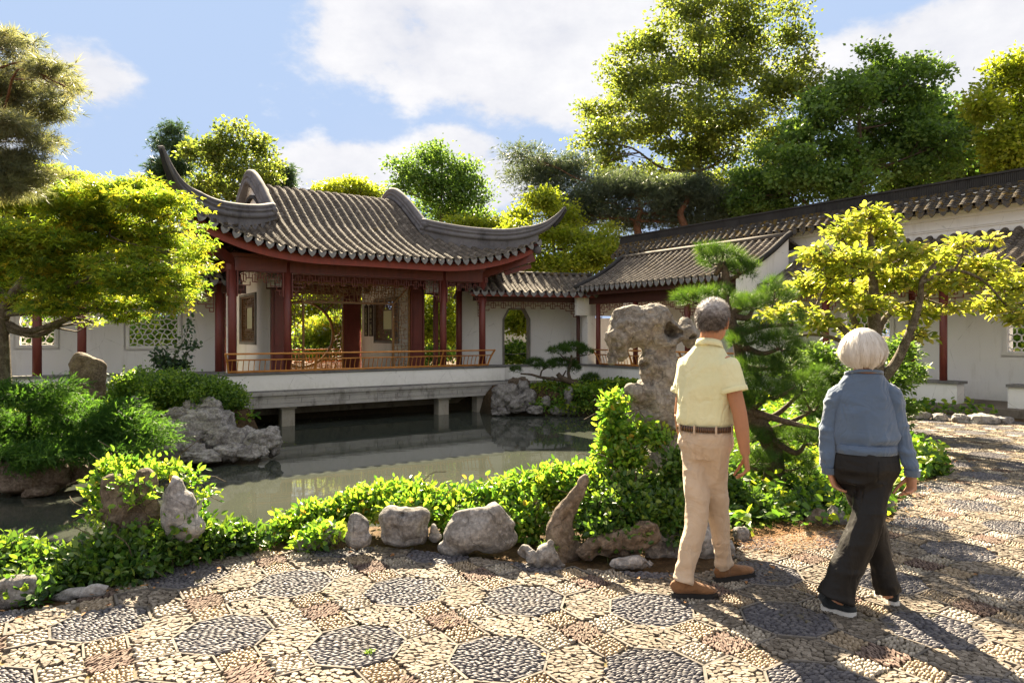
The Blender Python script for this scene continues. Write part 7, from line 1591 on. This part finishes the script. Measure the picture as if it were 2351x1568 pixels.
V, F, N_ = trousers(man, P(1618, 984, 4.2), (HL, HR), [([HL, (HL+KL)/2, KL, (KL+AL)/2, AL+[0, 0, -.005]], [(.100, .105), (.086, .092), (.070, .074), (.064, .068), (.062, .064)]), ([HR, (HR+KR)/2, KR, (KR+AR)/2, AR+[0, 0, -.005]], [(.098, .105), (.086, .092), (.070, .074), (.062, .066), (.060, .062)])], M['chino'], .008, 21, .011)
tr_ = mesh_part('trousers', V, F, M['chino'], man)
for sx, nm in ((-1, 'pocket'), (1, 'pocket')):
    lr = (V-PV)@rm; lf = (V-PV)@fm; mask = (np.abs(lr-sx*.082) < .062) & (lf < -.02) & (V[:, 2] < .915) & (V[:, 2] > .77+.25*np.abs(lr-sx*.082)); Vp, Fp = sel_patch(V, F, N_, mask, .0028)
    if len(Fp): mesh_part(nm, Vp, [Fp], M['chino'], tr_)
mb = MB(); ring = [PV+rm*.167*cos(t_)+fm*.130*sin(t_)+np.array([0, 0, .012]) for t_ in np.linspace(0, 2*pi, 49)]; mb.sweep(ring, [(-.003, -.016), (-.006, 0), (-.003, .016), (.003, .016), (.003, -.016)]); part('belt', mb, M['belt'], man, True)
for t_ in (R(262), R(305), R(222), R(350)):
    p_ = PV+rm*.174*cos(t_)+fm*.137*sin(t_)+np.array([0, 0, .012]); fr_ = Frame(p_[0], p_[1], math.atan2(rm[1]*-sin(t_)*.13+fm[1]*cos(t_)*.1, rm[0]*-sin(t_)*.13+fm[0]*cos(t_)*.1)); mb = MB(); mb.box(fr_, -.006, .006, -.003, .003, p_[2]-.028, p_[2]+.024); part('belt_loop', mb, M['chino'], tr_)
shoe(man, G(1541, 1370), G(1647, 1368), M['suede'], M['sole_blk'], AL+[0, 0, .03]); shoe(man, G(1641, 1336), G(1731, 1318), M['suede'], M['sole_blk'], AR+[0, 0, .03])
# short hair
u_ = np.array([0, 0, 1.]); Bh = np.stack([hr_, hf_, u_]); V, F = ICO[5]; s_ = 1.10
Lh = V*np.array([.083, .100, .095])*s_+np.array([0, -.014, .022])*s_; z_, y_, x_ = Lh[:, 2]/s_, Lh[:, 1]/s_, Lh[:, 0]/s_
line = np.interp(y_, [-.11, -.05, -.01, .02, .05, .09], [-.062, -.055, -.02, .03, .055, .065]); shr = np.clip((line-z_)/.006, 0, 1); Lh = Lh*(1-.16*shr[:, None])
Lh = Lh+V*(fbm(V*7, 3, 4)*.0022+np.clip(z_, 0, 1)[:]*.06)[:, None]*(1-shr[:, None]); Vh = HC+Lh@Bh
vv = np.clip(.42+.50*np.clip((z_-.0)/.09, 0, 1)+.25*fbm(V*7, 3, 2), 0, 1); mb = MB(); mb.add(Vh, F, vv)
keep = np.where(shr < .1)[0]; idx = rng.choice(keep, 9000); rt_ = Vh[idx]; dn = unit(V[idx]*np.array([.083, .1, .095])**-1)@Bh; dr = unit(dn*.55+np.array([0, 0, -.35])+hf_*.0+rng.normal(size=(9000, 3))*.18)
up_ = z_[idx] > .07; dr[up_] = unit(dn[up_]*.5+hf_*.8+rng.normal(size=(up_.sum(), 3))*.2)
hair_strands(mb, rt_, dr, np.full(9000, .016)+np.where(up_, .012, 0), .0006, 1, 0, var=np.clip(vv[idx]+rng.normal(0, .22, 9000), 0, 1)); part('hair', mb, M['hair_m'], man, True)

# ---------------- the woman
wom = thing('person', 'white haired woman seen from behind in blue sweater and wide black trousers', 'person', (2.02, 3.9, 0))
fw = np.array([cos(R(78)), sin(R(78)), 0]); rw = np.array([fw[1], -fw[0], 0]); UW = tuple(fw)
HC = P(1981, 800, 3.9); NK = P(1983, 856, 3.9); CH_ = P(1984, 940, 3.9); PV = P(1986, 1040, 3.9)
SL, SR = P(1921, 905, 3.94), P(2047, 903, 3.86); EL, ER = P(1899, 1000, 3.95), P(2070, 1000, 3.84); WL, WR = P(1903, 1084, 3.93), P(2094, 1090, 3.80)
HL, HR = P(1957, 1075, 3.92), P(2016, 1075, 3.88); KR, KL = P(1982, 1215, 3.80), P(2005, 1215, 3.98); AR, AL = P(1922, 1375, 3.80), P(2039, 1362, 3.96)
mb = MB(); head(mb, HC+[0, 0, -.012], fw, rw, .93); seg(mb, [HC+[0, 0, -.04]-fw*.02, NK+[0, 0, .02], NK+[0, 0, -.05]], [(.050, .054), (.052, .056), (.10, .07)], UW); seg(mb, [NK+[0, 0, -.04], CH_, PV], [(.10, .07), (.13, .09), (.12, .09)], UW)
for s_, e, w in ((SL, EL, WL), (SR, ER, WR)):
    seg(mb, [s_*.7+CH_*.3+[0, 0, .04], s_, (s_+e)/2, e], [.04, .046, .042, .036], n=12); seg(mb, [e, (e*.6+w*.4), w], [.036, .036, .025], n=12)
hand(mb, WL+[.004, 0, -.0], np.array([.05, .0, -.13]), rw*.9-fw*.3, fw*.6+rw*.4, .165, .55); hand(mb, WR, np.array([-.005, .0, -.12]), -rw*.9-fw*.3, fw*.8-rw*.2, .165, .8)
for h, k, a in ((HL, KL, AL), (HR, KR, AR)): seg(mb, [h, k, a+[0, 0, -.02]], [.055, .045, .033])
V, F, N_ = union_mesh(mb, .0055, 3); body = mesh_part('body', V, F, M['skin_w'], wom); eyes(body, HC+[0, 0, -.012], fw, rw, .93)
mb = MB(); seg(mb, [P(1986, 1030, 3.9), P(1986, 1015, 3.9), P(1985, 992, 3.9), P(1984, 955, 3.9), P(1984, 915, 3.9), P(1984, 882, 3.9), P(1984, 855, 3.9)], [(.164, .122), (.166, .125), (.178, .138), (.170, .126), (.166, .108), (.140, .088), (.095, .074)], UW, 22)
V, F, N_ = union_mesh(mb, .008, 6); dz = np.clip((1.30-V[:, 2])/.3, 0, 1); V = folds(V, N_, 13, .017, 3.3, (1.5, 1.5, .6), .35+.65*dz); V = folds(V, N_, 18, .011, 6, (.8, .8, 1.3), dz*.9)
V = V+N_*(np.exp(-((V[:, 2]-.985)/.03)**2)*.008)[:, None]*(np.abs((V-PV)@rw) < .21)[:, None]
sw = mesh_part('sweater', V, F, M['sweater'], wom)
for s_, e, w in ((SL, EL, WL), (SR, ER, WR)):
    mb = MB(); seg(mb, [CH_*.35+s_*.65+[0, 0, .02], s_+[0, 0, -.004], (s_+e)/2, e, (e+w)/2, w+[0, 0, .03], w+[0, 0, .012]], [(.056, .062), (.059, .066), (.056, .060), (.052, .055), (.050, .052), (.044, .044), (.035, .035)], UW, 16)
    V, F, N_ = union_mesh(mb, .007, 3); V = folds(V, N_, 33, .010, 4.5, (1, 1, 1.8)); V = folds(V, N_, 35, .006, 8, (1.6, 1.6, .8)); mesh_part('sleeve', V, F, M['sweater'], sw)
for w in (WL, WR): mb = MB(); mb.tube([w+[0, 0, .030], w+[0, 0, .022], w+[0, 0, -.006], w+[0, 0, -.008]], [.046, .041, .040, .037], 20, cap=False); part('cuff', mb, M['sweater'], sw, True)
mb = MB(); ring = [NK+rw*.098*cos(t_)+fw*.075*sin(t_)+np.array([0, 0, .0-.02*sin(t_)]) for t_ in np.linspace(0, 2*pi, 41)]; mb.sweep(ring, [(-.006, -.012), (-.004, .004), (.004, .004), (.004, -.012)]); part('neckline', mb, M['sweater'], sw, True)
mb = MB(); b_ = P(1986, 1028, 3.9); ring = [b_+rw*.166*cos(t_)+fw*.126*sin(t_) for t_ in np.linspace(0, 2*pi, 49)]; mb.sweep(ring, [(.000, -.026), (-.003, -.02), (-.003, .022), (.004, .026), (.004, -.026)]); part('waistband', mb, M['sweater'], sw, True)
V, F, N_ = trousers(wom, P(1986, 1030, 3.9), (HL, HR), [([HR, (HR+KR)/2, KR, (KR+AR)/2+[-.01, 0, 0], AR+[-.005, 0, .0]], [(.108, .115), (.098, .105), (.086, .09), (.088, .085), (.102, .085)]), ([HL, (HL+KL)/2, KL, (KL+AL)/2, AL+[0, 0, .0]], [(.102, .11), (.09, .10), (.078, .085), (.070, .075), (.075, .07)])], M['blackpant'], .008, 41, .010, updir=UW, wr=((.162, .12), (.178, .14), (.192, .155)))
tw = mesh_part('trousers', V, F, M['blackpant'], wom)
for sx in (-1, 1):
    lr = (V-PV)@rw; lf = (V-PV)@fw; mask = (np.abs(lr-sx*.085) < .06) & (lf < -.02) & (V[:, 2] < .865) & (V[:, 2] > .73+.25*np.abs(lr-sx*.085)); Vp, Fp = sel_patch(V, F, N_, mask, .0028)
    if len(Fp): mesh_part('pocket', Vp, [Fp], M['blackpant'], tw)
shoe(wom, G(1884, 1396), G(1966, 1414), M['canvas_blk'], M['sole_wht'], AR+[0, 0, .0], False, .047); shoe(wom, G(2058, 1392), G(2016, 1362), M['canvas_blk'], M['sole_wht'], AL+[0, 0, .0], False, .047)
# bobbed hair: overlapping locks over a full under-shape
Bw = np.stack([rw, fw, u_]); V, F = ICO[5]; HW = HC+[0, 0, -.006]
prof_w = np.interp(V[:, 2], [-1, -.6, -.2, .3, 1], [.90, 1.03, 1.06, 1.0, .92]); Lw = V*np.array([.118, .118, .122]); Lw[:, :2] *= prof_w[:, None]; Lw[:, 2] = np.where(Lw[:, 2] < -.092, -.092-(Lw[:, 2]+.092)*.2, Lw[:, 2])
Lw[:, 1] = np.where(Lw[:, 1] > .045, .045+(Lw[:, 1]-.045)*.55*np.clip((Lw[:, 2]+.01)/.05, 0, 1), Lw[:, 1]); rid = fbm(np.stack([np.arctan2(Lw[:, 0], -Lw[:, 1])*4+Lw[:, 2]*6, Lw[:, 2]*14, 0*Lw[:, 0]], 1), 3, 6); Lw = Lw+V*(rid*.0045)[:, None]
mb = MB(); mb.add(HW+Lw@Bw, F, np.clip(.45+.3*rid, 0, 1)); n = 16000; az = rng.uniform(-pi, pi, n); el = rng.uniform(-.15, 1.25, n)
ux = np.stack([np.cos(el)*np.sin(az), -np.cos(el)*np.cos(az), np.sin(el)], 1); okf = ~((ux[:, 1] > .45) & (ux[:, 2] < .45)); ux = ux[okf]; az = az[okf]; n = len(ux)
def bob(u): 
    k = np.interp(u[:, 2], [-1, -.6, -.2, .3, 1], [.90, 1.03, 1.06, 1.0, .92]); L_ = u*np.array([.1205, .1205, .124]); L_[:, :2] *= k[:, None]; return L_
steps_ = 7; e0 = np.arcsin(np.clip(ux[:, 2], -1, 1)); e1 = np.maximum(e0-rng.uniform(.7, 1.4, n), -.93); clump = fbm(np.stack([az*5, e0*2.0, 0*az], 1), 3, 3)
V_ = []; wv2 = .0013; fl_ = rng.uniform(-.8, 2.2, n)*np.clip(.6+clump, 0, 2)
for k in range(steps_+1):
    t_ = k/steps_; e = e0+(e1-e0)*t_; aa = az+clump*.12*t_+.02*np.sin(t_*6+az*20); u = np.stack([np.cos(e)*np.sin(aa), -np.cos(e)*np.cos(aa), np.sin(e)], 1); q = bob(u); q = q*(1.0+.045*clump*t_+.10*max(0, t_-.7)*fl_)[:, None]
    q[:, 2] = np.maximum(q[:, 2], -.104-.022*clump); tang = np.stack([np.cos(aa), np.sin(aa), 0*aa], 1); wk = wv2*(1-.6*abs(2*t_-1)); V_ += [q-tang*wk, q+tang*wk]
V_ = np.stack(V_, 1); kk = V_.shape[1]; base = np.arange(n)*kk; Fs = np.concatenate([np.stack([base+2*k, base+2*k+1, base+2*k+3, base+2*k+2], 1) for k in range(steps_)])
mb.add(HW+V_.reshape(-1, 3)@Bw, Fs, np.repeat(np.clip(.55+.3*clump+rng.normal(0, .22, n), 0, 1), kk)); part('hair', mb, M['hair_w'], wom, True)
